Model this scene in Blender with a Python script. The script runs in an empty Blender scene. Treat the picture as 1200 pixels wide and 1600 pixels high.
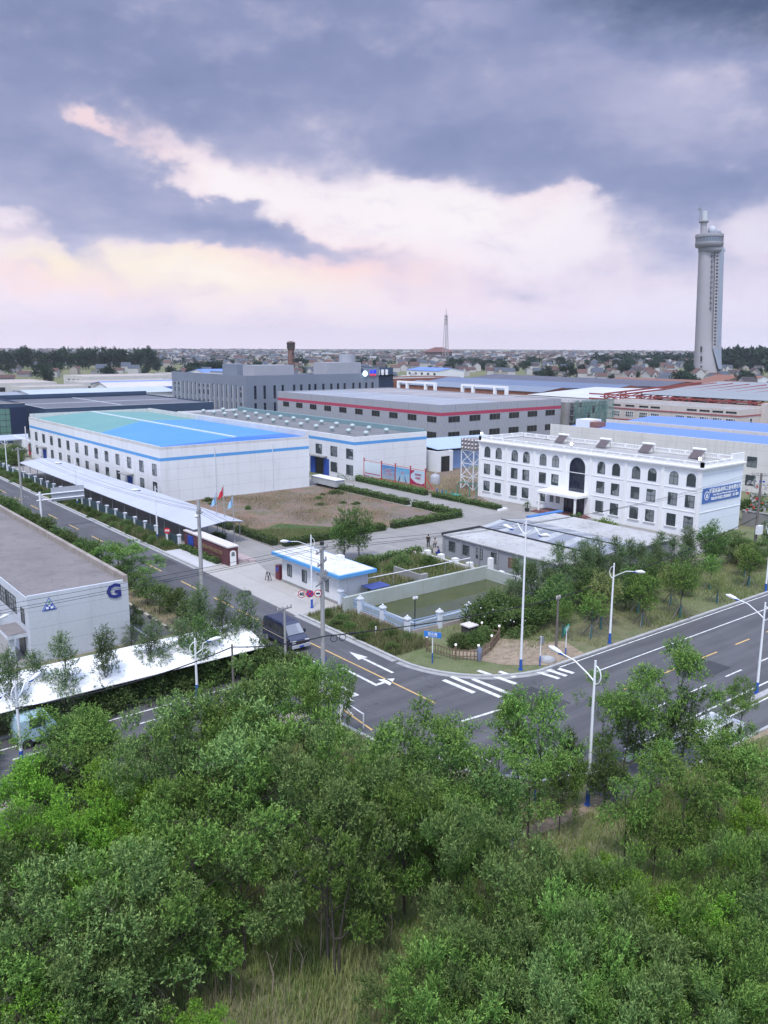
import bpy, math, random
import numpy as np
from mathutils import Vector, Matrix
R = math.radians
scene = bpy.context.scene
C = scene.collection
random.seed(7)

# ------------------------------------------------------------------ camera
F, HC, PITCH, ROLL = 1300.0, 26.0, math.atan(259/1300.0), R(0.22)
FH = np.array([math.sin(R(38.5)), math.cos(R(38.5)), 0.0])      # heading on the ground
RT = np.array([math.cos(R(38.5)), -math.sin(R(38.5)), 0.0])
FW = FH*math.cos(PITCH) + np.array([0, 0, -math.sin(PITCH)])
UP = FH*math.sin(PITCH) + np.array([0, 0, math.cos(PITCH)])
RC = math.cos(ROLL)*RT + math.sin(ROLL)*UP
UC = -math.sin(ROLL)*RT + math.cos(ROLL)*UP
def ray(u, v): return (u-600)*RC + (800-v)*UC + F*FW
def G(u, v, z=0.0):
    d = ray(u, v); t = (z-HC)/d[2]
    return float(d[0]*t), float(d[1]*t)
def PX(x, y, z=0.0):
    d = np.array([x, y, z-HC]); w = d@FW
    return 600 + d@RC/w*F, 800 - d@UC/w*F
cam = bpy.data.cameras.new('camera'); cam.sensor_fit = 'HORIZONTAL'; cam.sensor_width = 36
cam.lens = 36*F/1200; cam.clip_start = 0.5; cam.clip_end = 30000
co = bpy.data.objects.new('camera', cam); C.objects.link(co)
M = Matrix.Identity(4)
for i in range(3):
    M[i][0], M[i][1], M[i][2] = RC[i], UC[i], -FW[i]
M[2][3] = HC
co.matrix_world = M
scene.camera = co

# ------------------------------------------------------------------ exposure, sky, sun
vs = scene.view_settings
vs.view_transform = 'Standard'; vs.look = 'None'; vs.gamma = 1; vs.use_curve_mapping = False
EXPO = 0.92
vs.exposure = EXPO
SUN_AZ, SUN_EL = math.atan2(-0.62, -0.78), R(62)                   # direction towards the light, behind the camera's left
def lin(r, g, b):
    f = lambda c: (c/255/12.92 if c/255 <= .04045 else ((c/255+.055)/1.055)**2.4)
    return (f(r), f(g), f(b), 1)
W = bpy.data.worlds.new('World'); scene.world = W; W.use_nodes = True
nt = W.node_tree; nt.nodes.clear()
def N(t, **k):
    n = nt.nodes.new(t)
    for a, b in k.items(): setattr(n, a, b)
    return n
def L(a, b): nt.links.new(a, b)
def mth(op, a, b=None, c=None, clamp=False):
    n = N('ShaderNodeMath', operation=op, use_clamp=clamp)
    for i, q in enumerate((a, b, c)):
        if q is None: continue
        if isinstance(q, (int, float)): n.inputs[i].default_value = q
        else: L(q, n.inputs[i])
    return n.outputs[0]
def vdot(v, c):
    n = N('ShaderNodeVectorMath', operation='DOT_PRODUCT'); L(v, n.inputs[0]); n.inputs[1].default_value = tuple(c)
    return n.outputs['Value']
def mixc(f, a, b):
    n = N('ShaderNodeMix', data_type='RGBA')
    for s, q in ((n.inputs[0], f), (n.inputs[6], a), (n.inputs[7], b)):
        if isinstance(q, (int, float, tuple)): s.default_value = q
        else: L(q, s)
    return n.outputs[2]
def sstep(x, lo, hi):
    n = N('ShaderNodeMapRange', interpolation_type='SMOOTHSTEP'); L(x, n.inputs[0])
    n.inputs[1].default_value, n.inputs[2].default_value = lo, hi
    return n.outputs[0]
def noise(vec, scale, detail=5, rough=.55, dim='3D'):
    n = N('ShaderNodeTexNoise', noise_dimensions=dim); L(vec, n.inputs['Vector'])
    n.inputs['Scale'].default_value, n.inputs['Detail'].default_value, n.inputs['Roughness'].default_value = scale, detail, rough
    return n.outputs['Fac']
def comb(x, y, z=0.0):
    n = N('ShaderNodeCombineXYZ')
    for i, q in enumerate((x, y, z)):
        if isinstance(q, (int, float)): n.inputs[i].default_value = q
        else: L(q, n.inputs[i])
    return n.outputs[0]
D = N('ShaderNodeTexCoord').outputs['Generated']                   # the direction looked at
xr, yf, zz = vdot(D, RT), vdot(D, FH), vdot(D, (0, 0, 1))
az = mth('ARCTAN2', xr, yf)
el = mth('ARCSINE', zz)
def azel(u, v):
    d = ray(u, v); d = d/np.linalg.norm(d)
    return math.atan2(d@RT, d@FH), math.asin(d[2])
# the clouds lie in a layer overhead: its plan is the direction divided by its height
zc = mth('ADD', mth('MAXIMUM', zz, 0.0), 0.16)
plan = comb(mth('DIVIDE', xr, zc), mth('DIVIDE', yf, zc))
ang = comb(az, el)
def warp(base, k, sc):
    return mth('SUBTRACT', noise(comb(mth('ADD', az, k), mth('MULTIPLY', el, 1.5)), sc, 4), 0.5)
waz, wel = az, el
for (k, sc, a_, e_) in ((0.0, 5.0, .10, .055), (7.3, 15.0, .075, .05), (3.9, 42.0, .026, .018)):
    waz = mth('MULTIPLY_ADD', warp(az, k, sc), a_, waz); wel = mth('MULTIPLY_ADD', warp(az, k+11.0, sc), e_, wel)
def blob(u, v, su, sv, rot):
    a0, e0 = azel(u, v); su /= F; sv /= F; c, s = math.cos(R(rot)), math.sin(R(rot))
    dx = mth('SUBTRACT', waz, a0); dy = mth('SUBTRACT', e0, wel)      # dy grows downwards, as in the picture
    p = mth('DIVIDE', mth('ADD', mth('MULTIPLY', dx, c), mth('MULTIPLY', dy, s)), su)
    q = mth('DIVIDE', mth('SUBTRACT', mth('MULTIPLY', dy, c), mth('MULTIPLY', dx, s)), sv)
    return mth('EXPONENT', mth('MULTIPLY', mth('ADD', mth('MULTIPLY', p, p), mth('MULTIPLY', q, q)), -1.0))
def total(base, lst):
    for (u, v, su, sv, rot, amp) in lst:
        base = mth('MULTIPLY_ADD', blob(u, v, su, sv, rot), amp, base)
    return base
eh, et = azel(600, 400)[1], azel(600, 225)[1]
deck = sstep(el, eh, et)
fb = noise(comb(mth('MULTIPLY', az, 1.0), mth('MULTIPLY', el, 1.9)), 7.0, 7, .58)
fp = noise(plan, 1.15, 6, .55)
fine = noise(comb(mth('ADD', az, 3.1), mth('MULTIPLY', el, 1.6)), 24.0, 6, .6)
cov = mth('MULTIPLY_ADD', mth('SUBTRACT', fb, .5), 1.25, mth('MULTIPLY', deck, 1.0))
puff = noise(comb(mth('ADD', az, 1.7), mth('MULTIPLY', el, 1.5)), 13.0, 5, .6)
cov = mth('MULTIPLY_ADD', mth('SUBTRACT', fine, .5), .35, cov)
cov = mth('MULTIPLY_ADD', mth('SUBTRACT', puff, .5), .8, cov)
cov = total(cov, [
    (60, 260, 210, 75, 14, .75), (230, 305, 120, 48, 20, .5), (390, 362, 180, 40, 10, 1.15), (155, 404, 75, 30, 33, 1.0), (1125, 290, 120, 70, 0, .7), (370, 322, 40, 22, 0, .5), (435, 318, 44, 20, 0, .45), (268, 252, 26, 12, 0, .6),
    (20, 362, 90, 24, 8, .4), (1010, 400, 130, 40, 4, .6), (830, 440, 140, 30, 6, .45), (570, 395, 100, 30, 5, .55), (310, 345, 80, 30, 10, .4), (1180, 440, 120, 34, 4, .35), (960, 345, 80, 20, 0, .4), (640, 470, 170, 24, 4, .35), (330, 505, 240, 18, 2, .3), (800, 292, 60, 22, 0, .35), (560, 288, 70, 18, 8, .3),
    (285, 262, 80, 42, 38, -1.35), (350, 292, 60, 26, 20, -.6), (140, 186, 42, 14, 22, -.95), (480, 318, 100, 32, 16, -.95), (640, 338, 210, 50, 4, -1.3), (630, 296, 50, 26, 0, -.4), (868, 325, 46, 36, -35, -.75), (980, 262, 170, 60, 4, .7), (760, 240, 160, 40, 6, .35), (890, 352, 100, 32, -8, -.6),
    (1180, 230, 40, 60, 0, -.6), (1130, 262, 30, 18, 0, -.45), (330, 428, 200, 30, 8, -1.1), (40, 425, 95, 24, 6, -.6), (20, 335, 60, 12, 5, -.4)])
dens = sstep(cov, -.12, 1.05)
# light side of the sky: pink-white haze low down, white in the break, yellow where the sun stands behind the cloud
e0, e1, e2 = azel(600, 541)[1], azel(600, 450)[1], azel(600, 330)[1]
base = mixc(sstep(el, e0, e1), lin(226, 214, 232), lin(238, 226, 240))
base = mixc(sstep(el, e1, e2), base, lin(247, 238, 248))
base = mixc(mth('MULTIPLY', sstep(az, .05, .45), .55), base, lin(212, 214, 238))
glow = total(mth('MULTIPLY', el, 0.0), [(330, 425, 190, 42, 6, 1.0), (90, 415, 90, 26, 4, .55)])
base = mixc(mth('MINIMUM', mth('MULTIPLY', glow, .85), 1.0), base, lin(255, 240, 205))
pinkf = total(mth('MULTIPLY', el, 0.0), [(520, 408, 170, 40, 8, .9), (330, 300, 70, 30, 30, .5), (850, 300, 60, 30, -30, .35), (60, 440, 160, 20, 4, .4), (150, 195, 90, 25, 20, .6), (330, 255, 150, 40, 25, .35)])
base = mixc(mth('MINIMUM', pinkf, 1.0), base, lin(255, 214, 212))
white = total(mth('MULTIPLY', el, 0.0), [(640, 330, 280, 60, 5, 1.0), (350, 285, 100, 40, 25, .9), (330, 428, 120, 22, 6, .55)])
base = mixc(mth('MINIMUM', mth('MULTIPLY', white, .9), 1.0), base, lin(255, 247, 250))
wisp = noise(comb(mth('MULTIPLY', waz, 1.0), mth('MULTIPLY', wel, 2.6)), 11.0, 6, .6)
base = mixc(mth('MULTIPLY', sstep(wisp, .48, .72), .55), base, lin(220, 208, 230))
# the cloud itself: lilac grey low, blue grey and darker overhead, soft streaks of the layer's plan
dark = mth('MULTIPLY_ADD', mth('ADD', mth('MULTIPLY', mth('SUBTRACT', fp, .5), 1.0), mth('MULTIPLY', mth('SUBTRACT', fb, .5), .6)), 1.7, sstep(el, azel(600, 420)[1], azel(600, -80)[1]))
dark = total(dark, [(1130, 20, 260, 60, 8, .55), (130, 60, 300, 60, 10, .15), (720, 25, 90, 26, 8, -.45), (1000, 110, 170, 50, 14, -.4), (840, 190, 200, 50, 12, -.15), (1130, 300, 110, 40, 0, .3), (960, 280, 200, 50, 8, .4), (60, 150, 200, 50, 10, -.1), (200, 285, 180, 36, 14, .4), (400, 372, 140, 22, 10, .45), (720, 240, 260, 34, 8, .3), (150, 420, 60, 16, 30, .3)])
ccol = mixc(sstep(dark, -.1, .85), lin(188, 188, 218), lin(140, 150, 190))
ccol = mixc(sstep(dark, .75, 1.6), ccol, lin(82, 98, 132))
thin = mixc(sstep(dens, .2, .95), lin(222, 206, 226), ccol)
sky = mixc(dens, base, thin)
sm = N('ShaderNodeVectorMath', operation='SCALE'); L(sky, sm.inputs[0]); L(mth('MULTIPLY', mth('MULTIPLY_ADD', mth('EXPONENT', mth('MULTIPLY', mth('MAXIMUM', el, 0.0), -16.0)), .40, 1.0), 2**-EXPO), sm.inputs['Scale']); sky = sm.outputs[0]   # as the exposure shows them; brighter low down, behind the haze
# unseen sky behind the camera: clear evening blue, set brighter to light the walls
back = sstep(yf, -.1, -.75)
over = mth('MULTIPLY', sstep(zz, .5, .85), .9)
sky = mixc(over, sky, (.70, .84, 1.22, 1))  # unseen sky overhead, made brighter to light tree tops and roofs
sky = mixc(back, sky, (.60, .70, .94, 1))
sky = mixc(sstep(zz, -.02, -.10), sky, (.10, .12, .12, 1))
ns = N('ShaderNodeTexSky', sky_type='NISHITA'); ns.sun_disc = False
ns.sun_elevation = SUN_EL; ns.sun_rotation = math.pi/2 - SUN_AZ
nsm = N('ShaderNodeVectorMath', operation='SCALE'); L(ns.outputs[0], nsm.inputs[0]); nsm.inputs['Scale'].default_value = 0.05
# a little of the clear sky shows through where no cloud stands
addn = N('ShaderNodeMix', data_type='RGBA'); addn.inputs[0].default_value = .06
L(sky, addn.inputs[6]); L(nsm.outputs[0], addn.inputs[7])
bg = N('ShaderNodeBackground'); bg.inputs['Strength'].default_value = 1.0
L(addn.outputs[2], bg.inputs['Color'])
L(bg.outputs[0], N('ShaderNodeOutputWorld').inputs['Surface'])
W.cycles.sampling_method = 'MANUAL'; W.cycles.sample_map_resolution = 512

sl = bpy.data.lights.new('sun', 'SUN'); sl.energy = 1.5; sl.angle = R(10); sl.color = (1, .97, .93)
so = bpy.data.objects.new('sun', sl); C.objects.link(so)
so.rotation_euler = Vector((-math.cos(SUN_AZ)*math.cos(SUN_EL), -math.sin(SUN_AZ)*math.cos(SUN_EL), -math.sin(SUN_EL))).to_track_quat('-Z', 'Y').to_euler()
scene.cycles.max_bounces = 6; scene.cycles.diffuse_bounces = 2; scene.cycles.glossy_bounces = 2
scene.cycles.transmission_bounces = 3; scene.cycles.transparent_max_bounces = 6; scene.cycles.volume_bounces = 3
scene.cycles.caustics_reflective = False; scene.cycles.caustics_refractive = False
scene.cycles.sample_clamp_indirect = 4

# ------------------------------------------------------------------ materials
MATS = {}
class NB:
    """a material's node tree with short ways to add nodes"""
    def __init__(s, name):
        s.m = bpy.data.materials.new(name); s.m.use_nodes = True; s.t = s.m.node_tree
        s.b = s.t.nodes['Principled BSDF']; s.out = s.t.nodes['Material Output']
    def n(s, ty, **k):
        q = s.t.nodes.new(ty)
        for a, b in k.items(): setattr(q, a, b)
        return q
    def l(s, a, b): s.t.links.new(a, b)
    def obj(s): return s.n('ShaderNodeTexCoord').outputs['Object']
    def pos(s): return s.n('ShaderNodeNewGeometry').outputs['Position']
    def scale(s, v, sc):
        q = s.n('ShaderNodeVectorMath', operation='MULTIPLY'); s.l(v, q.inputs[0]); q.inputs[1].default_value = sc; return q.outputs[0]
    def noise(s, v, scale, detail=4, rough=.6):
        q = s.n('ShaderNodeTexNoise'); s.l(v, q.inputs['Vector']); q.inputs['Scale'].default_value = scale
        q.inputs['Detail'].default_value = detail; q.inputs['Roughness'].default_value = rough; return q.outputs['Fac']
    def ramp(s, f, lo, hi):
        q = s.n('ShaderNodeMapRange'); s.l(f, q.inputs[0]); q.inputs[1].default_value = lo; q.inputs[2].default_value = hi; return q.outputs[0]
    def math(s, op, a, b=0.0):
        q = s.n('ShaderNodeMath', operation=op)
        for i, x in enumerate((a, b)):
            if isinstance(x, (int, float)): q.inputs[i].default_value = x
            else: s.l(x, q.inputs[i])
        return q.outputs[0]
    def mix(s, f, a, b, bt='MIX'):
        q = s.n('ShaderNodeMix', data_type='RGBA', blend_type=bt)
        for so_, x in ((q.inputs[0], f), (q.inputs[6], a), (q.inputs[7], b)):
            if isinstance(x, (int, float)): so_.default_value = x
            elif isinstance(x, (tuple, list)): so_.default_value = tuple(x)+((1,) if len(x) == 3 else ())
            else: s.l(x, so_)
        return q.outputs[2]
    def fin(s, col=None, rough=.8, bump=None, bs=.3, bd=.02, metal=0.0, spec=.3):
        if col is not None:
            if isinstance(col, (tuple, list)): s.b.inputs['Base Color'].default_value = tuple(col)+((1,) if len(col) == 3 else ())
            else: s.l(col, s.b.inputs['Base Color'])
        if isinstance(rough, (int, float)): s.b.inputs['Roughness'].default_value = rough
        else: s.l(rough, s.b.inputs['Roughness'])
        s.b.inputs['Metallic'].default_value = metal; s.b.inputs['Specular IOR Level'].default_value = spec
        if bump is not None:
            q = s.n('ShaderNodeBump'); q.inputs['Strength'].default_value = bs; q.inputs['Distance'].default_value = bd
            s.l(bump, q.inputs['Height']); s.l(q.outputs[0], s.b.inputs['Normal'])
        return s.m
def stuffmat(name, col, col2=None, sc=.6, amt=.6, rough=.75, stain=0.0, stc=(.12, .11, .1), hs=0, vsm=0, bump=0.0, metal=0.0, spec=.3, fine=0.12):
    """a painted or cast surface: two tones in soft patches, fine grain, run-off stains and panel seams"""
    if name in MATS: return MATS[name]
    b = NB(name); p = b.obj()
    col2 = col2 or tuple(c*.82 for c in col)
    c = b.mix(b.math('MULTIPLY', b.ramp(b.noise(p, sc, 5), .35, .7), amt), col, col2)
    g = b.noise(p, 14*max(sc, .3), 3)
    c = b.mix(fine, c, b.mix(g, (0, 0, 0), (1, 1, 1)), 'OVERLAY')
    if stain:
        s_ = b.noise(b.scale(p, (1.6, 1.6, .10)), 1.0, 5, .65)
        c = b.mix(b.math('MULTIPLY', b.ramp(s_, .52, .78), stain), c, stc)
        s2 = b.noise(p, .35, 6, .7)
        c = b.mix(b.math('MULTIPLY', b.ramp(s2, .55, .8), stain*.6), c, stc)
    if hs or vsm:
        x = b.n('ShaderNodeSeparateXYZ'); b.l(b.pos(), x.inputs[0])
        if hs:
            f = b.math('LESS_THAN', b.math('FRACT', b.math('DIVIDE', x.outputs[2], hs)), .035/hs*1.2)
            c = b.mix(b.math('MULTIPLY', f, .35), c, (.12, .12, .13))
        if vsm:
            xy_ = b.math('ADD', x.outputs[0], x.outputs[1])
            f = b.math('LESS_THAN', b.math('FRACT', b.math('DIVIDE', xy_, vsm)), .05/vsm)
            c = b.mix(b.math('MULTIPLY', f, .3), c, (.12, .12, .13))
    MATS[name] = b.fin(c, rough, g if bump else None, bump, .02, metal, spec)
    return MATS[name]
def sheetmetal(name, col, pitch=.35, axis='x', col2=None, rough=.5, stain=.25, metal=0.0):
    """profiled roof sheeting with ribs along one axis"""
    if name in MATS: return MATS[name]
    b = NB(name); p = b.obj(); x = b.n('ShaderNodeSeparateXYZ'); b.l(p, x.inputs[0])
    k = {'x': 0, 'y': 1}[axis]
    w = b.math('FRACT', b.math('DIVIDE', x.outputs[k], pitch))
    rib = b.math('LESS_THAN', w, .22)
    c = b.mix(b.math('MULTIPLY', b.ramp(b.noise(p, .12, 6), .35, .7), .7), col, col2 or tuple(q*.78 for q in col))
    c = b.mix(b.math('MULTIPLY', rib, .22), c, tuple(q*.6 for q in col))
    s_ = b.noise(b.scale(p, (.2, 2.2, 1) if axis == 'y' else (2.2, .2, 1)), 1, 5, .65)
    c = b.mix(b.math('MULTIPLY', b.ramp(s_, .5, .8), stain), c, (.16, .15, .14))
    MATS[name] = b.fin(c, rough, rib, .5, .04, metal, .4)
    return MATS[name]
def brickmat(name, c1, c2, mortar, bw=.5, bh=.18):
    if name in MATS: return MATS[name]
    b = NB(name); x = b.n('ShaderNodeSeparateXYZ'); b.l(b.pos(), x.inputs[0])
    cb = b.n('ShaderNodeCombineXYZ'); b.l(b.math('ADD', x.outputs[0], x.outputs[1]), cb.inputs[0]); b.l(x.outputs[2], cb.inputs[1])
    t = b.n('ShaderNodeTexBrick'); b.l(cb.outputs[0], t.inputs['Vector']); t.inputs['Scale'].default_value = 1
    t.inputs['Brick Width'].default_value = bw; t.inputs['Row Height'].default_value = bh; t.inputs['Mortar Size'].default_value = .012
    for k, q in (('Color1', c1), ('Color2', c2), ('Mortar', mortar)): t.inputs[k].default_value = q+(1,)
    c = b.mix(b.math('MULTIPLY', b.ramp(b.noise(b.pos(), .4, 5), .4, .7), .35), t.outputs[0], tuple(q*.5 for q in c1))
    MATS[name] = b.fin(c, .85)
    return MATS[name]
def slabs(name, col, col2, joint, sx=4.0, sy=5.0, stain=.5, jw=.05):
    """cast concrete ground in slabs, with joints and damp patches"""
    if name in MATS: return MATS[name]
    b = NB(name); p = b.pos()
    t = b.n('ShaderNodeTexBrick'); b.l(p, t.inputs['Vector']); t.offset = 0; t.inputs['Scale'].default_value = 1
    t.inputs['Brick Width'].default_value = sx; t.inputs['Row Height'].default_value = sy; t.inputs['Mortar Size'].default_value = jw/2
    t.inputs['Color1'].default_value = col+(1,); t.inputs['Color2'].default_value = tuple((q+w)/2 for q, w in zip(col, col2))+(1,); t.inputs['Mortar'].default_value = joint+(1,)
    c = b.mix(b.math('MULTIPLY', b.ramp(b.noise(p, .10, 7, .65), .42, .68), stain), t.outputs[0], col2)
    c = b.mix(b.math('MULTIPLY', b.ramp(b.noise(p, .6, 6, .7), .5, .75), stain*.7), c, tuple(q*.7 for q in col2))
    g = b.noise(p, 9, 3)
    c = b.mix(.2, c, b.mix(g, (0, 0, 0), (1, 1, 1)), 'OVERLAY')
    MATS[name] = b.fin(c, .8, g, .15, .01)
    return MATS[name]
def asphalt(name, col=(.055, .055, .062), ax=0, worn=(.10, .098, .105)):
    if name in MATS: return MATS[name]
    b = NB(name); p = b.pos()
    sc = (.06, .9, 1) if ax == 0 else (.9, .06, 1)
    c = b.mix(b.math('MULTIPLY', b.ramp(b.noise(b.scale(p, sc), .8, 4), .4, .65), .6), col, worn)
    c = b.mix(b.math('MULTIPLY', b.ramp(b.noise(p, .25, 6, .65), .45, .75), .5), c, tuple(q*.7 for q in col))
    g = b.noise(p, 22, 2)
    c = b.mix(.35, c, b.mix(g, (0, 0, 0), (1, 1, 1)), 'OVERLAY')
    vo = b.n('ShaderNodeTexVoronoi', feature='DISTANCE_TO_EDGE'); b.l(p, vo.inputs['Vector']); vo.inputs['Scale'].default_value = .16
    wb = b.n('ShaderNodeVectorMath', operation='ADD'); b.l(p, wb.inputs[0])
    sc_ = b.n('ShaderNodeVectorMath', operation='SCALE'); tn = b.n('ShaderNodeTexNoise'); b.l(p, tn.inputs['Vector']); tn.inputs['Scale'].default_value = .6; b.l(tn.outputs['Color'], sc_.inputs[0]); sc_.inputs['Scale'].default_value = 3.0
    b.l(sc_.outputs[0], wb.inputs[1]); b.l(wb.outputs[0], vo.inputs['Vector'])
    cr = b.math('MULTIPLY', b.math('LESS_THAN', vo.outputs['Distance'], .004), b.ramp(b.noise(p, .12, 3), .52, .6))
    c = b.mix(b.math('MULTIPLY', cr, .5), c, (.025, .025, .028))
    MATS[name] = b.fin(c, b.ramp(g, -1.2, 1.4), g, .25, .01, 0, .35)
    return MATS[name]
def groundmat(name, cols, s1=.08, s2=.7, bump=.6):
    """three tones of earth and low growth in patches"""
    if name in MATS: return MATS[name]
    b = NB(name); p = b.pos()
    c = b.mix(b.ramp(b.noise(p, s1, 7, .65), .40, .62), cols[0], cols[1])
    c = b.mix(b.ramp(b.noise(p, s2, 6, .7), .48, .66), c, cols[2])
    g = b.noise(p, 6, 5, .7)
    c = b.mix(.5, c, b.mix(g, (0, 0, 0), (1, 1, 1)), 'OVERLAY')
    MATS[name] = b.fin(c, .95, g, bump, .12, 0, .1)
    return MATS[name]
def paint(name, wear=.45, col=(.74, .74, .73)):
    if name in MATS: return MATS[name]
    b = NB(name); p = b.pos()
    f = b.math('MULTIPLY', b.ramp(b.noise(p, 2.2, 6, .75), .42, .72), wear)
    MATS[name] = b.fin(b.mix(f, col, (.10, .10, .105)), .7)
    return MATS[name]
def glass(name, col, rough=.08, curtain=.5, ccol=(.22, .24, .25)):
    """window glass seen by day: dark, shiny, some with a curtain behind"""
    if name in MATS: return MATS[name]
    b = NB(name); oi = b.n('ShaderNodeObjectInfo').outputs['Random']
    x = b.n('ShaderNodeSeparateXYZ'); b.l(b.obj(), x.inputs[0])
    side = b.math('GREATER_THAN', b.math('ADD', b.math('MULTIPLY', b.noise(b.pos(), .45, 1), 2.0), b.math('MULTIPLY', x.outputs[0], .25)), 1.05)
    f = b.math('MULTIPLY', b.math('MULTIPLY', side, b.math('ADD', b.math('MULTIPLY', oi, .6), .4)), curtain)
    MATS[name] = b.fin(b.mix(f, col, ccol), rough, None, 0, 0, 0, .6)
    return MATS[name]
def leafmat(name, c1, c2, tip, trans=.11, dry=0.0):
    """leaves: tone differs from leaf to leaf and from plant to plant; the young leaves at a twig's tip are paler"""
    if name in MATS: return MATS[name]
    b = NB(name)
    g = b.n('ShaderNodeNewGeometry'); r = g.outputs['Random Per Island']; o = b.n('ShaderNodeObjectInfo').outputs['Random']
    c = b.mix(r, c1, c2)
    at = b.n('ShaderNodeAttribute', attribute_name='tone')
    c = b.mix(at.outputs['Fac'], c, tip)
    h = b.n('ShaderNodeHueSaturation'); b.l(c, h.inputs['Color'])
    b.l(b.math('ADD', b.math('MULTIPLY', o, .022), .489), h.inputs['Hue']); b.l(b.math('ADD', b.math('MULTIPLY', o, .6), .72), h.inputs['Value'])
    h.inputs['Saturation'].default_value = 1.0
    b.b.inputs['Roughness'].default_value = .65; b.b.inputs['Specular IOR Level'].default_value = .08
    b.l(h.outputs[0], b.b.inputs['Base Color'])
    tr = b.n('ShaderNodeBsdfTranslucent'); b.l(h.outputs[0], tr.inputs['Color'])
    mx = b.n('ShaderNodeMixShader'); mx.inputs[0].default_value = trans
    b.l(b.b.outputs[0], mx.inputs[1]); b.l(tr.outputs[0], mx.inputs[2]); b.l(mx.outputs[0], b.out.inputs['Surface'])
    MATS[name] = b.m
    return b.m
def lampmat(name, col, st):
    if name in MATS: return MATS[name]
    b = NB(name); b.b.inputs['Emission Color'].default_value = col+(1,); b.b.inputs['Emission Strength'].default_value = st
    MATS[name] = b.fin(col); return MATS[name]

white = stuffmat('white_wall_paint', (.72, .73, .75), (.65, .65, .66), .25, .6, .7, .25, (.42, .40, .37), fine=.06)
white_seam = stuffmat('white_panel_wall', (.73, .74, .76), (.68, .68, .70), .25, .6, .65, .34, (.42, .40, .38), hs=1.9, fine=.05)
white_trim = stuffmat('white_trim', (.80, .80, .80), None, .8, .4, .6, .1, (.4, .38, .35), fine=.06)
white_metal = stuffmat('white_metal', (.78, .79, .82), (.66, .67, .70), 2, .5, .35, .15, (.35, .3, .25), spec=.5)
grey_metal = stuffmat('grey_metal', (.32, .33, .35), None, 1.5, .6, .45, .25, metal=.4)
dark_metal = stuffmat('dark_metal', (.035, .037, .042), None, 1.5, .5, .45)
blue_paint = stuffmat('blue_paint', (.03, .09, .42), (.03, .07, .30), 1.5, .5, .5, .2)
stripe_blue = stuffmat('stripe_blue', (.10, .32, .66), (.12, .36, .66), .5, .6, .55, .12, (.3, .35, .4))
red_paint = stuffmat('red_paint', (.48, .05, .06), None, 1.2, .5, .55, .2)
concrete = stuffmat('concrete', (.34, .335, .33), (.24, .235, .235), .3, .9, .85, .35, (.10, .098, .09), bump=.2)
pole_concrete = stuffmat('pole_concrete', (.36, .36, .36), (.27, .27, .27), .8, .7, .85, .25, (.16, .15, .14))
bark = stuffmat('bark', (.085, .075, .065), (.045, .04, .036), 2.0, .8, .9, .3, (.03, .028, .025))
wood = stuffmat('wood', (.22, .16, .11), (.12, .09, .065), 2, .8, .85, .3)
win_dark = glass('window_glass', (.045, .06, .065), .07, .85, (.30, .33, .34))
win_blue = glass('blue_glass', (.012, .018, .04), .05, .12)
win_void = glass('dark_opening', (.012, .013, .016), .35, .2, (.05, .05, .05))
win_frame = stuffmat('window_frame', (.07, .075, .08), None, 2, .4, .5)
skin = stuffmat('skin', (.42, .26, .18), None, 3, .3, .6)

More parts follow.
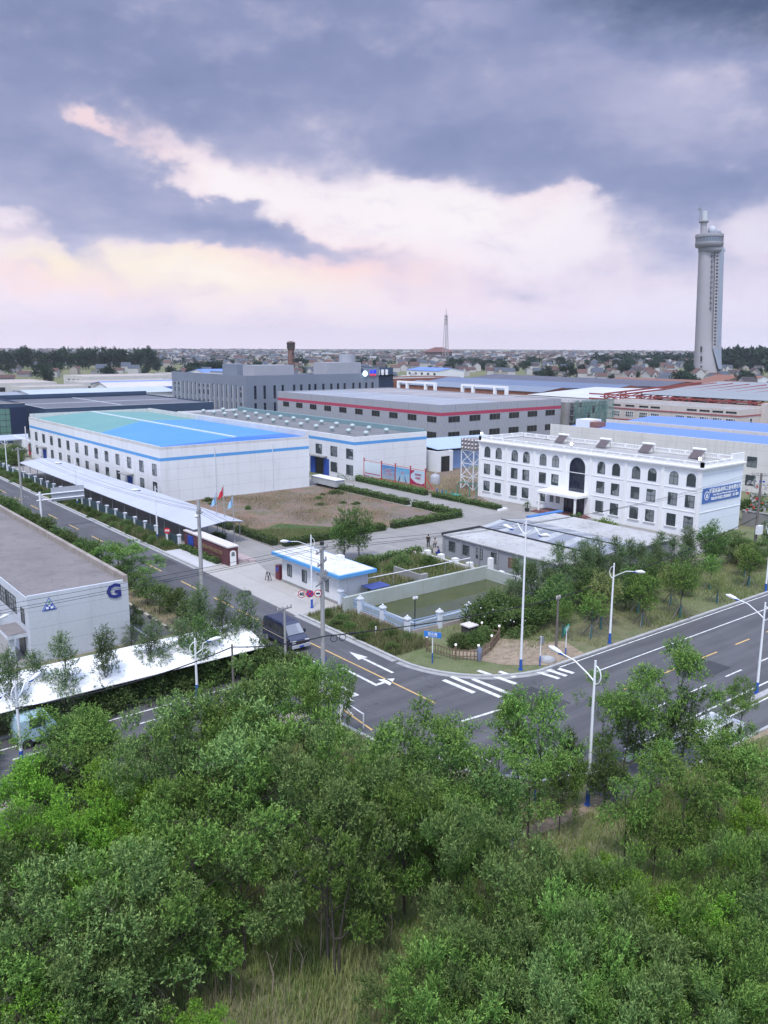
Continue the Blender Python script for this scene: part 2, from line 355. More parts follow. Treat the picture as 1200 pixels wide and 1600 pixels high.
# ------------------------------------------------------------------ meshes and objects
class MB:
    """collects shapes; build() links them as ONE mesh object"""
    def __init__(s): s.v, s.f, s.mi, s.sm = [], [], [], []
    def add(s, vs_, fs, mi=0, smooth=False):
        o = len(s.v); s.v += [tuple(map(float, q)) for q in vs_]
        for q in fs: s.f.append(tuple(o+i for i in q)); s.mi.append(mi); s.sm.append(smooth)
        return s
    def box(s, x0, y0, z0, x1, y1, z1, mi=0):
        if x0 > x1: x0, x1 = x1, x0
        if y0 > y1: y0, y1 = y1, y0
        return s.add([(x0, y0, z0), (x1, y0, z0), (x1, y1, z0), (x0, y1, z0), (x0, y0, z1), (x1, y0, z1), (x1, y1, z1), (x0, y1, z1)],
                     [(3, 2, 1, 0), (4, 5, 6, 7), (0, 1, 5, 4), (1, 2, 6, 5), (2, 3, 7, 6), (3, 0, 4, 7)], mi)
    def bar(s, p, q, w, h=None, mi=0):
        """a square bar from p to q"""
        h = h or w; p, q = Vector(p), Vector(q); d = (q-p).normalized()
        a = d.cross(Vector((0, 0, 1))); a = a.normalized() if a.length > 1e-4 else Vector((1, 0, 0)); b = a.cross(d)
        vs_ = [r+a*(i*w/2)+b*(j*h/2) for r in (p, q) for i, j in ((-1, -1), (1, -1), (1, 1), (-1, 1))]
        return s.add(vs_, [(0, 1, 2, 3), (7, 6, 5, 4), (0, 4, 5, 1), (1, 5, 6, 2), (2, 6, 7, 3), (3, 7, 4, 0)], mi)
    def prism(s, poly, z0, z1, mi=0):
        n = len(poly)
        vs_ = [(x, y, z0) for x, y in poly]+[(x, y, z1) for x, y in poly]
        return s.add(vs_, [tuple(range(n))[::-1], tuple(range(n, 2*n))]+[(i, (i+1) % n, n+(i+1) % n, n+i) for i in range(n)], mi)
    def extr(s, poly, o, u, w, d, mi=0):
        """polygon in the plane o + a*u + b*w, pushed along d"""
        o, u, w, d = Vector(o), Vector(u), Vector(w), Vector(d); n = len(poly)
        vs_ = [o+u*a+w*b for a, b in poly]; vs_ += [q+d for q in vs_]
        return s.add(vs_, [tuple(range(n)), tuple(range(n, 2*n))[::-1]]+[(i, n+i, n+(i+1) % n, (i+1) % n) for i in range(n)], mi)
    def tube(s, pts, rad, seg=8, mi=0, cap=True):
        pts = [Vector(p) for p in pts]; n = len(pts)
        rad = [rad]*n if isinstance(rad, (int, float)) else list(rad)
        vs_ = []; a = None
        for i in range(n):
            d = (pts[min(i+1, n-1)]-pts[max(i-1, 0)]).normalized()
            if a is None: a = d.cross(Vector((.13, .2, .97))) if abs(d.z) < .9 else d.cross(Vector((1, .1, 0)))
            a = (a-d*a.dot(d)).normalized(); b = d.cross(a)
            vs_ += [pts[i]+(a*math.cos(2*math.pi*k/seg)+b*math.sin(2*math.pi*k/seg))*rad[i] for k in range(seg)]
        fs = [(i*seg+k, i*seg+(k+1) % seg, (i+1)*seg+(k+1) % seg, (i+1)*seg+k) for i in range(n-1) for k in range(seg)]
        s.add(vs_, fs, mi, True)
        if cap: s.add(vs_[:seg], [tuple(range(seg))[::-1]], mi); s.add(vs_[-seg:], [tuple(range(seg))], mi)
        return s
    def cyl(s, x, y, z0, z1, r0, r1=None, seg=12, mi=0): return s.tube([(x, y, z0), (x, y, z1)], [r0, r0 if r1 is None else r1], seg, mi)
    def lathe(s, prof, x=0, y=0, seg=16, mi=0): return s.tube([(x, y, z) for r, z in prof], [max(r, 1e-3) for r, z in prof], seg, mi)
    def ball(s, c, r, seg=10, mi=0, sz=1.0):
        k = max(4, seg//2)
        vs_ = [(c[0]+r*math.sin(math.pi*i/k)*math.cos(2*math.pi*j/seg), c[1]+r*math.sin(math.pi*i/k)*math.sin(2*math.pi*j/seg), c[2]+r*sz*math.cos(math.pi*i/k)) for i in range(k+1) for j in range(seg)]
        return s.add(vs_, [(i*seg+j, (i+1)*seg+j, (i+1)*seg+(j+1) % seg, i*seg+(j+1) % seg) for i in range(k) for j in range(seg)], mi, True)
    def mesh(s, name, mats, off=(0, 0, 0)):
        me = bpy.data.meshes.new(name)
        me.from_pydata([(x-off[0], y-off[1], z-off[2]) for x, y, z in s.v], [], s.f)
        for m in (mats if isinstance(mats, (list, tuple)) else [mats]): me.materials.append(m)
        me.polygons.foreach_set('material_index', s.mi); me.polygons.foreach_set('use_smooth', s.sm)
        me.update(); return me
    def build(s, name, mats, parent=None, loc=None):
        """verts are in the world's coordinates; they are stored relative to the thing's base"""
        off = ORG.get(parent.name, (0, 0, 0)) if parent else (loc or (0, 0, 0))
        o = bpy.data.objects.new(name, s.mesh(name, mats, off)); C.objects.link(o)
        if parent: o.parent = parent
        else: o.location = off
        ORG[o.name] = off
        return o
ORG = {}
def tag(o, label, cat, group=None, kind=None):
    o['label'] = label; o['category'] = cat
    if group: o['group'] = group
    if kind: o['kind'] = kind
    return o
def thing(name, label, cat, loc=(0, 0, 0), group=None, rz=0):
    o = bpy.data.objects.new(name, None); C.objects.link(o); o.location = loc; o.rotation_euler = (0, 0, rz); o.empty_display_size = .5
    ORG[o.name] = tuple(loc)
    return tag(o, label, cat, group)
def struct(name, mb, m, kind='structure'):
    o = mb.build(name, m); o['kind'] = kind; return o
def put(name, me, parent, loc, rz=0):
    """a part that shares mesh data, placed at a world point under its thing"""
    off = ORG[parent.name]; o = bpy.data.objects.new(name, me); C.objects.link(o); o.parent = parent
    o.location = (loc[0]-off[0], loc[1]-off[1], loc[2]-off[2]); o.rotation_euler = (0, 0, rz); ORG[o.name] = tuple(loc)
    return o
def sub(name, me, parent):
    o = bpy.data.objects.new(name, me); C.objects.link(o); o.parent = parent; return o
def copy_tree(o, loc=None, rz=None, label=None, group=None, scale=None, parent=None):
    c = o.copy(); C.objects.link(c); c.parent = parent
    if loc is not None: c.location = loc
    if rz is not None: c.rotation_euler = (0, 0, rz)
    if scale is not None: c.scale = (scale,)*3 if isinstance(scale, (int, float)) else scale
    if label: c['label'] = label
    if group: c['group'] = group
    for ch in KIDS(o): copy_tree(ch, parent=c)
    return c
def KIDS(o):
    return [q for q in o.children]
ORD = ['first', 'second', 'third', 'fourth', 'fifth', 'sixth', 'seventh', 'eighth', 'ninth', 'tenth', 'eleventh', 'twelfth', 'thirteenth', 'fourteenth',
       'fifteenth', 'sixteenth', 'seventeenth', 'eighteenth', 'nineteenth', 'twentieth']
def nth(i): return ORD[i] if i < 20 else ('twenty-'+ORD[i-20] if i < 29 else str(i+1)+'th')
def text_mesh(txt, size, m, bold=0.0, depth=.01, align='CENTER', sx=1.0):
    cu = bpy.data.curves.new('lettering', 'FONT'); cu.body = txt; cu.size = size; cu.align_x = align; cu.align_y = 'CENTER'
    cu.extrude = depth; cu.offset = bold; cu.resolution_u = 2
    o = bpy.data.objects.new('lettering', cu); C.objects.link(o)
    me = bpy.data.meshes.new_from_object(o.evaluated_get(bpy.context.evaluated_depsgraph_get()))
    bpy.data.objects.remove(o); bpy.data.curves.remove(cu)
    # stand the lettering up: it faces -y, x runs to the right
    for v in me.vertices: v.co = (v.co.x*sx, -v.co.z, v.co.y)
    me.materials.clear(); me.materials.append(m); me.update(); return me
FACE = {'-y': 0.0, '-x': -math.pi/2, '+x': math.pi/2, '+y': math.pi}   # turn of a part built facing -y
WIN = {}
def window(parent, face, x, y, z, w, h, gl=None, nx=2, nz=1, fr=.06, arch=False, frame=None, sill=False, name='window', fd=.05):
    """glass with a frame and its bars, set on a wall face at its centre (x, y, z)"""
    gl = gl or win_dark; frame = frame or win_frame
    k = (w, h, gl.name, nx, nz, fr, arch, frame.name, sill, fd)
    if k not in WIN:
        g, f = MB(), MB()
        def outline(ww, hh):
            if not arch: return [(-ww, -hh), (ww, -hh), (ww, hh), (-ww, hh)]
            return [(-ww, -hh), (ww, -hh)]+[(ww*math.cos(math.pi*i/12), hh-ww+ww*math.sin(math.pi*i/12)) for i in range(13)]
        o1, o2 = outline(w/2, h/2), outline(w/2-fr, h/2-fr)
        g.extr(outline(w/2-.01, h/2-.01), (0, .02, 0), (1, 0, 0), (0, 0, 1), (0, -.035, 0))
        n = len(o1); d = fd
        vs_ = [(a, 0, b) for a, b in o1]+[(a, -d, b) for a, b in o1]+[(a, -d, b) for a, b in o2]+[(a, 0, b) for a, b in o2]
        f.add(vs_, [(i, (i+1) % n, n+(i+1) % n, n+i) for i in range(n)]+[(n+i, n+(i+1) % n, 2*n+(i+1) % n, 2*n+i) for i in range(n)]+[(2*n+i, 2*n+(i+1) % n, 3*n+(i+1) % n, 3*n+i) for i in range(n)])
        top = h/2-(w/2 if arch else 0)
        for i in range(1, nx):
            xx = -w/2+w*i/nx; f.box(xx-fr/2, -d+.006, -h/2+fr, xx+fr/2, 0, (top if not arch else h/2-.12))
        for i in range(1, nz+1 if arch else nz):
            zz_ = (-h/2+h*i/nz) if not arch else -h/2+(h-w/2)*i/nz
            f.box(-w/2+fr, -d+.009, zz_-fr/2, w/2-fr, 0, zz_+fr/2)
        WIN[k] = (g.mesh(name, gl), f.mesh('window_frame', frame))
        if sill: WIN[k] += (MB().box(-w/2-.25, -.16, -h/2-.16, w/2+.25, 0, -h/2-.02).mesh('sill', white_trim),)
    o = put(name, WIN[k][0], parent, (x, y, z), FACE[face])
    sub('window_frame', WIN[k][1], o)
    if sill: sub('sill', WIN[k][2], o)
    return o
def building(name, label, x0, y0, x1, y1, h, wall, group=None, roof=None, rz=None, par=.6, pt=.3, cat='building', roofname='roof'):
    """walls with a parapet round a roof set lower"""
    t = thing(name, label, cat, ((x0+x1)/2, (y0+y1)/2, 0), group)
    m = MB(); zr = h-par
    m.box(x0, y0, 0, x1, y1, zr)
    if par > 0:
        m.box(x0, y0, zr, x1, y0+pt, h); m.box(x0, y1-pt, zr, x1, y1, h); m.box(x0, y0+pt, zr, x0+pt, y1-pt, h); m.box(x1-pt, y0+pt, zr, x1, y1-pt, h)
    m.build('wall', wall, t)
    if roof: MB().box(x0+pt+.003, y0+pt+.003, zr-.05, x1-pt-.003, y1-pt-.003, zr+.05).build(roofname, roof, t)
    return t

# ------------------------------------------------------------------ ground, roads, yards
g = MB()
g.add([(-690, -390, 0), (5990, -390, 0), (5990, 5990, 0), (-690, 5990, 0)], [(0, 1, 2, 3)])
struct('ground', g, groundmat('ground_earth', ((.15, .17, .085), (.21, .185, .125), (.11, .14, .06)), .05, .5))
asph = asphalt('asphalt_lengthwise', (.082, .081, .088), 1, (.145, .143, .150)); asph2 = asphalt('asphalt_crosswise', (.085, .084, .091), 0, (.145, .143, .150))
ROADZ = .03
def sheet(name, polys, m, z, kind='structure'):
    q = MB()
    for p in polys: q.add([(x, y, z) for x, y in p], [tuple(range(len(p)))])
    return struct(name, q, m, kind)
def rect(x0, y0, x1, y1): return [(x0, y0), (x1, y0), (x1, y1), (x0, y1)]
def arc(cx, cy, r, a0, a1, n=10): return [(cx+r*math.cos(R(a0+(a1-a0)*i/n)), cy+r*math.sin(R(a0+(a1-a0)*i/n))) for i in range(n+1)]
# the side road runs away to the left, the main road to the right; they meet in the foreground with a rounded corner
CR = 9.0                                                            # kerb radius of the far corner
corner = arc(42.2+CR, 42.0+CR, CR, 180, 270)                          # (42.2, 51) -> (51.2, 42)
sheet('road', [[(34.0, 51), (42.2, 51), (42.2, 420), (34.2, 420)]], asph, ROADZ)
sheet('main_road', [[(31.5, 44.5), (31.9, 40), (33.2, 35), (36.5, 30.5), (41, 29.0), (420, 26.0), (420, 39.2), (51.2, 42.0)] + corner[::-1][1:] + [(34.0, 51), (33.4, 47)],
                    [(-120, 45.5), (31.5, 44.5), (33.4, 47), (34.0, 51), (31.5, 56.2), (-120, 57.2)]], asph2, ROADZ+.004)
sheet('cycle_lane', [[(38, 25.9), (420, 22.6), (420, 25.0), (38, 28.3)]], asph2, ROADZ)
sheet('footpath', [[(-20, 47.4), (30.5, 46.8), (30.5, 48.0), (-20, 48.6)]], slabs('path_slabs', (.36, .30, .27), (.28, .24, .22), (.2, .18, .16), .6, .6, .4, .02), ROADZ+.010)
sheet('trodden_path', [[(30, 26.8), (41, 26.2), (60, 24.4), (60, 25.0), (41, 27.0), (30, 27.8)]], groundmat('bare_earth', ((.34, .27, .20), (.27, .21, .16), (.20, .17, .12)), .5, 2.0), .02)
kerb = stuffmat('kerb_stone', (.42, .42, .42), (.30, .30, .30), 1.2, .8, .85, .3)
def kerbline(name, pts, w=.28, h=.14):
    q = MB()
    for i in range(len(pts)-1): q.bar((pts[i][0], pts[i][1], h/2+.01), (pts[i+1][0], pts[i+1][1], h/2+.01), w, h)
    return struct(name, q, kerb)
kerbline('kerb', [(42.35, 420), (42.35, 88.6)])
kerbline('kerb', [(42.35, 66.5), (42.35, 51)]+[(x+.1, y+.1) for x, y in corner[1:-1]]+[(51.2, 42.2), (420, 39.4)])
kerbline('kerb', [(34.0, 420), (33.85, 51), (33.3, 47), (31.4, 44.4), (-120, 45.3)])
kerbline('kerb', [(-120, 57.3), (31.5, 56.4)])
kerbline('kerb', [(42.6, 28.75), (420, 25.4)], .5, .12)
kerbline('kerb', [(31.4, 44.4), (31.8, 40), (33.1, 35), (36.4, 30.4), (40, 28.85)])
kerbline('kerb', [(38, 25.7), (420, 22.4)], .2, .12)
# gutters of pale concrete along the kerbs
sheet('gutter', [[(41.65, 66.5), (42.19, 66.5), (42.19, 51.2), (41.65, 51.2)], [(41.75, 180), (42.19, 180), (42.19, 88.6), (41.75, 88.6)],
                 arc(51.2, 51.0, 8.98, 181, 269)+arc(51.2, 51.0, 9.5, 269, 181)], stuffmat('gutter_concrete', (.36, .36, .36), (.26, .26, .26), .8, .8, .85, .3), ROADZ+.010)
# painted markings
MK, MZ = MB(), ROADZ+.014
def stripe(x0, y0, x1, y1, w, mb=MK):
    d = Vector((x1-x0, y1-y0)); n_ = Vector((-d.y, d.x)).normalized()*w/2
    mb.add([(x0+n_.x, y0+n_.y, MZ), (x0-n_.x, y0-n_.y, MZ), (x1-n_.x, y1-n_.y, MZ), (x1+n_.x, y1+n_.y, MZ)], [(0, 1, 2, 3)])
def yrd(x, y0=41.9, s=-.0076): return y0+(x-52)*s
for (a, b_) in (((42.45, 45.7), (42.6, 42.4)), ((43.4, 45.8), (43.6, 40.6)), ((44.4, 44.4), (44.6, 40.4)), ((46.0, 45.4), (46.4, 41.6)), ((47.2, 44.2), (47.4, 42.6)), ((49.6, 42.4), (49.9, 40.2)), ((50.6, 42.0), (50.8, 40.2)), ((51.5, 41.6), (51.7, 40.2))):
    stripe(a[0], a[1], b_[0], b_[1], .42)
stripe(53.5, 39.3, 400, 36.7, .13); stripe(51.8, 41.75, 400, 39.05, .12)
stripe(38.4, 39.4, 42.8, 39.0, .22)
stripe(44.0, 29.75, 400, 27.0, .16); stripe(44.0, 28.2, 400, 25.05, .13)
for x in np.arange(50, 330, 5.1): stripe(x+.6, 32.2-(x-62)*.0076, x+3.0, 32.18-(x-62)*.0076, .14)
stripe(-100, 55.5, 30.5, 54.7, .16)
for x in np.arange(-60, 30, 8): stripe(x, 53.0-(x-20)*.005, x+4, 52.98-(x-20)*.005, .14)
stripe(33.4, 39.0, 33.6, 35.5, .16); stripe(35.7, 38.4, 35.8, 34, .14)
stripe(34.4, 51, 33.0, 45, .12); stripe(36.5, 63, 36.5, 54, .12)
def arrow(x, y, dx, dy, turn=0):
    """a lane arrow, tip at (x, y), pointing along (dx, dy); a turn arrow bends to one side at the top"""
    d = Vector((dx, dy)).normalized(); n_ = Vector((-d.y, d.x)); p = Vector((x, y))
    if turn == 0:
        tri = [p, p-d*2.0+n_*.5, p-d*2.0-n_*.5]; stripe(*(p-d*2.0), *(p-d*6.0), .26)
    else:
        b_ = p-d*.9; s_ = n_*turn; tri = [b_+s_*2.0-d*.2, b_+s_*.8+d*.75-d*.1, b_+s_*.8-d*.75-d*.1]
        stripe(*(b_+s_*.82-d*.1), *(b_-d*.1+s_*.1), .3); stripe(*(b_+d*.05), *(p-d*5.5), .26)
    MK.add([(q.x, q.y, MZ) for q in tri], [(0, 1, 2)])
arrow(40.2, 55.3, .0, 1); arrow(37.6, 47.2, .0, -1, 1); arrow(35.3, 46.6, .0, -1, -1)
struct('road_markings', MK, paint('white_road_paint', .6))
pt = asphalt('patch_asphalt', (.05, .05, .056), 0, (.075, .074, .08))
sheet('road_patch', [rect(39.2, 92, 41.3, 97.5), rect(35.2, 70, 37.4, 73), rect(44.5, 36.6, 47, 40.5), [(58, 33.0), (63, 32.96), (63, 35.0), (58, 35.04)], [(78, 37.4), (80.5, 37.38), (80.5, 38.6), (78, 38.6)]], pt, ROADZ+.008)
MY = MB()
stripe(38.7, 63, 39.0, 42.8, .15, MY)
for y in (67.5, 72.5, 80.5, 90.0, 99.5, 109, 118.5, 128, 137.5, 147, 156.5, 166, 176, 186, 196, 206, 216): stripe(38.3, y, 38.3, y+4.3, .15, MY)
for x in np.arange(52, 330, 5.4): stripe(x+.2, 35.65-(x-62)*.0076, x+2.6, 35.63-(x-62)*.0076, .15, MY)
stripe(33.0, 46.5, 32.6, 42.2, .15, MY)
struct('centre_line', MY, paint('yellow_road_paint', .4, (.66, .44, .17)))
# yards
yard = slabs('yard_concrete', (.30, .285, .27), (.215, .205, .195), (.14, .135, .13), 4, 5, .65, .07)
sheet('yard', [[(42.5, 66), (47.0, 66), (53, 77.5), (70, 77.0), (92, 75), (93, 56), (103.7, 56), (103.7, 140), (53, 140), (52.5, 100), (42.5, 89)]], yard, .010)
pale = slabs('new_concrete', (.50, .50, .51), (.42, .42, .43), (.30, .30, .30), 5, 6, .4, .04)
sheet('new_paving', [[(42.5, 88.2), (45.4, 88.0), (45.6, 99), (42.5, 99)]], pale, .018)
sheet('apron', [[(41.9, 66.4), (47.2, 66.4), (47.2, 79), (49.5, 88), (42.2, 88.6)]], slabs('apron_concrete', (.40, .38, .36), (.33, .31, .29), (.22, .21, .2), 5, 6, .4, .04), .036)
earth = groundmat('dry_earth', ((.235, .155, .12), (.185, .155, .145), (.115, .13, .06)), .14, .35)
sheet('dirt_lot', [[(56.4, 92.6), (87.4, 92.6), (87.0, 129.6), (56.4, 129.6)], [(98, 92), (104, 104), (120, 104), (132, 150), (99, 136)]], earth, .018)
sheet('lawn', [[(56.4, 92.7), (72, 92.7), (68, 98), (63.5, 104.5), (57.5, 102)], [(98.2, 103), (103, 104), (105, 112), (99, 112)]], groundmat('lawn_green', ((.06, .10, .035), (.085, .115, .05), (.05, .085, .03)), .3, 1.5), .024)
sheet('forecourt', [[(53.6, 128.9), (90, 129.5), (90, 150), (53.5, 150)], [(46, 97), (53.5, 97), (53.5, 128.8), (53.4, 150), (55.5, 150.1), (55.5, 215), (46, 215)]], yard, .014)
sheet('factory_ground', [rect(-10, 69, 30.0, 160)], slabs('parking_concrete', (.26, .255, .25), (.20, .195, .19), (.13, .13, .13), 5, 5, .5, .05), .010)
sheet('car_park', [rect(26.6, 69, 30.2, 150)], asphalt('car_park_asphalt', (.085, .085, .09), 1, (.12, .12, .12)), .018)
sheet('verge', [[(30.5, 66), (33.7, 66), (33.9, 160), (30.6, 160)]], groundmat('verge_earth', ((.25, .20, .14), (.18, .155, .10), (.11, .12, .055)), .3, 1.4), .020)
sheet('bare_corner', [[(46.6, 49.2), (48.6, 45.0), (51.5, 42.6), (56, 42.45), (57, 45.5), (53, 49.5), (49, 51.2)]], groundmat('bare_earth', ()), .022)
ck = MB()
for i in range(40):
    ck.box(30.25, 66+i*2.0, 0, 30.5, 66.98+i*2.0, .2, 0); ck.box(30.25, 67+i*2.0, 0, 30.5, 67.98+i*2.0, .2, 1)
struct('car_park_kerb', ck, [stuffmat('black_kerb', (.05, .05, .05)), stuffmat('pale_kerb', (.45, .43, .38), None, 1, .6, .8, .3)])
sheet('bay_lines', [rect(28.0, 70, 28.14, 150)], paint('white_road_paint'), .024)
# the pond in its concrete basin
wm = NB('pond_water')
wv = wm.noise(wm.pos(), 1.6, 3); wc = wm.mix(wm.ramp(wm.noise(wm.pos(), .35, 4), .4, .65), (.060, .070, .016), (.048, .058, .013))
sheet('water', [rect(48.9, 57.0, 66.0, 64.3)], wm.fin(wc, .02, wv, .03, .02, 0, 1.0), .05)

# ------------------------------------------------------------------ the works with the blue roof
def stripes(t, x0, y0, x1, y1, z0, z1, m, name='stripe', faces='xy', e=.012):
    q = MB()
    if 'x' in faces: q.box(x0-e, y0-e, z0, x0+.05, y1, z1)
    if 'y' in faces: q.box(x0+.05, y0-e, z0, x1, y0+.05, z1)
    return q.build(name, m, t)
def porch(t, face, x, y, z, w, d, m=None, name='canopy'):
    q = MB()
    if face == '-x': q.box(x-d, y-w/2, z, x, y+w/2, z+.18)
    else: q.box(x-w/2, y-d, z, x+w/2, y, z+.18)
    return q.build(name, m or concrete, t)
def door(t, face, x, y, w, h, m=None, leafs=2, name='door'):
    m = m or blue_paint; q = MB(); hd = MB()
    for i in range(leafs):
        a, b = -w/2+w*i/leafs+.03, -w/2+w*(i+1)/leafs-.03
        q.box(a, -.06, .02, b, .02, h); q.box(a+.12, -.085, .25, b-.12, -.06, h*.45); q.box(a+.12, -.085, h*.52, b-.12, -.06, h-.2)
    hd.box(.08, -.16, h*.46, .12, -.09, h*.56)
    o = put(name, q.mesh(name, m), t, (x, y, 0), FACE[face]); sub('handle', hd.mesh('handle', grey_metal), o); return o
t = building('factory', 'long white two-storey factory with a bright blue and green roof beside the road', 56, 130, 85.4, 203.3, 9.05, white_seam, None, None, par=.0, cat='factory')
blue_roof = sheetmetal('blue_roof_sheet', (.075, .27, .62), .8, 'x', (.10, .31, .64), .5, .22)
green_roof = sheetmetal('green_roof_sheet', (.13, .31, .30), .8, 'x', (.17, .35, .33), .5, .22)
deep_blue = sheetmetal('deep_blue_sheet', (.05, .17, .52), .8, 'x', (.065, .20, .55), .5, .12)
q = MB()                                                             # parapet walls
q.box(56, 130, 9.05, 56.25, 203.3, 9.6); q.box(56.25, 130, 9.05, 85.4, 130.25, 9.5); q.box(85.15, 130.25, 9.05, 85.4, 203.3, 10.4); q.box(56.25, 203.05, 9.05, 85.15, 203.3, 10.3)
q.build('parapet', stuffmat('parapet_wall', (.62, .61, .60), (.50, .49, .48), .4, .7, .8, .3), t)
def slope(name, mat_, pts):
    r = MB(); r.add(pts, [tuple(range(len(pts)))]); return r.build(name, mat_, t)
ze, zr_ = 9.12, 10.15; xm = 70.6
slope('roof', blue_roof, [(56.3, 133, ze+.06), (xm, 131, zr_), (xm, 172, zr_), (56.3, 160, ze+.06)])
slope('roof', green_roof, [(56.3, 160, ze+.06), (xm, 172, zr_), (xm, 203, zr_), (56.3, 203, ze+.06)])
slope('roof', blue_roof, [(xm, 131, zr_), (85.1, 138, ze+.3), (85.1, 176, ze+.3), (xm, 172, zr_)])
slope('roof', green_roof, [(xm, 172, zr_), (85.1, 176, ze+.3), (85.1, 203, ze+.3), (xm, 203, zr_)])
slope('roof', deep_blue, [(56.3, 130.3, ze+.06), (85.1, 130.3, ze+.3), (85.1, 138, ze+.3), (xm, 131, zr_), (56.3, 133, ze+.06)])
MB().box(xm-.3, 131, zr_-.02, xm+.3, 203, zr_+.16).build('ridge_cap', stuffmat('ridge_flashing', (.55, .62, .66), None, 1), t)
stripes(t, 56, 130, 85.4, 203.3, 7.15, 7.68, stripe_blue)
for k in range(14): MB().box(55.88, 135.1+k*5.5-.2, 0, 56, 135.1+k*5.5+.2, 7.1).build('pilaster', white, t)
for k in range(14):
    y = 132.4+k*5.49
    window(t, '-x', 56, y, 5.5, 1.75, 1.95, nx=2, nz=2)
    if k not in (2, 11): window(t, '-x', 56, y, 2.45, 1.75, 1.95, nx=2, nz=2)
for y in (143.4, 192.8): door(t, '-x', 56, y, 2.4, 3.1); porch(t, '-x', 56, y, 3.5, 3.6, 1.5)
for x in (66, 77.5): MB().box(x-.07, 129.9, 0, x+.07, 130, 8.9).build('downpipe', stuffmat('pale_pipe', (.66, .68, .72)), t)
t = building('shed', 'small white flat-roofed annex behind the far end of the blue-roofed factory', 57, 206, 63, 222, 3.6, white, None, concrete, par=.3, cat='shed')
MB().box(56.95, 207, 0.1, 57.1, 209, 2.6).build('door', red_paint, t)

# ------------------------------------------------------------------ the second white factory
t = building('factory', 'white factory with grey roof dotted with round vents behind the dirt lot', 96, 130, 114.7, 210, 8.63, white_seam, None,
             stuffmat('grey_felt_roof', (.19, .19, .20), (.14, .14, .15), .15, .8, .8, .3), par=.55, cat='factory')
MB().box(113.9, 130.3, 8.1, 114.68, 209.7, 9.1).build('parapet', stuffmat('teal_coping', (.20, .30, .33), (.15, .24, .27), .4), t)
stripes(t, 96, 130, 114.7, 210, 7.05, 7.65, stripe_blue)
for k in range(3):
    window(t, '-x', 96, 131.6+k*5.4, 5.2, 2.3, 2.0, nx=2, nz=2)
    if k < 2: window(t, '-x', 96, 131.6+k*5.4, 2.0, 2.3, 2.0, nx=2, nz=2)
for k in range(3, 14): window(t, '-x', 96, 131.6+k*5.4, 5.2, 2.3, 2.0, nx=2, nz=2)
q = MB().box(95.97, 140.4, .02, 96.1, 143.6, 3.4); q.build('doorway', win_void, t)
for yy in (139.6, 144.5): MB().box(95.82, yy-.9, .05, 95.95, yy+.9, 3.4).build('door', blue_paint, t)
porch(t, '-x', 96, 142.2, 3.75, 5.6, 1.3)
vent = MB(); vent.lathe([(.28, 0), (.28, .35), (.55, .5), (.62, .75), (.5, 1.0), (.2, 1.15), (0, 1.18)], seg=12)
vme = vent.mesh('roof_vent', stuffmat('vent_metal', (.42, .50, .50), (.3, .37, .37), 2, .6, .4, .2))
for k in range(13):
    for j, x in enumerate((101.5, 108.5)):
        put('roof_vent', vme, t, (x, 133.5+k*6.0+(j*2.2), 8.13))
t = building('shed', 'small white annex with a dark doorway between the white and the striped factories', 116.5, 128.6, 121.0, 136, 4.4, white, None, concrete, par=.25, cat='shed')
MB().box(117.6, 128.56, .05, 120.0, 128.7, 3.3).build('doorway', win_void, t)
t = building('warehouse', 'low blue metal shed with a single-pitch roof in front of the striped factory', 121.2, 131, 142, 140, 3.9, sheetmetal('light_blue_cladding', (.22, .33, .60), .5, 'x', (.28, .38, .62), .5, .2), None, None, par=0, cat='shed')
q = MB(); q.add([(117.5, 129.6, 4.6), (143, 129.6, 4.3), (143, 141, 5.3), (117.5, 141, 5.6), (117.5, 129.6, 4.7), (143, 129.6, 4.4), (143, 141, 5.4), (117.5, 141, 5.7)], [(0, 3, 2, 1), (4, 5, 6, 7), (0, 1, 5, 4), (1, 2, 6, 5), (2, 3, 7, 6), (3, 0, 4, 7)])
q.build('roof', sheetmetal('pale_blue_sheet', (.42, .52, .70), .5, 'x', (.36, .45, .62), .5, .2), t)

# ------------------------------------------------------------------ the grey factory with the red stripe
b = NB('striped_cladding'); x_ = b.n('ShaderNodeSeparateXYZ'); b.l(b.pos(), x_.inputs[0])
xy_ = b.math('ADD', x_.outputs[0], x_.outputs[1])
tri = b.math('PINGPONG', b.math('SUBTRACT', xy_, 3.4), 3.8)
dia = b.math('FRACT', b.math('DIVIDE', b.math('ADD', b.math('MULTIPLY', tri, 1.0), b.math('MULTIPLY', x_.outputs[2], .55)), 1.15))
c = b.mix(b.math('MULTIPLY', b.math('GREATER_THAN', dia, .55), .75), (.30, .32, .40), (.38, .36, .33))
c = b.mix(b.math('MULTIPLY', b.math('LESS_THAN', b.math('FRACT', b.math('DIVIDE', b.math('SUBTRACT', xy_, 3.4), 7.6)), .012), .8), c, (.15, .15, .16))
c = b.mix(b.math('MULTIPLY', b.ramp(b.noise(b.pos(), .3, 5), .45, .7), .35), c, (.30, .31, .34))
clad = b.fin(c, .6)
t = building('factory', 'large grey factory with a red stripe and rows of dark open windows', 140.7, 154.2, 186.5, 232, 11.69, clad, None,
             sheetmetal('grey_sheet_roof', (.34, .36, .41), 1.2, 'y', (.28, .30, .35), .45, .3), par=.35, cat='factory')
stripes(t, 140.7, 154.2, 186.5, 232, 8.9, 9.75, stuffmat('red_stripe', (.40, .06, .11), (.36, .06, .11), .4))
MB().box(140.95, 193, 11.36, 186.2, 193.5, 11.52).box(140.95, 212, 11.36, 186.2, 212.4, 11.5).box(150, 172, 11.36, 186.2, 172.4, 11.5).build('roof_flashing', stuffmat('pale_flashing', (.55, .57, .62)), t)
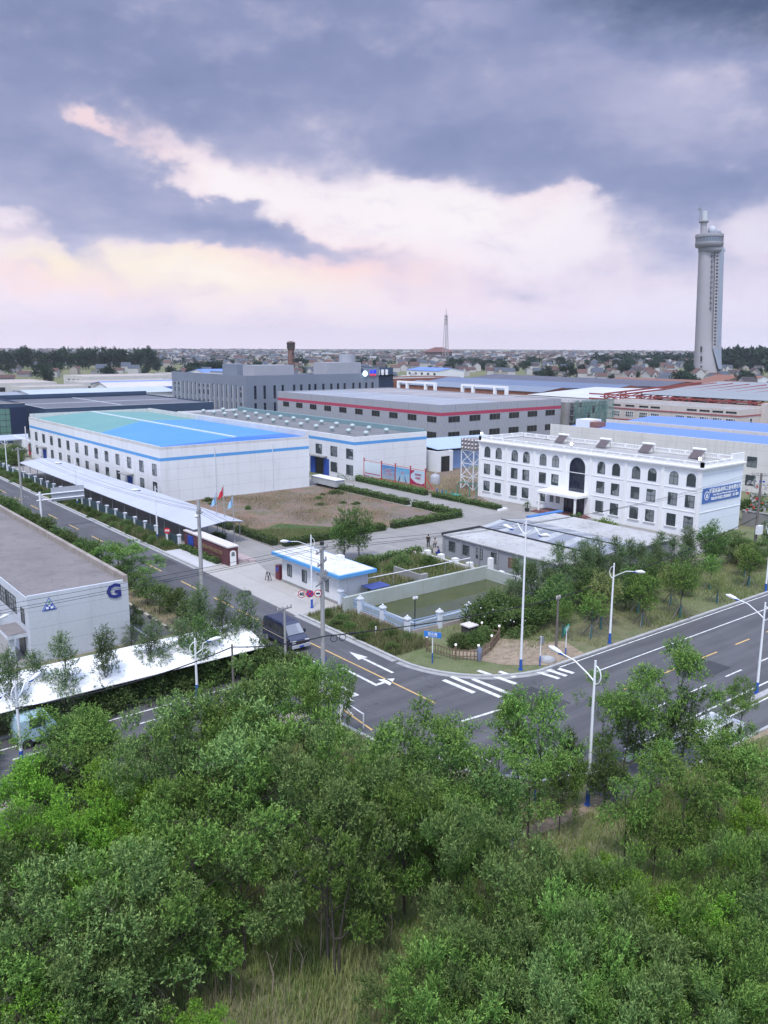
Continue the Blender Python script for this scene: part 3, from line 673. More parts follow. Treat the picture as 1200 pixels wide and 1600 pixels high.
MB().box(166, 154.6, 11.36, 186.2, 231.6, 11.46).build('roof', stuffmat('brown_grey_roof', (.33, .31, .32), (.26, .25, .26), .1, .9, .7, .3), t)
for k in range(10): window(t, '-x', 140.7, 157.6+k*7.7, 7.95, 3.6, 1.6, win_void, nx=3, nz=1, fr=.05, frame=grey_metal, fd=.03)
for k in range(5): window(t, '-x', 140.7, 157.6+k*7.7, 3.95, 3.6, 1.7, win_void, nx=3, nz=1, fr=.05, frame=grey_metal, fd=.03); window(t, '-x', 140.7, 157.6+k*7.7, .75, 3.6, 1.2, win_void, nx=3, nz=1, fr=.05, frame=grey_metal, fd=.03)
for k in range(6):
    window(t, '-y', 145.2+k*7.35, 154.2, 7.95, 4.0, 1.6, win_void, nx=3, nz=1, fr=.05, frame=grey_metal, fd=.03)
    window(t, '-y', 145.2+k*7.35, 154.2, 3.95, 4.0, 1.7, win_void, nx=3, nz=1, fr=.05, frame=grey_metal, fd=.03)
    window(t, '-y', 145.2+k*7.35, 154.2, .75, 4.0, 1.0, win_void, nx=3, nz=1, fr=.05, frame=grey_metal, fd=.03)
for n_, (xa, ya) in enumerate(((186.9, 228), (187.2, 196))):            # white gantry frames behind the roof
    q = MB()
    for k in (0, 6, 18, 24):
        q.box(xa, ya-k*.8, 11.2, xa+.8, ya-k*.8-.9, 13.6)
    q.box(xa, ya, 13.6, xa+.8, ya-20.1, 14.2)
    tag(q.build('concrete_frame', white_trim, None, (xa, ya, 11)), ('white concrete frame standing at the back of the striped factory roof, left one', 'white concrete frame standing at the back of the striped factory roof, right one')[n_], 'frame', 'concrete frames on the striped factory')
# scaffold under green net at its right end
t = thing('scaffolding', 'scaffold wrapped in green safety net at the end of the striped factory', 'scaffold', (189, 151, 0))
q = MB()
for x in np.arange(187, 206, 2.0):
    for y in (150, 152): q.cyl(x, y, 0, 11.4, .05, seg=5)
for z in np.arange(1.8, 11.4, 1.8): q.bar((187, 150, z), (205, 150, z), .07); q.bar((187, 152, z), (205, 152, z), .07); q.box(187, 150.2, z-.15, 205, 151.8, z-.08)
q.build('scaffold_pole', grey_metal, t)
nm = NB('green_net'); nm.b.inputs['Alpha'].default_value = .62
nc = nm.mix(nm.ramp(nm.noise(nm.scale(nm.pos(), (.7, .7, .35)), 1, 5), .35, .7), (.10, .21, .20), (.24, .34, .30)); nm.fin(nc, .8)
q = MB(); rr = random.Random(3)
for k in range(18):
    for j in range(6):
        z0, z1 = j*1.9, j*1.9+1.85
        if rr.random() < .93: q.add([(187+k, 149.8+rr.uniform(-.1, .1), z0), (188.02+k, 149.8+rr.uniform(-.1, .1), z0), (188.02+k, 149.8+rr.uniform(-.1, .1), z1), (187+k, 149.8+rr.uniform(-.1, .1), z1)], [(0, 1, 2, 3)])
q.build('safety_net', nm.m, t)
MB().box(188, 152.2, 0, 205, 190, 10.6).build('wall', concrete, t)

# ------------------------------------------------------------------ the white office with arched windows
OX, OY0, OY1, OD, OH = 103.8, 60.9, 103.5, 10.9, 9.75
t = thing('office_building', 'white three-storey office with arched top windows and tall dark entrance window', 'office building', (OX+5, 82, 0))
office = stuffmat('office_white_render', (.80, .81, .83), (.73, .74, .76), .3, .5, .7, .14, (.45, .43, .41), fine=.05)
office_end = stuffmat('office_end_render', (.74, .79, .86), (.70, .75, .83), .3, .5, .7, .12, (.5, .5, .5), hs=2.2, fine=.05)
MB().box(OX, OY0+.02, 0, OX+OD, OY1, OH).build('wall', office, t)
MB().box(OX+.05, OY0, 0, OX+OD+.01, OY0+.02, OH).build('end_wall', office_end, t)
MB().box(OX+.2, OY0+.2, OH, OX+OD-.2, OY1-.2, OH+.06).build('roof', stuffmat('office_roof', (.40, .39, .38), (.30, .29, .29), .3, .8, .8, .4), t)
q = MB()
for z, e, h_ in ((OH-.02, .42, .2), (OH-.3, .22, .28), (3.55, .06, .10), (6.65, .06, .10)):
    q.box(OX-e, OY0-e, z, OX+.1, OY1+e, z+h_); q.box(OX+.1, OY0-e, z, OX+OD+e*.2, OY0+.1, z+h_)
q.build('cornice', white_trim, t)
bp, bs = MB(), MB()                                                   # balustrade: rails and piers, with its balusters
def balus(p, q_, nseg):
    p, q_ = Vector(p), Vector(q_)
    for i in range(nseg+1):
        c_ = p+(q_-p)*i/nseg; bp.box(c_.x-.2, c_.y-.2, OH+.18, c_.x+.2, c_.y+.2, OH+.9)
    d = (q_-p)/nseg
    for i in range(nseg):
        a, b_ = p+d*i, p+d*(i+1)
        bp.bar((a.x, a.y, OH+.82), (b_.x, b_.y, OH+.82), .2, .14); bp.bar((a.x, a.y, OH+.25), (b_.x, b_.y, OH+.25), .2, .14)
        k = int(d.length/.28)
        for j in range(1, k):
            c_ = a+(b_-a)*j/k; bs.cyl(c_.x, c_.y, OH+.3, OH+.78, .1, seg=5)
balus((OX+.05, OY0+.05, 0), (OX+.05, OY1-.05, 0), 16); bp.box(OX+.06, OY0+.1, OH+.2, OX+.09, OY1-.1, OH+.80).box(OX+.1, OY0+.06, OH+.2, OX+7.4, OY0+.09, OH+.80); balus((OX+.05, OY0+.05, 0), (OX+7.5, OY0+.05, 0), 4); balus((OX+.05, OY1-.05, 0), (OX+OD-.2, OY1-.05, 0), 4)
balus((OX+OD-.3, OY0+1, 0), (OX+OD-.3, OY1-1, 0), 15)
bal = bp.build('balustrade', white_trim, t); bs.build('baluster', white_trim, bal)['kind'] = 'stuff'
MB().box(OX+7.6, OY0-.03, OH+.2, OX+OD, OY0+.25, OH+1.5).build('parapet', white_trim, t)
q = MB()
ys = (101.6, 98.9, 95.2, 92.6, 89.0, 86.4, 77.5, 74.8, 71.3, 68.6, 65.1, 62.4)
for y in (103.3, 97.05, 90.8, 84.6, 79.4, 73.05, 66.85, 61.1): MB().box(OX-.14, y-.28, 0, OX+.02, y+.28, OH-.3).build('pilaster', white_trim, t)
for y in ys:
    if y != 86.4: window(t, '-x', OX, y, 2.05, 1.45, 1.75, nx=2, nz=2, sill=True)
    window(t, '-x', OX, y, 5.05, 1.45, 1.75, nx=2, nz=2)
    window(t, '-x', OX, y, 8.05, 1.4, 1.85, nx=2, nz=1, arch=True)
window(t, '-x', OX, 82.0, 6.4, 3.0, 5.4, win_blue, nx=4, nz=5, fr=.05, arch=True, frame=dark_metal)
for y in (86.9, 85.6): window(t, '-x', OX, y, 2.0, .7, 1.3, nx=1, nz=1)
MB().box(OX-3.0, 79.6, 3.15, OX-.01, 87.6, 3.5).box(OX-2.9, 79.8, 3.5, OX-.01, 87.4, 3.62).build('portico_roof', white_trim, t)
for y in (80.0, 87.2): MB().cyl(OX-2.7, y, .25, 3.15, .2, seg=10).box(OX-2.97, y-.27, 0, OX-2.43, y+.27, .3).build('column', white_trim, t)
red_step = stuffmat('red_granite', (.20, .09, .085), (.16, .075, .07), 1, .6, .5, .3)
MB().box(OX-3.6, 79, .02, OX-.02, 88.2, .15).box(OX-3.1, 79.4, .15, OX-.02, 87.8, .30).build('steps', red_step, t)
o = MB().box(OX-.06, 80.4, .31, OX+.02, 84.6, 3.0).build('door', win_blue, t)
q = MB()
for y in (80.4, 81.45, 82.5, 83.55, 84.6): q.box(OX-.12, y-.06, .31, OX+.01, y+.06, 3.1)
q.box(OX-.12, 80.4, 2.95, OX+.01, 84.6, 3.12); q.box(OX-.1, 80.4, 2.3, OX+.01, 84.6, 2.38)
q.build('door_frame', dark_metal, o)
# company board on the end wall
sg = MB().box(OX+.5, OY0-.08, 4.85, OX+10.4, OY0-.005, 6.95).build('sign_board', stuffmat('sign_blue', (.08, .17, .44), (.07, .15, .40), .8, .6, .6, .15), t)
wl = stuffmat('white_lettering', (.80, .82, .84), None, 2, .2, .6, fine=.03)
for txt, sz, z, bo, sx in (('曜能富晶材料工业有限公司', .72, 6.42, .012, .98), ('China High-tech Materials Industry Co., Ltd.', .36, 5.85, .004, 1.0), ('地址:城东·高新区工业园曜能路   电子·邮箱', .46, 5.32, .008, .86)):
    put('lettering', text_mesh(txt, sz, wl, bo, .012, 'CENTER', sx), sg, (OX+6.35, OY0-.095, z))
q = MB(); cx, cz = OX+1.55, 5.9                                        # round emblem: ring, leaves and a triangle
q.extr([(.62*math.cos(a), .62*math.sin(a)) for a in np.linspace(0, 2*math.pi, 24, endpoint=False)], (cx, OY0-.082, cz), (1, 0, 0), (0, 0, 1), (0, -.01, 0))
q.extr([(.50*math.cos(a), .50*math.sin(a)) for a in np.linspace(0, 2*math.pi, 24, endpoint=False)], (cx, OY0-.094, cz), (1, 0, 0), (0, 0, 1), (0, -.006, 0), 1)
q.extr([(-.3, -.32), (.3, -.32), (.16, 0), (.22, .0), (0, .4), (-.22, 0), (-.16, 0)], (cx, OY0-.102, cz), (1, 0, 0), (0, 0, 1), (0, -.006, 0))
q.build('emblem', [wl, MATS['sign_blue']], sg)
# solar water heaters on the roof
sh0 = None
for i, y in enumerate((92.4, 83.7, 75.6, 66.9)):
    lab = 'solar water heater with white tank on the office roof, %s from the left' % nth(i)
    if sh0 is None:
        sh0 = thing('solar_water_heater', lab, 'water heater', (OX+7.6, y, OH+.06), 'solar water heaters on the office roof')
        p0 = (OX+7.6, y, OH+.06); q = MB()
        q.add([(p0[0]-1.3, y-1.3, p0[2]+.25), (p0[0]-1.3, y+1.3, p0[2]+.25), (p0[0]+.6, y+1.3, p0[2]+1.75), (p0[0]+.6, y-1.3, p0[2]+1.75)], [(0, 1, 2, 3)])
        for k in range(14): q.tube([(p0[0]-1.3, y-1.25+k*.19, p0[2]+.28), (p0[0]+.6, y-1.25+k*.19, p0[2]+1.78)], .06, 5)
        q.build('collector', stuffmat('collector_tubes', (.16, .13, .14), (.10, .085, .09), 2, .6, .25, spec=.6), sh0)
        MB().tube([(p0[0]+.75, y-1.5, p0[2]+1.95), (p0[0]+.75, y+1.5, p0[2]+1.95)], .3, 12).build('tank', white_metal, sh0)
        q = MB()
        for s in (-1.2, 1.2): q.bar((p0[0]+.75, y+s, p0[2]), (p0[0]+.75, y+s, p0[2]+1.7), .06); q.bar((p0[0]-1.3, y+s, p0[2]), (p0[0]-1.3, y+s, p0[2]+.25), .06); q.bar((p0[0]-1.3, y+s, p0[2]+.1), (p0[0]+.75, y+s, p0[2]+.1), .05)
        q.build('stand', grey_metal, sh0)
    else: copy_tree(sh0, (OX+8.6, y, OH+.06), label=lab, scale=.72)
sh0.scale = (.72, .72, .72); sh0.location.x += 1.0
bulb = lampmat('flood_lamp', (1, .98, .92), 14)
for i, (x, y) in enumerate(((OX-.1, OY1-.6), (OX-.1, 83.2), (OX-.1, OY0+.3))):
    s_ = thing('floodlight', ('lit white floodlight on the office balustrade at the far left corner', 'lit white floodlight on the office balustrade above the tall window', 'lit white floodlight on the office balustrade at the near corner')[i], 'floodlight', (x, y, OH+1.03), 'floodlights on the office roof')
    MB().bar((x, y, OH+1.0), (x, y, OH+1.3), .06).box(x-.10, y-.2, OH+1.2, x+.12, y+.2, OH+1.6).build('housing', grey_metal, s_)
    MB().box(x-.14, y-.18, OH+1.23, x-.10, y+.18, OH+1.57).build('lamp', bulb, s_)

# ------------------------------------------------------------------ blue-roofed halls behind the office
bl = sheetmetal('sky_blue_sheet', (.14, .25, .66), .9, 'y', (.17, .28, .68), .45, .12)
for i, (x0, y1, dep) in enumerate(((146, 123.5, 18), (167, 124, 24))):
    t = thing('factory', ('white factory hall with a sky-blue roof directly behind the arched office', 'white hall with a sky-blue roof, in front of the pinkish building')[i], 'factory', (x0+6, 95, 0))
    y0 = 40
    q = MB().box(x0, y0, 0, x0+dep, y1, 7.9).box(x0, y0, 7.9, x0+.3, y1, 9.0)
    q.build('wall', stuffmat('cream_wall', (.66, .64, .62), (.58, .56, .54), .2, .7, .75, .25, hs=2.6), t)
    q = MB(); q.add([(x0+.3, y0, 8.6), (x0+.3, y1-4, 8.6), (x0+dep/2, y1-4, 9.42), (x0+dep/2, y0, 9.42)], [(0, 1, 2, 3)]); q.add([(x0+dep/2, y0, 9.42), (x0+dep/2, y1-4, 9.42), (x0+dep, y1-4, 8.6), (x0+dep, y0, 8.6)], [(0, 1, 2, 3)])
    q.add([(x0+.3, y1-4, 7.9), (x0+.3, y1-4, 8.6), (x0+dep/2, y1-4, 9.42), (x0+dep, y1-4, 8.6), (x0+dep, y1-4, 7.9)], [(0, 1, 2, 3, 4)])
    q.build('roof', bl, t)
    for k in range(9):
        y = 48+k*5.6
        if i == 0 and y < 80: window(t, '-x', x0, y, 5.6, 1.9, 1.9, nx=2, nz=2); window(t, '-x', x0, y, 2.2, 1.9, 1.9, nx=2, nz=2)
s_ = thing('roof_bulkhead', 'small white stair head with brick side on the roof near the green scaffold', 'stair head', (150, 116, 8))
MB().box(148, 114.2, 7.9, 152, 118, 10.4).build('wall', white, s_); MB().box(148, 112.2, 7.9, 151, 114.2, 10.0).build('brick_wall', brickmat('red_brick', (.26, .11, .08), (.20, .085, .065), (.3, .28, .26)), s_)

# ------------------------------------------------------------------ pinkish two-storey building and the red steel hall behind it
pink = stuffmat('pinkish_render', (.56, .50, .47), (.50, .44, .42), .2, .7, .8, .3)
t = building('building', 'pinkish two-storey workshop with red trim lines and a row of white windows', 218, 118, 236, 166, 9.4, pink, None, concrete, par=.7, cat='workshop')
q = MB()
for z in (7.35, 4.0): q.box(217.85, 117.9, z, 218.02, 166, z+.35); q.box(218.02, 117.88, z, 236, 118.02, z+.35)
q.build('trim', stuffmat('dull_red_trim', (.34, .10, .11), None, .6, .5, .7, .2), t)
for k, y in enumerate((163.3, 158.4, 153.5, 148.6, 144.6, 136.2, 132.6, 128.6, 124.6, 120.6)):
    window(t, '-x', 218, y, 5.9, 2.9, 1.7, win_dark, nx=4, nz=2, fr=.09, frame=white_trim)
    if k not in (5, 99): window(t, '-x', 218, y, 8.45, 3.2, .6, win_void, nx=3, nz=1, fr=.05, frame=concrete)
window(t, '-y', 224, 118, 5.9, 1.4, 1.7, nx=1, nz=2, frame=white_trim); window(t, '-y', 232, 118, 8.2, 1.0, 1.2, nx=1, nz=2, frame=white_trim)
MB().box(229, 116.4, 0, 236, 118, 10.6).build('stair_tower', pink, t)
t = thing('steel_frame', 'unfinished hall with red steel frame and pale sheet roof behind the pinkish building', 'steel frame', (280, 140, 0))
q = MB()
for y in np.arange(95, 186, 6.5):
    q.bar((240, y, 0), (240, y, 10.2), .45); q.bar((252, y, 0), (252, y, 11), .4)
    q.bar((240, y, 10.2), (300, y, 12.6), .5); q.bar((240, y, 8.6), (252, y, 10.6), .25); q.bar((240, y, 10.0), (246, y, 8.2), .2)
for z in (8.4, 10.0): q.bar((240, 92, z), (240, 186, z), .35, .45)
q.bar((246, 92, 8.8), (246, 186, 8.8), .3)
for y in np.arange(95, 180, 13): q.bar((240, y, 8.4), (240, y+6.5, 10), .2); q.bar((240, y+6.5, 8.4), (240, y, 10), .2)
q.build('steel_frame', stuffmat('dusty_red_paint', (.32, .075, .07), (.27, .07, .065), .4, .6, .7, .3), t)
q = MB(); q.add([(241, 90, 10.7), (241, 166, 10.7), (310, 178, 12.9), (330, 90, 13.2)], [(0, 1, 2, 3)]); q.add([(241, 90, 10.55), (241, 166, 10.55), (310, 178, 12.75), (330, 90, 13.05)], [(3, 2, 1, 0)])
q.build('roof', sheetmetal('pale_grey_sheet', (.29, .31, .33), 1.6, 'y', (.24, .26, .28), .5, .35), t)
t = thing('warehouse', 'long warehouse with a white sheet roof and red edge posts near the tower', 'warehouse', (300, 210, 0))
MB().box(262, 182, 0, 350, 232, 6.6).build('wall', pink, t)
q = MB(); q.add([(261, 180, 6.7), (261, 234, 6.7), (306, 234, 8.6), (306, 180, 8.6)], [(0, 1, 2, 3)]); q.add([(306, 180, 8.6), (306, 234, 8.6), (352, 234, 6.7), (352, 180, 6.7)], [(0, 1, 2, 3)]); q.add([(261, 180, 6.7), (306, 180, 8.6), (352, 180, 6.7)], [(0, 1, 2)])
q.build('roof', stuffmat('white_sheet_roof', (.60, .61, .63), (.50, .51, .53), .1, .8, .5, .3), t)
q = MB()
for x in np.arange(258, 352, 7): q.bar((x, 178, 5.5), (x, 178, 9.2), .35)
q.bar((256, 178, 7.6), (352, 178, 7.6), .3); q.bar((256, 178, 9.1), (352, 178, 9.1), .18)
q.build('railing', red_paint, t)

# ------------------------------------------------------------------ gatehouse, gate wall, low shed
t = building('gatehouse', 'white gatehouse with sky-blue roof edge beside the entrance apron', 47.3, 66.8, 51.0, 77.8, 2.98, white, None, None, par=0, cat='gatehouse')
MB().box(46.65, 65.9, 2.98, 51.5, 79.0, 3.32).build('roof_edge', stripe_blue, t)
MB().box(46.85, 66.1, 3.32, 51.3, 78.8, 3.37).build('roof', stuffmat('gatehouse_roof', (.66, .66, .66), (.54, .54, .53), .5, .8, .8, .5), t)
for y in (76.2, 73.2, 68.9): window(t, '-x', 47.3, y, 1.62, .95 if y > 70 else .6, 1.35, nx=2, nz=1)
window(t, '-y', 49, 66.8, 1.6, .6, 1.2, nx=1, nz=1) if 0 else None
MB().box(47.24, 66.74, 0, 47.32, 77.86, .3).box(47.32, 66.74, 0, 51.0, 66.82, .3).build('plinth', concrete, t)
for x in (48.4, 50.75): MB().box(x, 66.68, .3, x+.1, 66.78, 2.9).build('downpipe', white_metal, t)
MB().box(50.0, 70.5, 3.37, 50.7, 71.3, 3.95).build('roof_hatch', white_metal, t)
s_ = thing('gate_machine', 'dark red folded sliding gate standing at the end of the gatehouse', 'gate', (47.7, 78.6, 0))
MB().box(47.2, 78.3, .05, 47.9, 79.1, 1.65).build('motor_cabinet', stuffmat('maroon_metal', (.16, .04, .055), None, 1.5, .5, .45), s_)
MB().box(47.18, 78.45, 1.0, 47.22, 78.9, 1.5).build('sign_plate', blue_paint, s_)
q = MB()
for k in range(7): q.bar((47.95+k*.22, 78.4, .1), (47.95+k*.22+.2, 79.0, 1.35), .05); q.bar((47.95+k*.22, 79.0, .1), (47.95+k*.22+.2, 78.4, 1.35), .05); q.box(47.95+k*.22, 78.35, .05, 48.0+k*.22, 79.05, 1.4)
q.build('folding_lattice', grey_metal, s_)
s_ = thing('trestle', 'small dark folding trestle standing on the apron by the gatehouse', 'trestle', (46.2, 79.0, 0))
q = MB()
for a in (-.3, .3):
    for d in (-.25, .25): q.bar((46.2+d, 79+a, 0), (46.2, 79+a, 1.0), .06)
q.bar((46.2, 78.7, .95), (46.2, 79.3, .95), .06); q.bar((46.2, 78.7, .4), (46.2, 79.3, .4), .05); q.build('frame', dark_metal, s_)
mar = brickmat('maroon_brick', (.13, .045, .055), (.10, .035, .045), (.17, .10, .10), .5, .2)
t = thing('gate_wall', 'maroon brick entrance wall with white coping and small white arched door', 'wall', (46.4, 93, 0))
MB().box(45.6, 87.3, 0, 46.95, 99.2, 2.25).build('wall', mar, t)
MB().box(45.5, 87.2, 2.25, 47.05, 99.3, 2.42).build('coping', stuffmat('pink_white_coping', (.62, .57, .56), None, 1, .6, .7, .25), t)
q = MB(); q.extr([(-.4, 0), (.4, 0), (.4, 1.55)]+[(.4*math.cos(a), 1.55+.3*math.sin(a)) for a in np.linspace(.2, math.pi-.2, 8)]+[(-.4, 1.55)], (46.25, 87.3, .02), (1, 0, 0), (0, 0, 1), (0, -.06, 0))
o = q.build('door', white_trim, t)
q = MB(); q.extr([(-.22, 1.15), (.22, 1.15), (.22, 1.55), (.12, 1.68), (-.12, 1.68), (-.22, 1.55)], (46.25, 87.24, .02), (1, 0, 0), (0, 0, 1), (0, -.012, 0)); q.build('pane', win_dark, o)
MB().box(45.56, 96.6, .7, 45.6, 98.2, 1.95).build('sign_plate', stuffmat('sign_deep_blue', (.02, .04, .32), (.03, .12, .40), 1.2, .8, .5), t)
put('lettering', text_mesh('曜能富晶材料有限公司', .55, stuffmat('bronze_letters', (.24, .16, .09)), .01, .02, 'CENTER', 1.2), t, (45.57, 92.0, 1.3), FACE['-x'])
MB().box(46.96, 87.5, .0, 49.6, 91.5, .18).box(46.96, 87.5, .18, 48.6, 91.0, .34).build('steps', stuffmat('pink_stone', (.42, .33, .33), None, .8, .6, .7, .3), t)
# low shed with three roof bands
t = thing('shed', 'long low grey shed with pale roof bands and translucent middle roof', 'shed', (80, 66, 0))
grey_wall = stuffmat('grey_panel_wall', (.30, .31, .34), (.25, .26, .29), .5, .6, .75, .3, vsm=2.9)
MB().box(69.5, 56.2, 0, 91, 75.5, 2.7).build('wall', grey_wall, t)
q = MB(); q.box(69.3, 56.0, 2.7, 76, 75.2, 2.82); q.box(84.4, 56.0, 2.7, 91.2, 75.7, 2.82)
q.build('flat_roof', stuffmat('pale_roof_felt', (.46, .46, .46), (.34, .335, .33), .25, .9, .8, .7), t)
q = MB(); q.add([(76, 56, 2.78), (80.2, 56, 3.35), (80.2, 75.6, 3.35), (76, 75.6, 2.78)], [(0, 1, 2, 3)]); q.add([(80.2, 56, 3.35), (84.4, 56, 2.78), (84.4, 75.6, 2.78), (80.2, 75.6, 3.35)], [(0, 1, 2, 3)])
q.add([(76, 56, 2.6), (84.4, 56, 2.6), (84.4, 56, 2.78), (80.2, 56, 3.35), (76, 56, 2.78)], [(0, 1, 2, 3, 4)])
bb = NB('translucent_roof'); x_ = bb.n('ShaderNodeSeparateXYZ'); bb.l(bb.pos(), x_.inputs[0])
ban = bb.math('GREATER_THAN', bb.math('FRACT', bb.math('DIVIDE', x_.outputs[1], 3.3)), .62)
c = bb.mix(ban, (.26, .28, .33), (.44, .46, .48)); rib = bb.math('LESS_THAN', bb.math('FRACT', bb.math('DIVIDE', x_.outputs[1], .4)), .25)
c = bb.mix(bb.math('MULTIPLY', rib, .25), c, (.12, .13, .15)); c = bb.mix(bb.math('MULTIPLY', bb.ramp(bb.noise(bb.pos(), .6, 5), .45, .7), .4), c, (.2, .2, .2))
q.build('middle_roof', bb.fin(c, .35, rib, .4, .03, 0, .4), t)
MB().box(75.9, 56.0, 2.82, 76.06, 75.6, 3.0).box(80.08, 56.0, 3.33, 80.32, 75.6, 3.42).box(69.3, 75.2, 2.7, 76, 75.5, 3.05).build('gutter', dark_metal, t)
MB().box(86, 75.6, 2.75, 93, 76.4, 2.95).build('awning', stuffmat('awning_blue', (.06, .20, .50), (.05, .16, .42), 1, .5, .5, .2), t)
for k, y in enumerate((73.7, 71.2, 68.9, 66.4)): window(t, '-x', 69.5, y, 1.55, 1.15, 1.25, nx=3, nz=3)
for y in (63.6, 60.6, 57.6): MB().box(69.46, y-.6, .9, 69.55, y+.6, 2.1).build('boarded_window', stuffmat('rusty_board', (.17, .10, .08), (.12, .08, .07), 1.5, .7, .8, .3), t)
for k in range(7): MB().box(69.38, 56.4+k*3.1, 0, 69.5, 56.6+k*3.1, 2.7).build('pilaster', stuffmat('grey_pilaster', (.27, .28, .31)), t)
# ------------------------------------------------------------------ the building with the letter G, lower left
gw = stuffmat('grey_white_panels', (.52, .55, .60), (.45, .48, .53), .25, .7, .75, .22, (.25, .25, .25), hs=1.45)
t = thing('factory', 'grey flat-roofed factory with a big dark blue letter G on its end wall', 'factory', (22, 69.5, 0))
q = MB().box(17.9, 69.5, 0, 26.4, 150, 5.55); q.box(17.9, 69.5, 5.55, 26.0, 69.75, 5.75); q.build('wall', gw, t)
old_roof = stuffmat('old_felt_roof', (.22, .20, .20), (.17, .155, .155), .25, .9, .85, .55, (.09, .08, .08), bump=.2)
MB().box(18.0, 69.76, 5.55, 26.0, 150, 5.62).build('roof', old_roof, t)
MB().box(26.0, 69.5, 5.55, 26.4, 150, 6.15).build('parapet', stuffmat('stained_parapet', (.36, .32, .29), (.22, .19, .17), .6, .9, .9, .6), t)
MB().box(17.85, 69.6, 4.6, 17.9, 69.9, 4.62).build('trim', gw, t)
put('lettering', text_mesh('G', 1.75, stuffmat('navy_letter', (.02, .03, .20)), .05, .04, 'CENTER', 1.05), t, (25.1, 69.45, 4.85), 0)
q = MB(); E_ = lambda pts, mi, d: q.extr(pts, (19.6, 69.5-d, 4.75), (1, 0, 0), (0, 0, 1), (0, -.02, 0), mi)
E_([(-.62, -.5), (.62, -.5), (0, .62)], 0, 0); E_([(-.52, -.44), (.52, -.44), (0, .5)], 1, .012)
E_([(-.5, -.46), (.5, -.46), (.2, .1), (0, -.22), (-.2, .1)], 0, .03); E_([(-.30, -.36), (-.08, -.36), (-.08, -.16), (-.30, -.16)], 2, .05); E_([(.08, -.36), (.30, -.36), (.30, -.16), (.08, -.16)], 2, .05); E_([(-.14, .12), (.14, .12), (0, .42)], 3, .05)
q.build('emblem', [stuffmat('emblem_blue', (.04, .09, .40)), stuffmat('emblem_white', (.7, .72, .75)), wl, stuffmat('emblem_green', (.12, .34, .26))], t)
for k in range(11): window(t, '-x', 17.9, 74.6+k*3.3, 4.1, 3.1, 1.5, win_dark, nx=4, nz=3)
window(t, '-x', 17.9, 71.2, 3.7, 1.0, 1.3, win_dark, nx=1, nz=2)
for y in (72.0, 80.6): MB().box(16.3, y-1.7, 2.1, 17.9, y+1.7, 2.4).build('canopy', stuffmat('canopy_white', (.58, .61, .66), None, .5, .5, .7, .3), t); MB().box(16.34, y-1.66, 2.4, 17.88, y+1.66, 2.44).build('canopy_top', old_roof, t); MB().box(16.5, y-1.5, 0, 16.9, y-1.1, 2.1).build('column', gw, t)
for y in (72.0, 80.6): MB().box(17.84, y-.9, .05, 17.92, y+.9, 2.0).build('doorway', win_void, t)
# white membrane carport in front of it
t = thing('membrane_carport', 'long white membrane carport roof in front of the letter G building', 'carport', (20, 58, 0))
q = MB(); nx_, ny_ = 60, 8; vs_ = []
for i in range(nx_+1):
    x = -6+38.0*i/nx_
    for j in range(ny_+1):
        y = 55.4+5.6*j/ny_
        z = 2.35+.75*math.sin(math.pi*j/ny_*.8)+.05*math.cos(2*math.pi*(x+6)/5.4)*math.sin(math.pi*j/ny_)
        vs_.append((x, y, z))
fs = [(i*(ny_+1)+j, (i+1)*(ny_+1)+j, (i+1)*(ny_+1)+j+1, i*(ny_+1)+j+1) for i in range(nx_) for j in range(ny_)]
q.add(vs_, fs, 0, True); q.add([(x, y, z-.04) for x, y, z in vs_], [f[::-1] for f in fs], 0, True)
q.build('roof', stuffmat('membrane', (.84, .84, .85), (.77, .78, .79), .3, .5, .6, .10, (.5, .5, .5), fine=.03), t)
for i in range(8):
    q = MB(); q.cyl(-6+5.4*i+.2, 60.6, 0, 2.6, .09, seg=8); q.tube([(-6+5.4*i+.2, 60.6, 2.2), (-6+5.4*i+.2, 58.5, 2.9), (-6+5.4*i+.2, 55.6, 2.3)], .06, 6); q.build('post', white_metal, t)
cab = thing('van', 'pale blue van half hidden by trees beside the white carport', 'van', (14.0, 54.9, 0))
q = MB(); q.extr([(-1.3, .4), (1.25, .4), (1.3, 1.0), (.95, 1.35), (.75, 1.9), (-1.2, 1.95), (-1.35, 1.2)], (14.0, 54.0, 0), (1, 0, 0), (0, 0, 1), (0, 1.7, 0)); q.build('body', stuffmat('pale_blue_paint', (.40, .55, .66), None, 1, .2, .3, spec=.5), cab)
for yy in (53.97, 55.68): MB().box(13.4, yy, 1.35, 14.4, yy+.05, 1.9).build('window', win_dark, cab)
for dx in (-.8, .8):
    for yy in (54.05, 55.65): MB().tube([(14.0+dx, yy-.1, .35), (14.0+dx, yy+.1, .35)], .35, 14).build('wheel', dark_metal, cab)
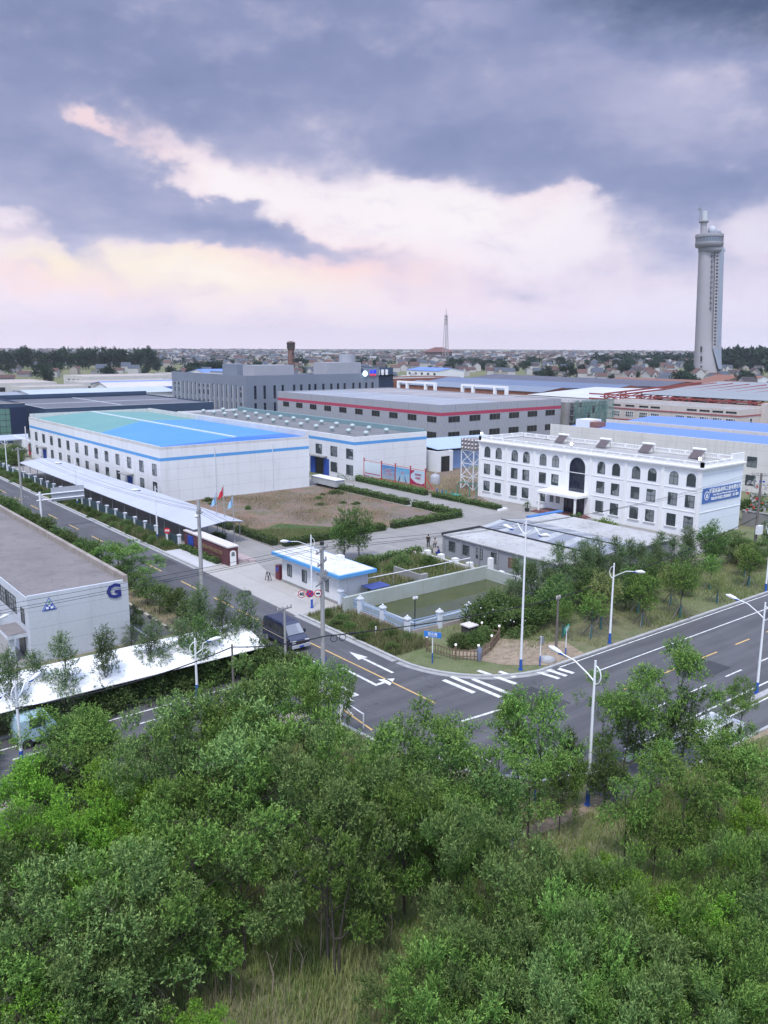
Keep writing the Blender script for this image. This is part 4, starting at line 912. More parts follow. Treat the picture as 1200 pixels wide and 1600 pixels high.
# carport beside the first factory
t = thing('carport', 'long grey sheet-metal carport roof along the side of the blue-roofed factory', 'carport', (48, 136, 0))
q = MB(); q.add([(45.9, 97, 2.75), (50.4, 97, 3.3), (50.4, 176, 3.3), (45.9, 176, 2.75)], [(0, 1, 2, 3)]); q.add([(50.4, 97, 3.3), (53.2, 97, 2.95), (53.2, 176, 2.95), (50.4, 176, 3.3)], [(0, 1, 2, 3)])
q.add([(45.9, 97, 2.68), (50.4, 97, 3.22), (50.4, 176, 3.22), (45.9, 176, 2.68)], [(3, 2, 1, 0)]); q.add([(50.4, 97, 3.22), (53.2, 97, 2.88), (53.2, 176, 2.88), (50.4, 176, 3.22)], [(3, 2, 1, 0)])
q.build('roof', sheetmetal('carport_sheet', (.50, .52, .58), .9, 'y', (.42, .44, .50), .45, .25), t)
for k in range(17):
    y = 97.5+k*4.85; q = MB()
    for x in (46.4, 52.8): q.cyl(x, y, 0, 2.8, .06, seg=6)
    q.bar((46.2, y, 2.62), (50.4, y, 3.14), .08); q.bar((50.4, y, 3.14), (53, y, 2.84), .08)
    q.build('frame', grey_metal, t)

# ------------------------------------------------------------------ farther works and offices
navy = stuffmat('dark_blue_cladding', (.045, .075, .13), (.035, .06, .105), .3, .6, .5, .2, (.09, .11, .15), vsm=1.2)
slate = sheetmetal('slate_sheet_roof', (.14, .145, .17), 1.0, 'x', (.11, .115, .135), .5, .25)
t = building('warehouse', 'dark blue clad warehouse with slate roof behind the blue-roofed factory', 68.3, 232, 118, 283, 9.2, navy, None, slate, par=.4, cat='warehouse')
MB().box(68.6, 257, 8.8, 117.7, 257.4, 8.98).box(92, 240, 8.8, 92.4, 282, 8.96).build('roof_flashing', stuffmat('pale_flashing', ()), t)
MB().box(68.3, 282.6, 9.2, 118, 283, 10.3).build('parapet', navy, t)
MB().box(68.2, 231.95, 9.2, 68.5, 283, 9.32).box(68.5, 231.95, 9.2, 118, 232.2, 9.32).build('coping', stuffmat('pale_coping', (.42, .45, .52), None, 1), t)
for x in (107, 111): window(t, '-y', x, 232, 6.3, 2.6, 1.5, win_void, nx=2)
for y in (236, 240, 244, 248): window(t, '-x', 68.3, y, 3.2, 2.6, 3.5, win_blue, nx=2, nz=2)
t = building('office_building', 'dark blue office block with large green-tinted glass front at the left edge', 38, 237, 64.6, 300, 10.6, navy, None, slate, par=.5, cat='office building')
gg = glass('green_glass', (.10, .20, .17), .08, .5, (.16, .30, .24))
window(t, '-y', 54, 237, 5.4, 14, 8.0, gg, nx=9, nz=5, fr=.12)
MB().box(60.6, 236.6, 0, 64.7, 237, 9.6).build('portal', stuffmat('navy_portal', (.02, .03, .07)), t)
MB().box(37.9, 236.9, 10.6, 64.7, 237.2, 10.75).build('coping', stuffmat('cream_coping', (.55, .48, .42)), t)
pw = thing('porch', 'low glass entrance canopy on thin posts in front of the dark blue office', 'porch', (58, 222, 0))
q = MB().box(52, 214, 3.2, 64, 226, 3.45)
q.build('roof', stuffmat('pale_coping', ()), pw); q = MB()
for x in (52.4, 58, 63.6):
    for y in (214.4, 225.6): q.box(x-.1, y-.1, 0, x+.1, y+.1, 3.2)
q.build('post', grey_metal, pw)
# grey four-storey office
gp = stuffmat('grey_stone_panels', (.20, .23, .29), (.165, .19, .245), .12, .7, .6, .12, (.2, .21, .24), hs=1.0, vsm=1.6)
t = thing('office_building', 'grey four-storey office with tall narrow windows and roof-top stair towers', 'office building', (165, 280, 0))
MB().box(141, 252.5, 0, 198, 266, 15.2).box(141, 266, 0, 158, 312, 15.2).box(141, 252.5, 15.2, 141.4, 312, 16).box(141.4, 252.5, 15.2, 198, 252.9, 16).box(157.6, 266, 15.2, 158, 312, 16).box(158, 265.6, 15.2, 198, 266, 16).build('wall', gp, t)
MB().box(141.45, 252.95, 15.2, 157.5, 312, 15.3).box(157.5, 252.95, 15.2, 197.9, 265.5, 15.3).build('roof', concrete, t)
pl = stuffmat('pale_stone', (.34, .35, .39), (.29, .30, .34), .2, .6)
for k in range(17): MB().box(140.85, 255.2+k*3.5-.45, 0, 141, 255.2+k*3.5+.45, 12.4).build('pilaster', pl, t)
tall = lambda face, x, y: (window(t, face, x, y, 10.3, .95, 4.6, win_blue, nx=1, nz=4, fr=.07), window(t, face, x, y, 4.4, .95, 4.6, win_blue, nx=1, nz=4, fr=.07))
for k in range(16):
    y = 256+k*3.5
    if k in (0, 7, 8, 9, 14, 15):
        for z in (11.6, 9.4, 6.2, 3.2): window(t, '-x', 141, y, z, 2.3 if z != 11.6 else 2.3, 1.0 if z in (11.6, 6.2) else 1.7, win_blue, nx=2, nz=1)
    else: tall('-x', 141, y)
for x in (144.3, 148, 152, 155.3, 160, 163, 166.5, 169, 172.5, 176, 179, 182, 186, 189, 192, 195): tall('-y', x, 252.5)
q = MB(); q.box(145, 254, 15.3, 161, 262, 19.4); q.build('stair_tower', pl, t)
MB().box(176, 255, 15.3, 191.5, 264, 20).build('stair_tower', pl, t); MB().box(146, 268, 15.3, 151, 279, 19.5).build('stair_tower', gp, t)
MB().cyl(188, 259, 20, 23, 3.2, seg=16).build('water_tank', pl, t)
MB().box(190.8, 252.2, 15.1, 198.1, 252.6, 18.1).build('parapet', gp, t)
q = MB(); cc = [(1.0*math.cos(a), 1.0*math.sin(a)) for a in np.linspace(0, 2*math.pi, 24, endpoint=False)]
lg = thing('roof_sign', 'lit round blue-white sign with blue and red characters on the grey office', 'sign', (194.5, 252, 15))
q = MB(); q.extr(cc, (191.2, 252.2, 15.9), (1, 0, 0), (0, 0, 1), (0, -.3, 0)); q.build('lit_disc', lampmat('lit_sign_white', (.55, .80, 1.0), 1.6), lg)
put('lettering', text_mesh('D', 1.5, lampmat('lit_sign_blue', (.01, .02, .9), .9), .05, .03), lg, (191.3, 251.85, 15.95))
put('lettering', text_mesh('大 禹', 1.3, MATS['lit_sign_blue'], .05, .05), lg, (195.0, 252.12, 16.5))
put('lettering', text_mesh('科技集团', .7, lampmat('lit_sign_red', (.55, .03, .10), .6), .03, .05), lg, (195.0, 252.12, 15.3))
# orange brick works and their dark blue shed roofs
bk = brickmat('orange_brick', (.30, .125, .085), (.26, .10, .07), (.34, .27, .24), 1.2, .4)
grey_sheet = sheetmetal('blue_grey_sheet', (.21, .25, .32), 1.4, 'y', (.17, .20, .27), .5, .25)
def hall(name, label, x0, y0, x1, y1, h, rise, wall, roof, cat='warehouse', axis='y', wins=0, group=None):
    t = thing(name, label, cat, ((x0+x1)/2, (y0+y1)/2, 0), group)
    q = MB().box(x0, y0, 0, x1, y1, h)
    r = MB(); o = .4
    if axis == 'y':
        xm = (x0+x1)/2
        q.add([(x0, y0, h), (x1, y0, h), (xm, y0, h+rise)], [(0, 1, 2)]); q.add([(x0, y1, h), (x1, y1, h), (xm, y1, h+rise)], [(2, 1, 0)])
        for a, b_, za, zb in ((x0-o, xm, h, h+rise), (xm, x1+o, h+rise, h)):
            r.add([(a, y0-o, za+.05), (b_, y0-o, zb+.05), (b_, y1+o, zb+.05), (a, y1+o, za+.05)], [(0, 1, 2, 3)]); r.add([(a, y0-o, za-.1), (b_, y0-o, zb-.1), (b_, y0-o, zb+.05), (a, y0-o, za+.05)], [(0, 1, 2, 3)])
        r.add([(x0-o, y0-o, h-.12), (x0-o, y1+o, h-.12), (x0-o, y1+o, h+.05), (x0-o, y0-o, h+.05)], [(0, 3, 2, 1)])
    else:
        ym = (y0+y1)/2
        q.add([(x0, y0, h), (x0, y1, h), (x0, ym, h+rise)], [(0, 2, 1)]); q.add([(x1, y0, h), (x1, y1, h), (x1, ym, h+rise)], [(0, 1, 2)])
        for a, b_, za, zb in ((y0-o, ym, h, h+rise), (ym, y1+o, h+rise, h)):
            r.add([(x0-o, a, za+.05), (x1+o, a, za+.05), (x1+o, b_, zb+.05), (x0-o, b_, zb+.05)], [(0, 1, 2, 3)])
        r.add([(x0-o, y0-o, h-.12), (x1+o, y0-o, h-.12), (x1+o, y0-o, h+.05), (x0-o, y0-o, h+.05)], [(0, 1, 2, 3)])
        r.add([(x0-o, y0-o, h-.1), (x0-o, ym, h+rise-.1), (x0-o, ym, h+rise+.05), (x0-o, y0-o, h+.05)], [(3, 2, 1, 0)]); r.add([(x0-o, ym, h+rise-.1), (x0-o, y1+o, h-.1), (x0-o, y1+o, h+.05), (x0-o, ym, h+rise+.05)], [(3, 2, 1, 0)])
    q.build('wall', wall, t); r.build('roof', roof, t)
    for k in range(wins):
        window(t, '-x', x0, y0+(k+.5)*(y1-y0)/wins, h*.55, min(2.6, (y1-y0)/wins*.6), 1.8, win_void, nx=2, nz=1)
    return t
t = building('brick_works', 'orange brick two-storey works beside the grey office with the lit sign', 262, 346, 330, 372, 9.2, bk, None, concrete, par=.7, cat='works')
for k in range(13):
    window(t, '-y', 265+k*5, 346, 6.2, 2.8, 2.2, win_void, nx=3, nz=2)
t = building('office_building', 'dark blue block with a row of white tanks on its roof edge', 240, 330, 268, 350, 15.5, navy, None, concrete, par=.5)
for k in range(6): MB().cyl(250+k*2.6, 329, 12.0, 14.6, .8, seg=8).build('tank', white_metal, t); MB().box(246, 327.5, 11.6, 268, 330, 11.95).build('ledge', concrete, t)
hall('warehouse', 'long brick shed with blue-grey roof beyond the striped factory', 272, 236, 298, 330, 7.2, 1.6, bk, grey_sheet, 'warehouse', 'y', 14)
hall('warehouse', 'long brick shed with dark blue roof in the second row of brick sheds', 306, 226, 334, 345, 7.6, 1.8, bk, sheetmetal('dusty_blue_sheet', (.13, .17, .27), 1.4, 'y', (.15, .19, .28), .5, .25), 'warehouse', 'y', 16)
hall('warehouse', 'long brick shed with dark roof in the rearmost row of brick sheds', 350, 230, 392, 360, 7.6, 2.0, bk, sheetmetal('dark_sheet', (.09, .095, .13), 1.4, 'y', (.12, .12, .15), .5, .25), 'warehouse', 'y', 14)
hall('warehouse', 'low brick shed with red-brown roof right of the rear brick sheds', 398, 215, 430, 300, 7.0, 1.8, bk, stuffmat('rust_roof', (.24, .12, .09), (.19, .10, .08), .2, .8, .7, .3), 'warehouse', 'y', 10)
hall('warehouse', 'low white-walled shed with pale roof left of the orange brick works', 335, 380, 365, 420, 6.0, 1.4, white, stuffmat('white_sheet_roof', ()), 'warehouse', 'y', 6)
hall('warehouse', 'tile-roofed orange hall near the foot of the tower', 500, 268, 540, 300, 5.0, 3.4, white, stuffmat('orange_tile', (.24, .11, .08), (.2, .1, .07), .2, .8, .8, .3), 'hall', 'y', 8)
hall('warehouse', 'white shed with bright blue roof beyond the brick works', 470, 520, 500, 560, 6.0, 2.2, white, bl, 'warehouse', 'y', 5)
# left: rows of low factories
cream = stuffmat('cream_render', (.56, .54, .52), (.48, .46, .45), .2, .7, .8, .3)
tan = stuffmat('tan_sheet_roof', (.46, .40, .37), (.38, .33, .31), .1, .8, .7, .35)
hall('warehouse', 'long white blank-walled warehouse at the left behind the dark blue blocks', 90, 318, 146, 350, 7.8, 1.4, white, stuffmat('pale_blue_roof', (.45, .50, .58), (.38, .43, .5), .1, .8, .6, .3), 'warehouse', 'x', 0)
t = hall('warehouse', 'white warehouse with maroon lower wall at the left edge', 60, 322, 89, 352, 7.2, 1.2, white, stuffmat('grey_blue_roof', (.30, .33, .38), None, .1, .8, .6, .3), 'warehouse', 'x', 0)
MB().box(61, 321.6, 0, 88.8, 322, 5.0).build('lower_wall', mar, t)
b2 = sheetmetal('strong_blue_sheet', (.05, .14, .45), 1.2, 'x', (.07, .18, .48), .5, .2)
t = hall('warehouse', 'white warehouse with a strong blue gable and eaves band', 138, 372, 186, 392, 7.0, 2.2, white, stuffmat('pinkish_sheet', (.56, .52, .52), None, .1, .8, .6, .3), 'warehouse', 'x', 0)
MB().box(137.5, 371.3, 5.6, 186.5, 371.8, 7.2).build('eaves_band', b2, t); MB().extr([(-.3, 6.6), (20.3, 6.6), (20.3, 7.2), (10, 9.5), (-.3, 7.2)], (186.6, 372, 0), (0, 1, 0), (0, 0, 1), (.2, 0, 0)).build('gable', b2, t)
hall('warehouse', 'pale sky-blue roofed shed behind the blue-gabled warehouse', 150, 405, 206, 430, 6.6, 1.6, cream, bl, 'warehouse', 'x', 5)
hall('warehouse', 'white two-storey shed with blue roof in front of the distant tree row', 236, 470, 280, 500, 9.0, 2.5, white, bl, 'warehouse', 'x', 8)
labs = ['cream flat-roofed workshop at the far left edge', 'cream workshop with dark windows, second from the left', 'cream workshop with tan roof below the distant tree row', 'cream workshop with tan roof, rightmost of its row', 'small grey workshop in front of the cream ones']
for i, (x0, y0, x1, y1) in enumerate(((98, 452, 140, 500), (150, 440, 205, 470), (178, 520, 236, 560), (245, 540, 300, 570), (110, 405, 140, 425))):
    t = building('workshop', labs[i], x0, y0, x1, y1, 7.0, cream, 'cream workshops at the left', tan, par=.5, cat='workshop')
    n_ = int((x1-x0)/6)
    for k in range(n_): window(t, '-y', x0+3+k*6, y0, 3.8, 2.6, 2.2, win_void, nx=2, nz=1)
    for k in range(4): window(t, '-x', x0, y0+4+k*(y1-y0-6)/4, 3.8, 2.6, 2.2, win_void, nx=2, nz=1)
# brick water tower, lattice mast, red-brown school, the great tower
t = thing('brick_chimney', 'round brown brick water tower with wider dark head behind the grey office', 'water tower', (420, 667, 0))
tb = brickmat('brown_brick', (.20, .105, .085), (.17, .09, .075), (.24, .18, .16), 1.2, .5)
MB().lathe([(3.4, 0), (2.8, 22)], 420, 667, 16).build('shaft', tb, t)
MB().lathe([(2.8, 22), (3.8, 24), (3.8, 28), (4.1, 28.2), (4.1, 28.9), (3.1, 29.6), (.8, 30.3)], 420, 667, 16).build('head', stuffmat('sooty_brick', (.09, .06, .055), None, .5), t)
for z in (5, 12, 18): MB().box(419.2, 663.4, z, 420.8, 664.6, z+2).build('window', win_void, t)
t = thing('lattice_mast', 'tall slender white telecom mast with round platforms above the village', 'mast', (1010, 1098, 0))
q = MB(); lv = list(np.arange(0, 84, 6.0)); ww = lambda z: 4.2-2.9*z/82
mx_, my_ = 1010, 1098
for a, b_ in zip(lv[:-1], lv[1:]):
    for sx, sy in ((-1, -1), (1, -1), (1, 1), (-1, 1)):
        q.bar((mx_+sx*ww(a), my_+sy*ww(a), a), (mx_+sx*ww(b_), my_+sy*ww(b_), b_), .8)
    q.bar((mx_-ww(a), my_-ww(a), a), (mx_+ww(b_), my_-ww(b_), b_), .5); q.bar((mx_+ww(a), my_-ww(a), a), (mx_-ww(b_), my_-ww(b_), b_), .5)
    q.bar((mx_-ww(a), my_-ww(a), a), (mx_-ww(b_), my_+ww(b_), b_), .5); q.bar((mx_-ww(a), my_-ww(a), a), (mx_+ww(a), my_-ww(a), a), .3)
mm = stuffmat('mast_white', (.34, .31, .33), (.28, .25, .27), .2)
q.build('lattice', mm, t)
for z in (66, 72, 78): MB().lathe([(1.2, z-.6), (3.2, z), (3.2, z+1.2), (1.2, z+1.4)], mx_, my_, 14).build('platform', mm, t)
MB().cyl(mx_, my_, 78, 91, .8, .3, 8).build('antenna', mm, t)
t = building('school', 'large red-brown hipped-roof building standing among the village houses', 1150, 1290, 1205, 1312, 15, brickmat('brown_render', (.24, .14, .12), (.22, .13, .11), (.3, .24, .22), 2, 1), None, None, par=0, cat='building')
q = MB(); q.add([(1146, 1286, 15), (1209, 1286, 15), (1209, 1316, 15), (1146, 1316, 15), (1166, 1301, 24.5), (1190, 1301, 24.5)], [(0, 1, 5, 4), (1, 2, 5), (2, 3, 4, 5), (3, 0, 4)]); q.build('roof', stuffmat('red_brown_tile', (.17, .075, .065), (.14, .065, .06), .2, .8, .8, .2), t)
for k in range(9): window(t, '-y', 1154+k*6, 1290, 10, 3, 3, win_void, nx=2); window(t, '-y', 1154+k*6, 1290, 4.5, 3, 3, win_void, nx=2)
for k in range(3): window(t, '-x', 1150, 1294+k*6, 10, 3, 3, win_void, nx=2)
TX, TY = 747.7, 441.4
t = thing('observation_tower', 'tall pale concrete tower with drum-shaped head and white dome', 'tower', (TX, TY, 0), rz=math.atan2(RT[1], RT[0]))
tc = stuffmat('tower_concrete', (.36, .345, .37), (.32, .305, .33), .04, .7, .8, .2, (.34, .32, .32), hs=6.0)
td = stuffmat('tower_blue_grey', (.27, .30, .37), (.22, .25, .32), .1, .6, .6, .2)
def local(q, name, m): 
    q.v = [(x*.88-6.0*z/118-1.5, y*.92, z) for x, y, z in q.v]              # the shaft stands a little out of plumb
    o = bpy.data.objects.new(name, q.mesh(name, m)); C.objects.link(o); o.parent = t; ORG[o.name] = (0, 0, 0); return o
zs = np.linspace(0, 118, 31)
def half(zz):   # left and right edges of the shaft in its own frame
    lft = -12.4+2.2*min(1, zz/118); rgt = 13.5-7.5*min(1, zz/34)**.7 if zz < 34 else 6.0; return lft, rgt
vs_, seg = [], 20
for z in zs:
    l_, r_ = half(z); cx_, rx_ = (l_+r_)/2, (r_-l_)/2; ry_ = 8.2+3*max(0, 1-z/30)
    for k in range(seg):
        a = 2*math.pi*k/seg; ca, sa = math.cos(a), math.sin(a)
        vs_.append((cx_+rx_*math.copysign(abs(ca)**.8, ca), ry_*math.copysign(abs(sa)**.8, sa), z))
q = MB(); q.add(vs_, [(i*seg+k, i*seg+(k+1) % seg, (i+1)*seg+(k+1) % seg, (i+1)*seg+k) for i in range(30) for k in range(seg)], 0, True); local(q, 'shaft', tc)
q = MB(); q.box(3.4, -9.0, 25, 10.6, 6, 118); local(q, 'stair_shaft', tc)
q = MB(); q.box(7.4, -9.3, 27, 12.2, 5, 117); local(q, 'lift_shaft', td)
q = MB(); q.add([(3.0, -9.2, 26), (12.3, -9.2, 26), (13.6, -9.6, 6), (9.5, -11.0, 6)], [(0, 3, 2, 1)]); q.add([(12.3, -9.2, 26), (12.3, 4, 26), (13.8, 5, 0), (13.6, -9.6, 6)], [(0, 3, 2, 1)]); local(q, 'base_panel', td)
q = MB(); q.box(-.2, -8.9, 60, .5, -8.1, 116); local(q, 'shaft_groove', stuffmat('tower_shadow_joint', (.25, .25, .28)))  # a raised strip in a darker grey down the shaft
for k in range(12): local(MB().box(-.9, -8.75, 61+k*4.7, 1.1, -8.0, 63.2+k*4.7), 'window', win_void)
for k in range(29): local(MB().box(4.3, -9.15, 28+k*3.08, 6.4, -8.9, 29.7+k*3.08), 'window', win_void)
for k in range(3): local(MB().box(-9.2, -10.4+k*.6, 4+k*9, -8.2, -6, 9+k*9), 'window', win_void)
head = stuffmat('tower_head', (.25, .25, .27), (.21, .21, .23), .1, .7, .7, .3)
q = MB(); q.lathe([(8, 112), (12.2, 113.5), (12.4, 116.5), (11.6, 117)], 1.6, 0, 28); local(q, 'lower_deck', head)
q = MB(); q.lathe([(11, 117), (14.0, 118.2), (14.2, 121.6), (14.0, 122)], 0, 0, 28); local(q, 'upper_deck', head)
q = MB(); q.lathe([(13.6, 122), (13.6, 126.5)], 0, 0, 28); o = local(q, 'gallery_glass', glass('tower_glass', (.12, .15, .20), .1, .3))
q = MB(); q.lathe([(14.2, 126.5), (14.3, 129), (13.6, 129.4), (0.5, 129.6)], 0, 0, 28); local(q, 'rim', head)
q = MB()
for k in range(28): a = 2*math.pi*k/28; q.box(13.7*math.cos(a)-.18, 13.7*math.sin(a)-.18, 122, 13.7*math.cos(a)+.18, 13.7*math.sin(a)+.18, 126.5)
local(q, 'mullion', head)
local(MB().cyl(-7.2, -2, 129, 140, 3.2, 3.2, 16), 'turret', tc)
local(MB().lathe([(3.2, 139), (4.8, 139.6), (4.8, 141), (3.6, 141.4)], -7.2, -2, 18), 'turret_ring', head)
local(MB().cyl(-6.6, -2, 141, 149.5, 3.2, 3.2, 16), 'water_tank', stuffmat('pale_tank', (.50, .52, .56)))
q = MB().cyl(-11.5, -2, 139, 156, .4, .2, 6).bar((-14, -2, 151), (-8.8, -2, 151), .5).box(-12.6, -3, 150.4, -10.4, -1, 152); local(q, 'antenna', head)
q = MB().ball((2.6, 0, 132.6), 4.6, 20); local(q, 'dome', stuffmat('radome_white', (.44, .46, .52), None, .3, .4, .5, fine=.03))
q = MB().ball((10.2, 0, 131), 2.2, 14); local(q, 'small_dome', td)
local(MB().ball((14.0, -4, 115), 1.7, 12), 'dish', stuffmat('radome_white', ()))

# ------------------------------------------------------------------ street lamps, poles, wires
lamp_white = stuffmat('lamp_white_paint', (.78, .80, .83), None, 1.5, .3, .4, .1, spec=.5)
lamp_blue = stuffmat('lamp_blue_paint', (.03, .10, .42), None, 1.5, .4, .45, .2)
def lamp(x, y, h, ang, label, arm=2.2, two=False, drop=.0):
    """pole with a blue foot, a swept arm with a hoop and a head; ang is the way the arm points on the ground"""
    t = thing('street_lamp', label, 'street lamp', (x, y, 0), 'white street lamps with blue feet')
    MB().tube([(x, y, .95), (x, y, h)], [.105, .062], 10).build('pole', lamp_white, t)
    MB().cyl(x, y, 0, .06, .2).cyl(x, y, 0, .95, .12, .118, 10).build('foot', lamp_blue, t)
    c_, s_ = math.cos(ang), math.sin(ang)
    for k in ((1, -1) if two else (1,)):
        f = lambda a, z: (x+c_*a*k, y+s_*a*k, z)
        MB().tube([f(0, h-1.25), f(.5, h-.92), f(arm*.6, h-.45), f(arm, h-.30+drop)], [.05, .045, .04, .035], 7).build('arm', lamp_white, t)
        q = MB(); q.tube([f(arm-.1, h-.33+drop), f(arm+.2, h-.26+drop), f(arm+.62, h-.18+drop), f(arm+.95, h-.15+drop)], [.05, .13, .16, .05], 8)
        o = q.build('lamp_head', lamp_white, t)
        MB().tube([f(arm-.15, h-.36+drop), f(arm+.15, h-.30+drop)], [.055, .125], 8).build('collar', lamp_blue, o)
    q = MB(); q.tube([(x-c_*(.42*math.sin(a))+.0, y-s_*(.42*math.sin(a)), h-.85+.55*math.cos(a)) for a in np.linspace(.1, math.pi-.1, 9)], .035, 6)
    q.build('hoop', lamp_white, t)
    return t
AY = -math.pi/2
lamp(48.9, 43.4, 12.6, AY, 'very tall white street lamp on the bare earth corner, its arms edge-on', 1.5, True, -.7)
lamp(59.9, 42.8, 7.4, AY, 'white street lamp with one arm over the main road kerb, left of the staked trees')
lamp(86.5, 42.2, 7.6, AY, 'white street lamp by the kerb at the right edge of the photo')
lamp(36.6, 27.0, 8.85, -AY, 'tall white street lamp with blue-necked head in front of the junction', 2.4)
lamp(59.6, 29.0, 7.3, -AY, 'white street lamp with a looped arm on the near side of the main road')
lamp(44.5, 67.6, 7.6, math.pi, 'white street lamp in front of the gatehouse, arm towards the side road', 2.6)
lamp(44.4, 105.1, 7.5, math.pi, 'white street lamp in the weeds beside the end of the grey carport', 2.2)
lamp(44.2, 136.5, 7.6, math.pi, 'white street lamp behind the white direction sign, second up the side road', 2.2)
lamp(44.1, 178, 7.6, math.pi, 'white street lamp farthest up the side road, near the last factory windows', 2.2)
lamp(12.3, 52.1, 5.6, R(35), 'white street lamp with two arms at the lower left edge among trees', 1.4, True, -.2)
lamp(25.7, 54.9, 4.6, R(-20), 'short white street lamp with rounded head in front of the white carport', 1.0)
x_, y_ = 17.0, 69.0
w_ = thing('wall_lamp', 'grey wall lamp on a curved arm on the corner of the G building', 'lamp', (17.9, 70.6, 4.1))
MB().tube([(17.9, 70.6, 4.0), (17.6, 70.5, 4.3), (17.0, 70.2, 4.4), (16.4, 69.9, 4.35)], .035, 6).build('arm', grey_metal, w_); MB().tube([(16.5, 69.95, 4.36), (16.2, 69.8, 4.38), (15.7, 69.6, 4.33)], [.06, .14, .07], 8).build('lamp_head', lamp_white, w_)
insul = stuffmat('insulator', (.45, .42, .42), None, 4, .4, .25)
def upole(x, y, h, r, label, arms=(), ang=0.0, name='utility_pole', mat_=None):
    t = thing(name, label, 'utility pole', (x, y, 0))
    MB().tube([(x, y, 0), (x, y, h)], [r, r*.68], 12).build('pole', mat_ or pole_concrete, t)
    c_, s_ = math.cos(ang), math.sin(ang); P_ = []
    for (z, w) in arms:
        o = MB().bar((x-c_*w/2, y-s_*w/2, z), (x+c_*w/2, y+s_*w/2, z), .09, .09).build('crossarm', grey_metal, t)
        q = MB()
        for k in (-.46, -.16, .2, .46):
            a, b_ = x+c_*w*k, y+s_*w*k; q.lathe([(.03, z), (.07, z+.08), (.05, z+.14), (.08, z+.2), (.04, z+.28)], a, b_, 8); P_.append((a, b_, z+.28))
        q.build('insulator', insul, o)
    return t, P_
cab_m = stuffmat('cable_black', (.02, .02, .022), None, 3, .3, .5)
def wire(name, label, p, q_, sag, r=.014, group=None):
    p, q_ = Vector(p), Vector(q_)
    pts = [p.lerp(q_, i/14)-Vector((0, 0, sag*4*(i/14)*(1-i/14))) for i in range(15)]
    return tag(MB().tube(pts, r, 5).build(name, cab_m, None, tuple(p)), label, 'cable', group)
t1, P1 = upole(33.4, 49.3, 11.7, .20, 'tall concrete utility pole with transformer brackets and road signs at the junction', ((11.3, 2.6), (10.3, 2.0)), R(38))
q = MB().box(33.15, 49.1, 9.2, 33.65, 49.5, 9.35).bar((33.4, 49.3, 9.2), (32.4, 48.6, 9.9), .08).bar((33.4, 49.3, 8.6), (34.3, 49.9, 9.4), .08).bar((32.3, 48.5, 8.9), (34.6, 50.0, 8.9), .08)
q.build('bracket', grey_metal, t1)
q = MB()
for dx in (-.8, -.4, .5, .9): q.lathe([(.05, 9.0), (.09, 9.15), (.05, 9.25), (.09, 9.4), (.03, 9.6)], 33.4+dx*.78, 49.3+dx*.62, 8)
q.build('switchgear', insul, t1)
MB().cyl(33.4, 49.3, 11.7, 11.95, .16).build('cap', dark_metal, t1)
# signs hung from an arm on that pole: 40, no parking, and one ringed sign
sw, srd = stuffmat('sign_white', (.76, .76, .76), None, 2, .2, .5), stuffmat('sign_red', (.55, .03, .04), None, 2, .2, .5)
black = stuffmat('black_lettering', (.02, .02, .025), None, 2)
disc = lambda r, n=24: [(r*math.cos(a), r*math.sin(a)) for a in np.linspace(0, 2*math.pi, n, endpoint=False)]
def signdisc(label, x, y, z, r, kind, rz):
    t = thing('traffic_sign', label, 'traffic sign', (x, y, z), rz=rz)
    def part(name, mb, m, par=t):
        o = bpy.data.objects.new(name, mb.mesh(name, m)); C.objects.link(o); o.parent = par; ORG[o.name] = (0, 0, 0); return o
    E2 = lambda mb, pts, d, mi=0: mb.extr(pts, (0, -d, 0), (1, 0, 0), (0, 0, 1), (0, -.012, 0), mi)
    q = MB(); E2(q, disc(r), 0, 0); E2(q, disc(r*.80), .016, 1)
    if kind == 'park': 
        E2(q, [(-.56*r-.03, .56*r-.03), (-.56*r+.03, .56*r+.03), (.56*r+.03, -.56*r+.03), (.56*r-.03, -.56*r-.03)], .03, 0); E2(q, [(.56*r-.03, .56*r+.03), (.56*r+.03, .56*r-.03), (-.56*r+.03, -.56*r-.03), (-.56*r-.03, -.56*r+.03)], .044, 0)
    plate = part('plate', q, [srd, blue_paint if kind == 'park' else sw])
    if kind == '40':
        o = bpy.data.objects.new('lettering', text_mesh('40', r*1.25, black, .012, .006)); C.objects.link(o); o.parent = plate; o.location = (0, -.04, 0)
    if kind == 'dots':
        q = MB(); E2(q, [(-.5*r, -.06), (.5*r, -.06), (.5*r, .06), (-.5*r, .06)], .03); part('mark', q, black, plate)
    part('bracket', MB().box(-.03, 0, -r*.7, .03, .05, r*.7), grey_metal)
    return t
sr = R(-30)
ax_, ay_, az_ = 33.4, 49.3, 8.05
MB().bar((33.4, 49.3, 8.05), (33.4-2.2*math.cos(sr)*.9, 49.3-2.2*math.sin(sr)*.9, 8.05), .09).build('sign_arm', white_metal, t1)
for k, (d, kd, lb) in enumerate(((1.62, '40', 'round white speed limit sign reading 40 with red ring'), (1.02, 'park', 'round blue no-parking sign with red ring, between the 40 sign and the pole'), (.42, 'dots', 'round white sign with red ring nearest the utility pole'))):
    signdisc(lb, 33.4-d*math.cos(sr), 49.25-d*math.sin(sr)-.12, 8.05, .29, kd, sr)
t2, P2 = upole(33.4, 54.7, 5.55, .12, 'short slim concrete pole with a dark T-bar in front of the van', ((5.4, 1.5),), R(10))
t3, P3 = upole(33.5, 69.6, 12.14, .22, 'tall pale utility pole with white insulators between the ball-shaped trees', ((10.9, 1.9),), R(52))
for k in (-1.1, -.7, .7, 1.1): MB().ball((33.5+k*.62, 69.6+k*.78, 10.75), .17, 8).build('insulator', white_metal, t3)
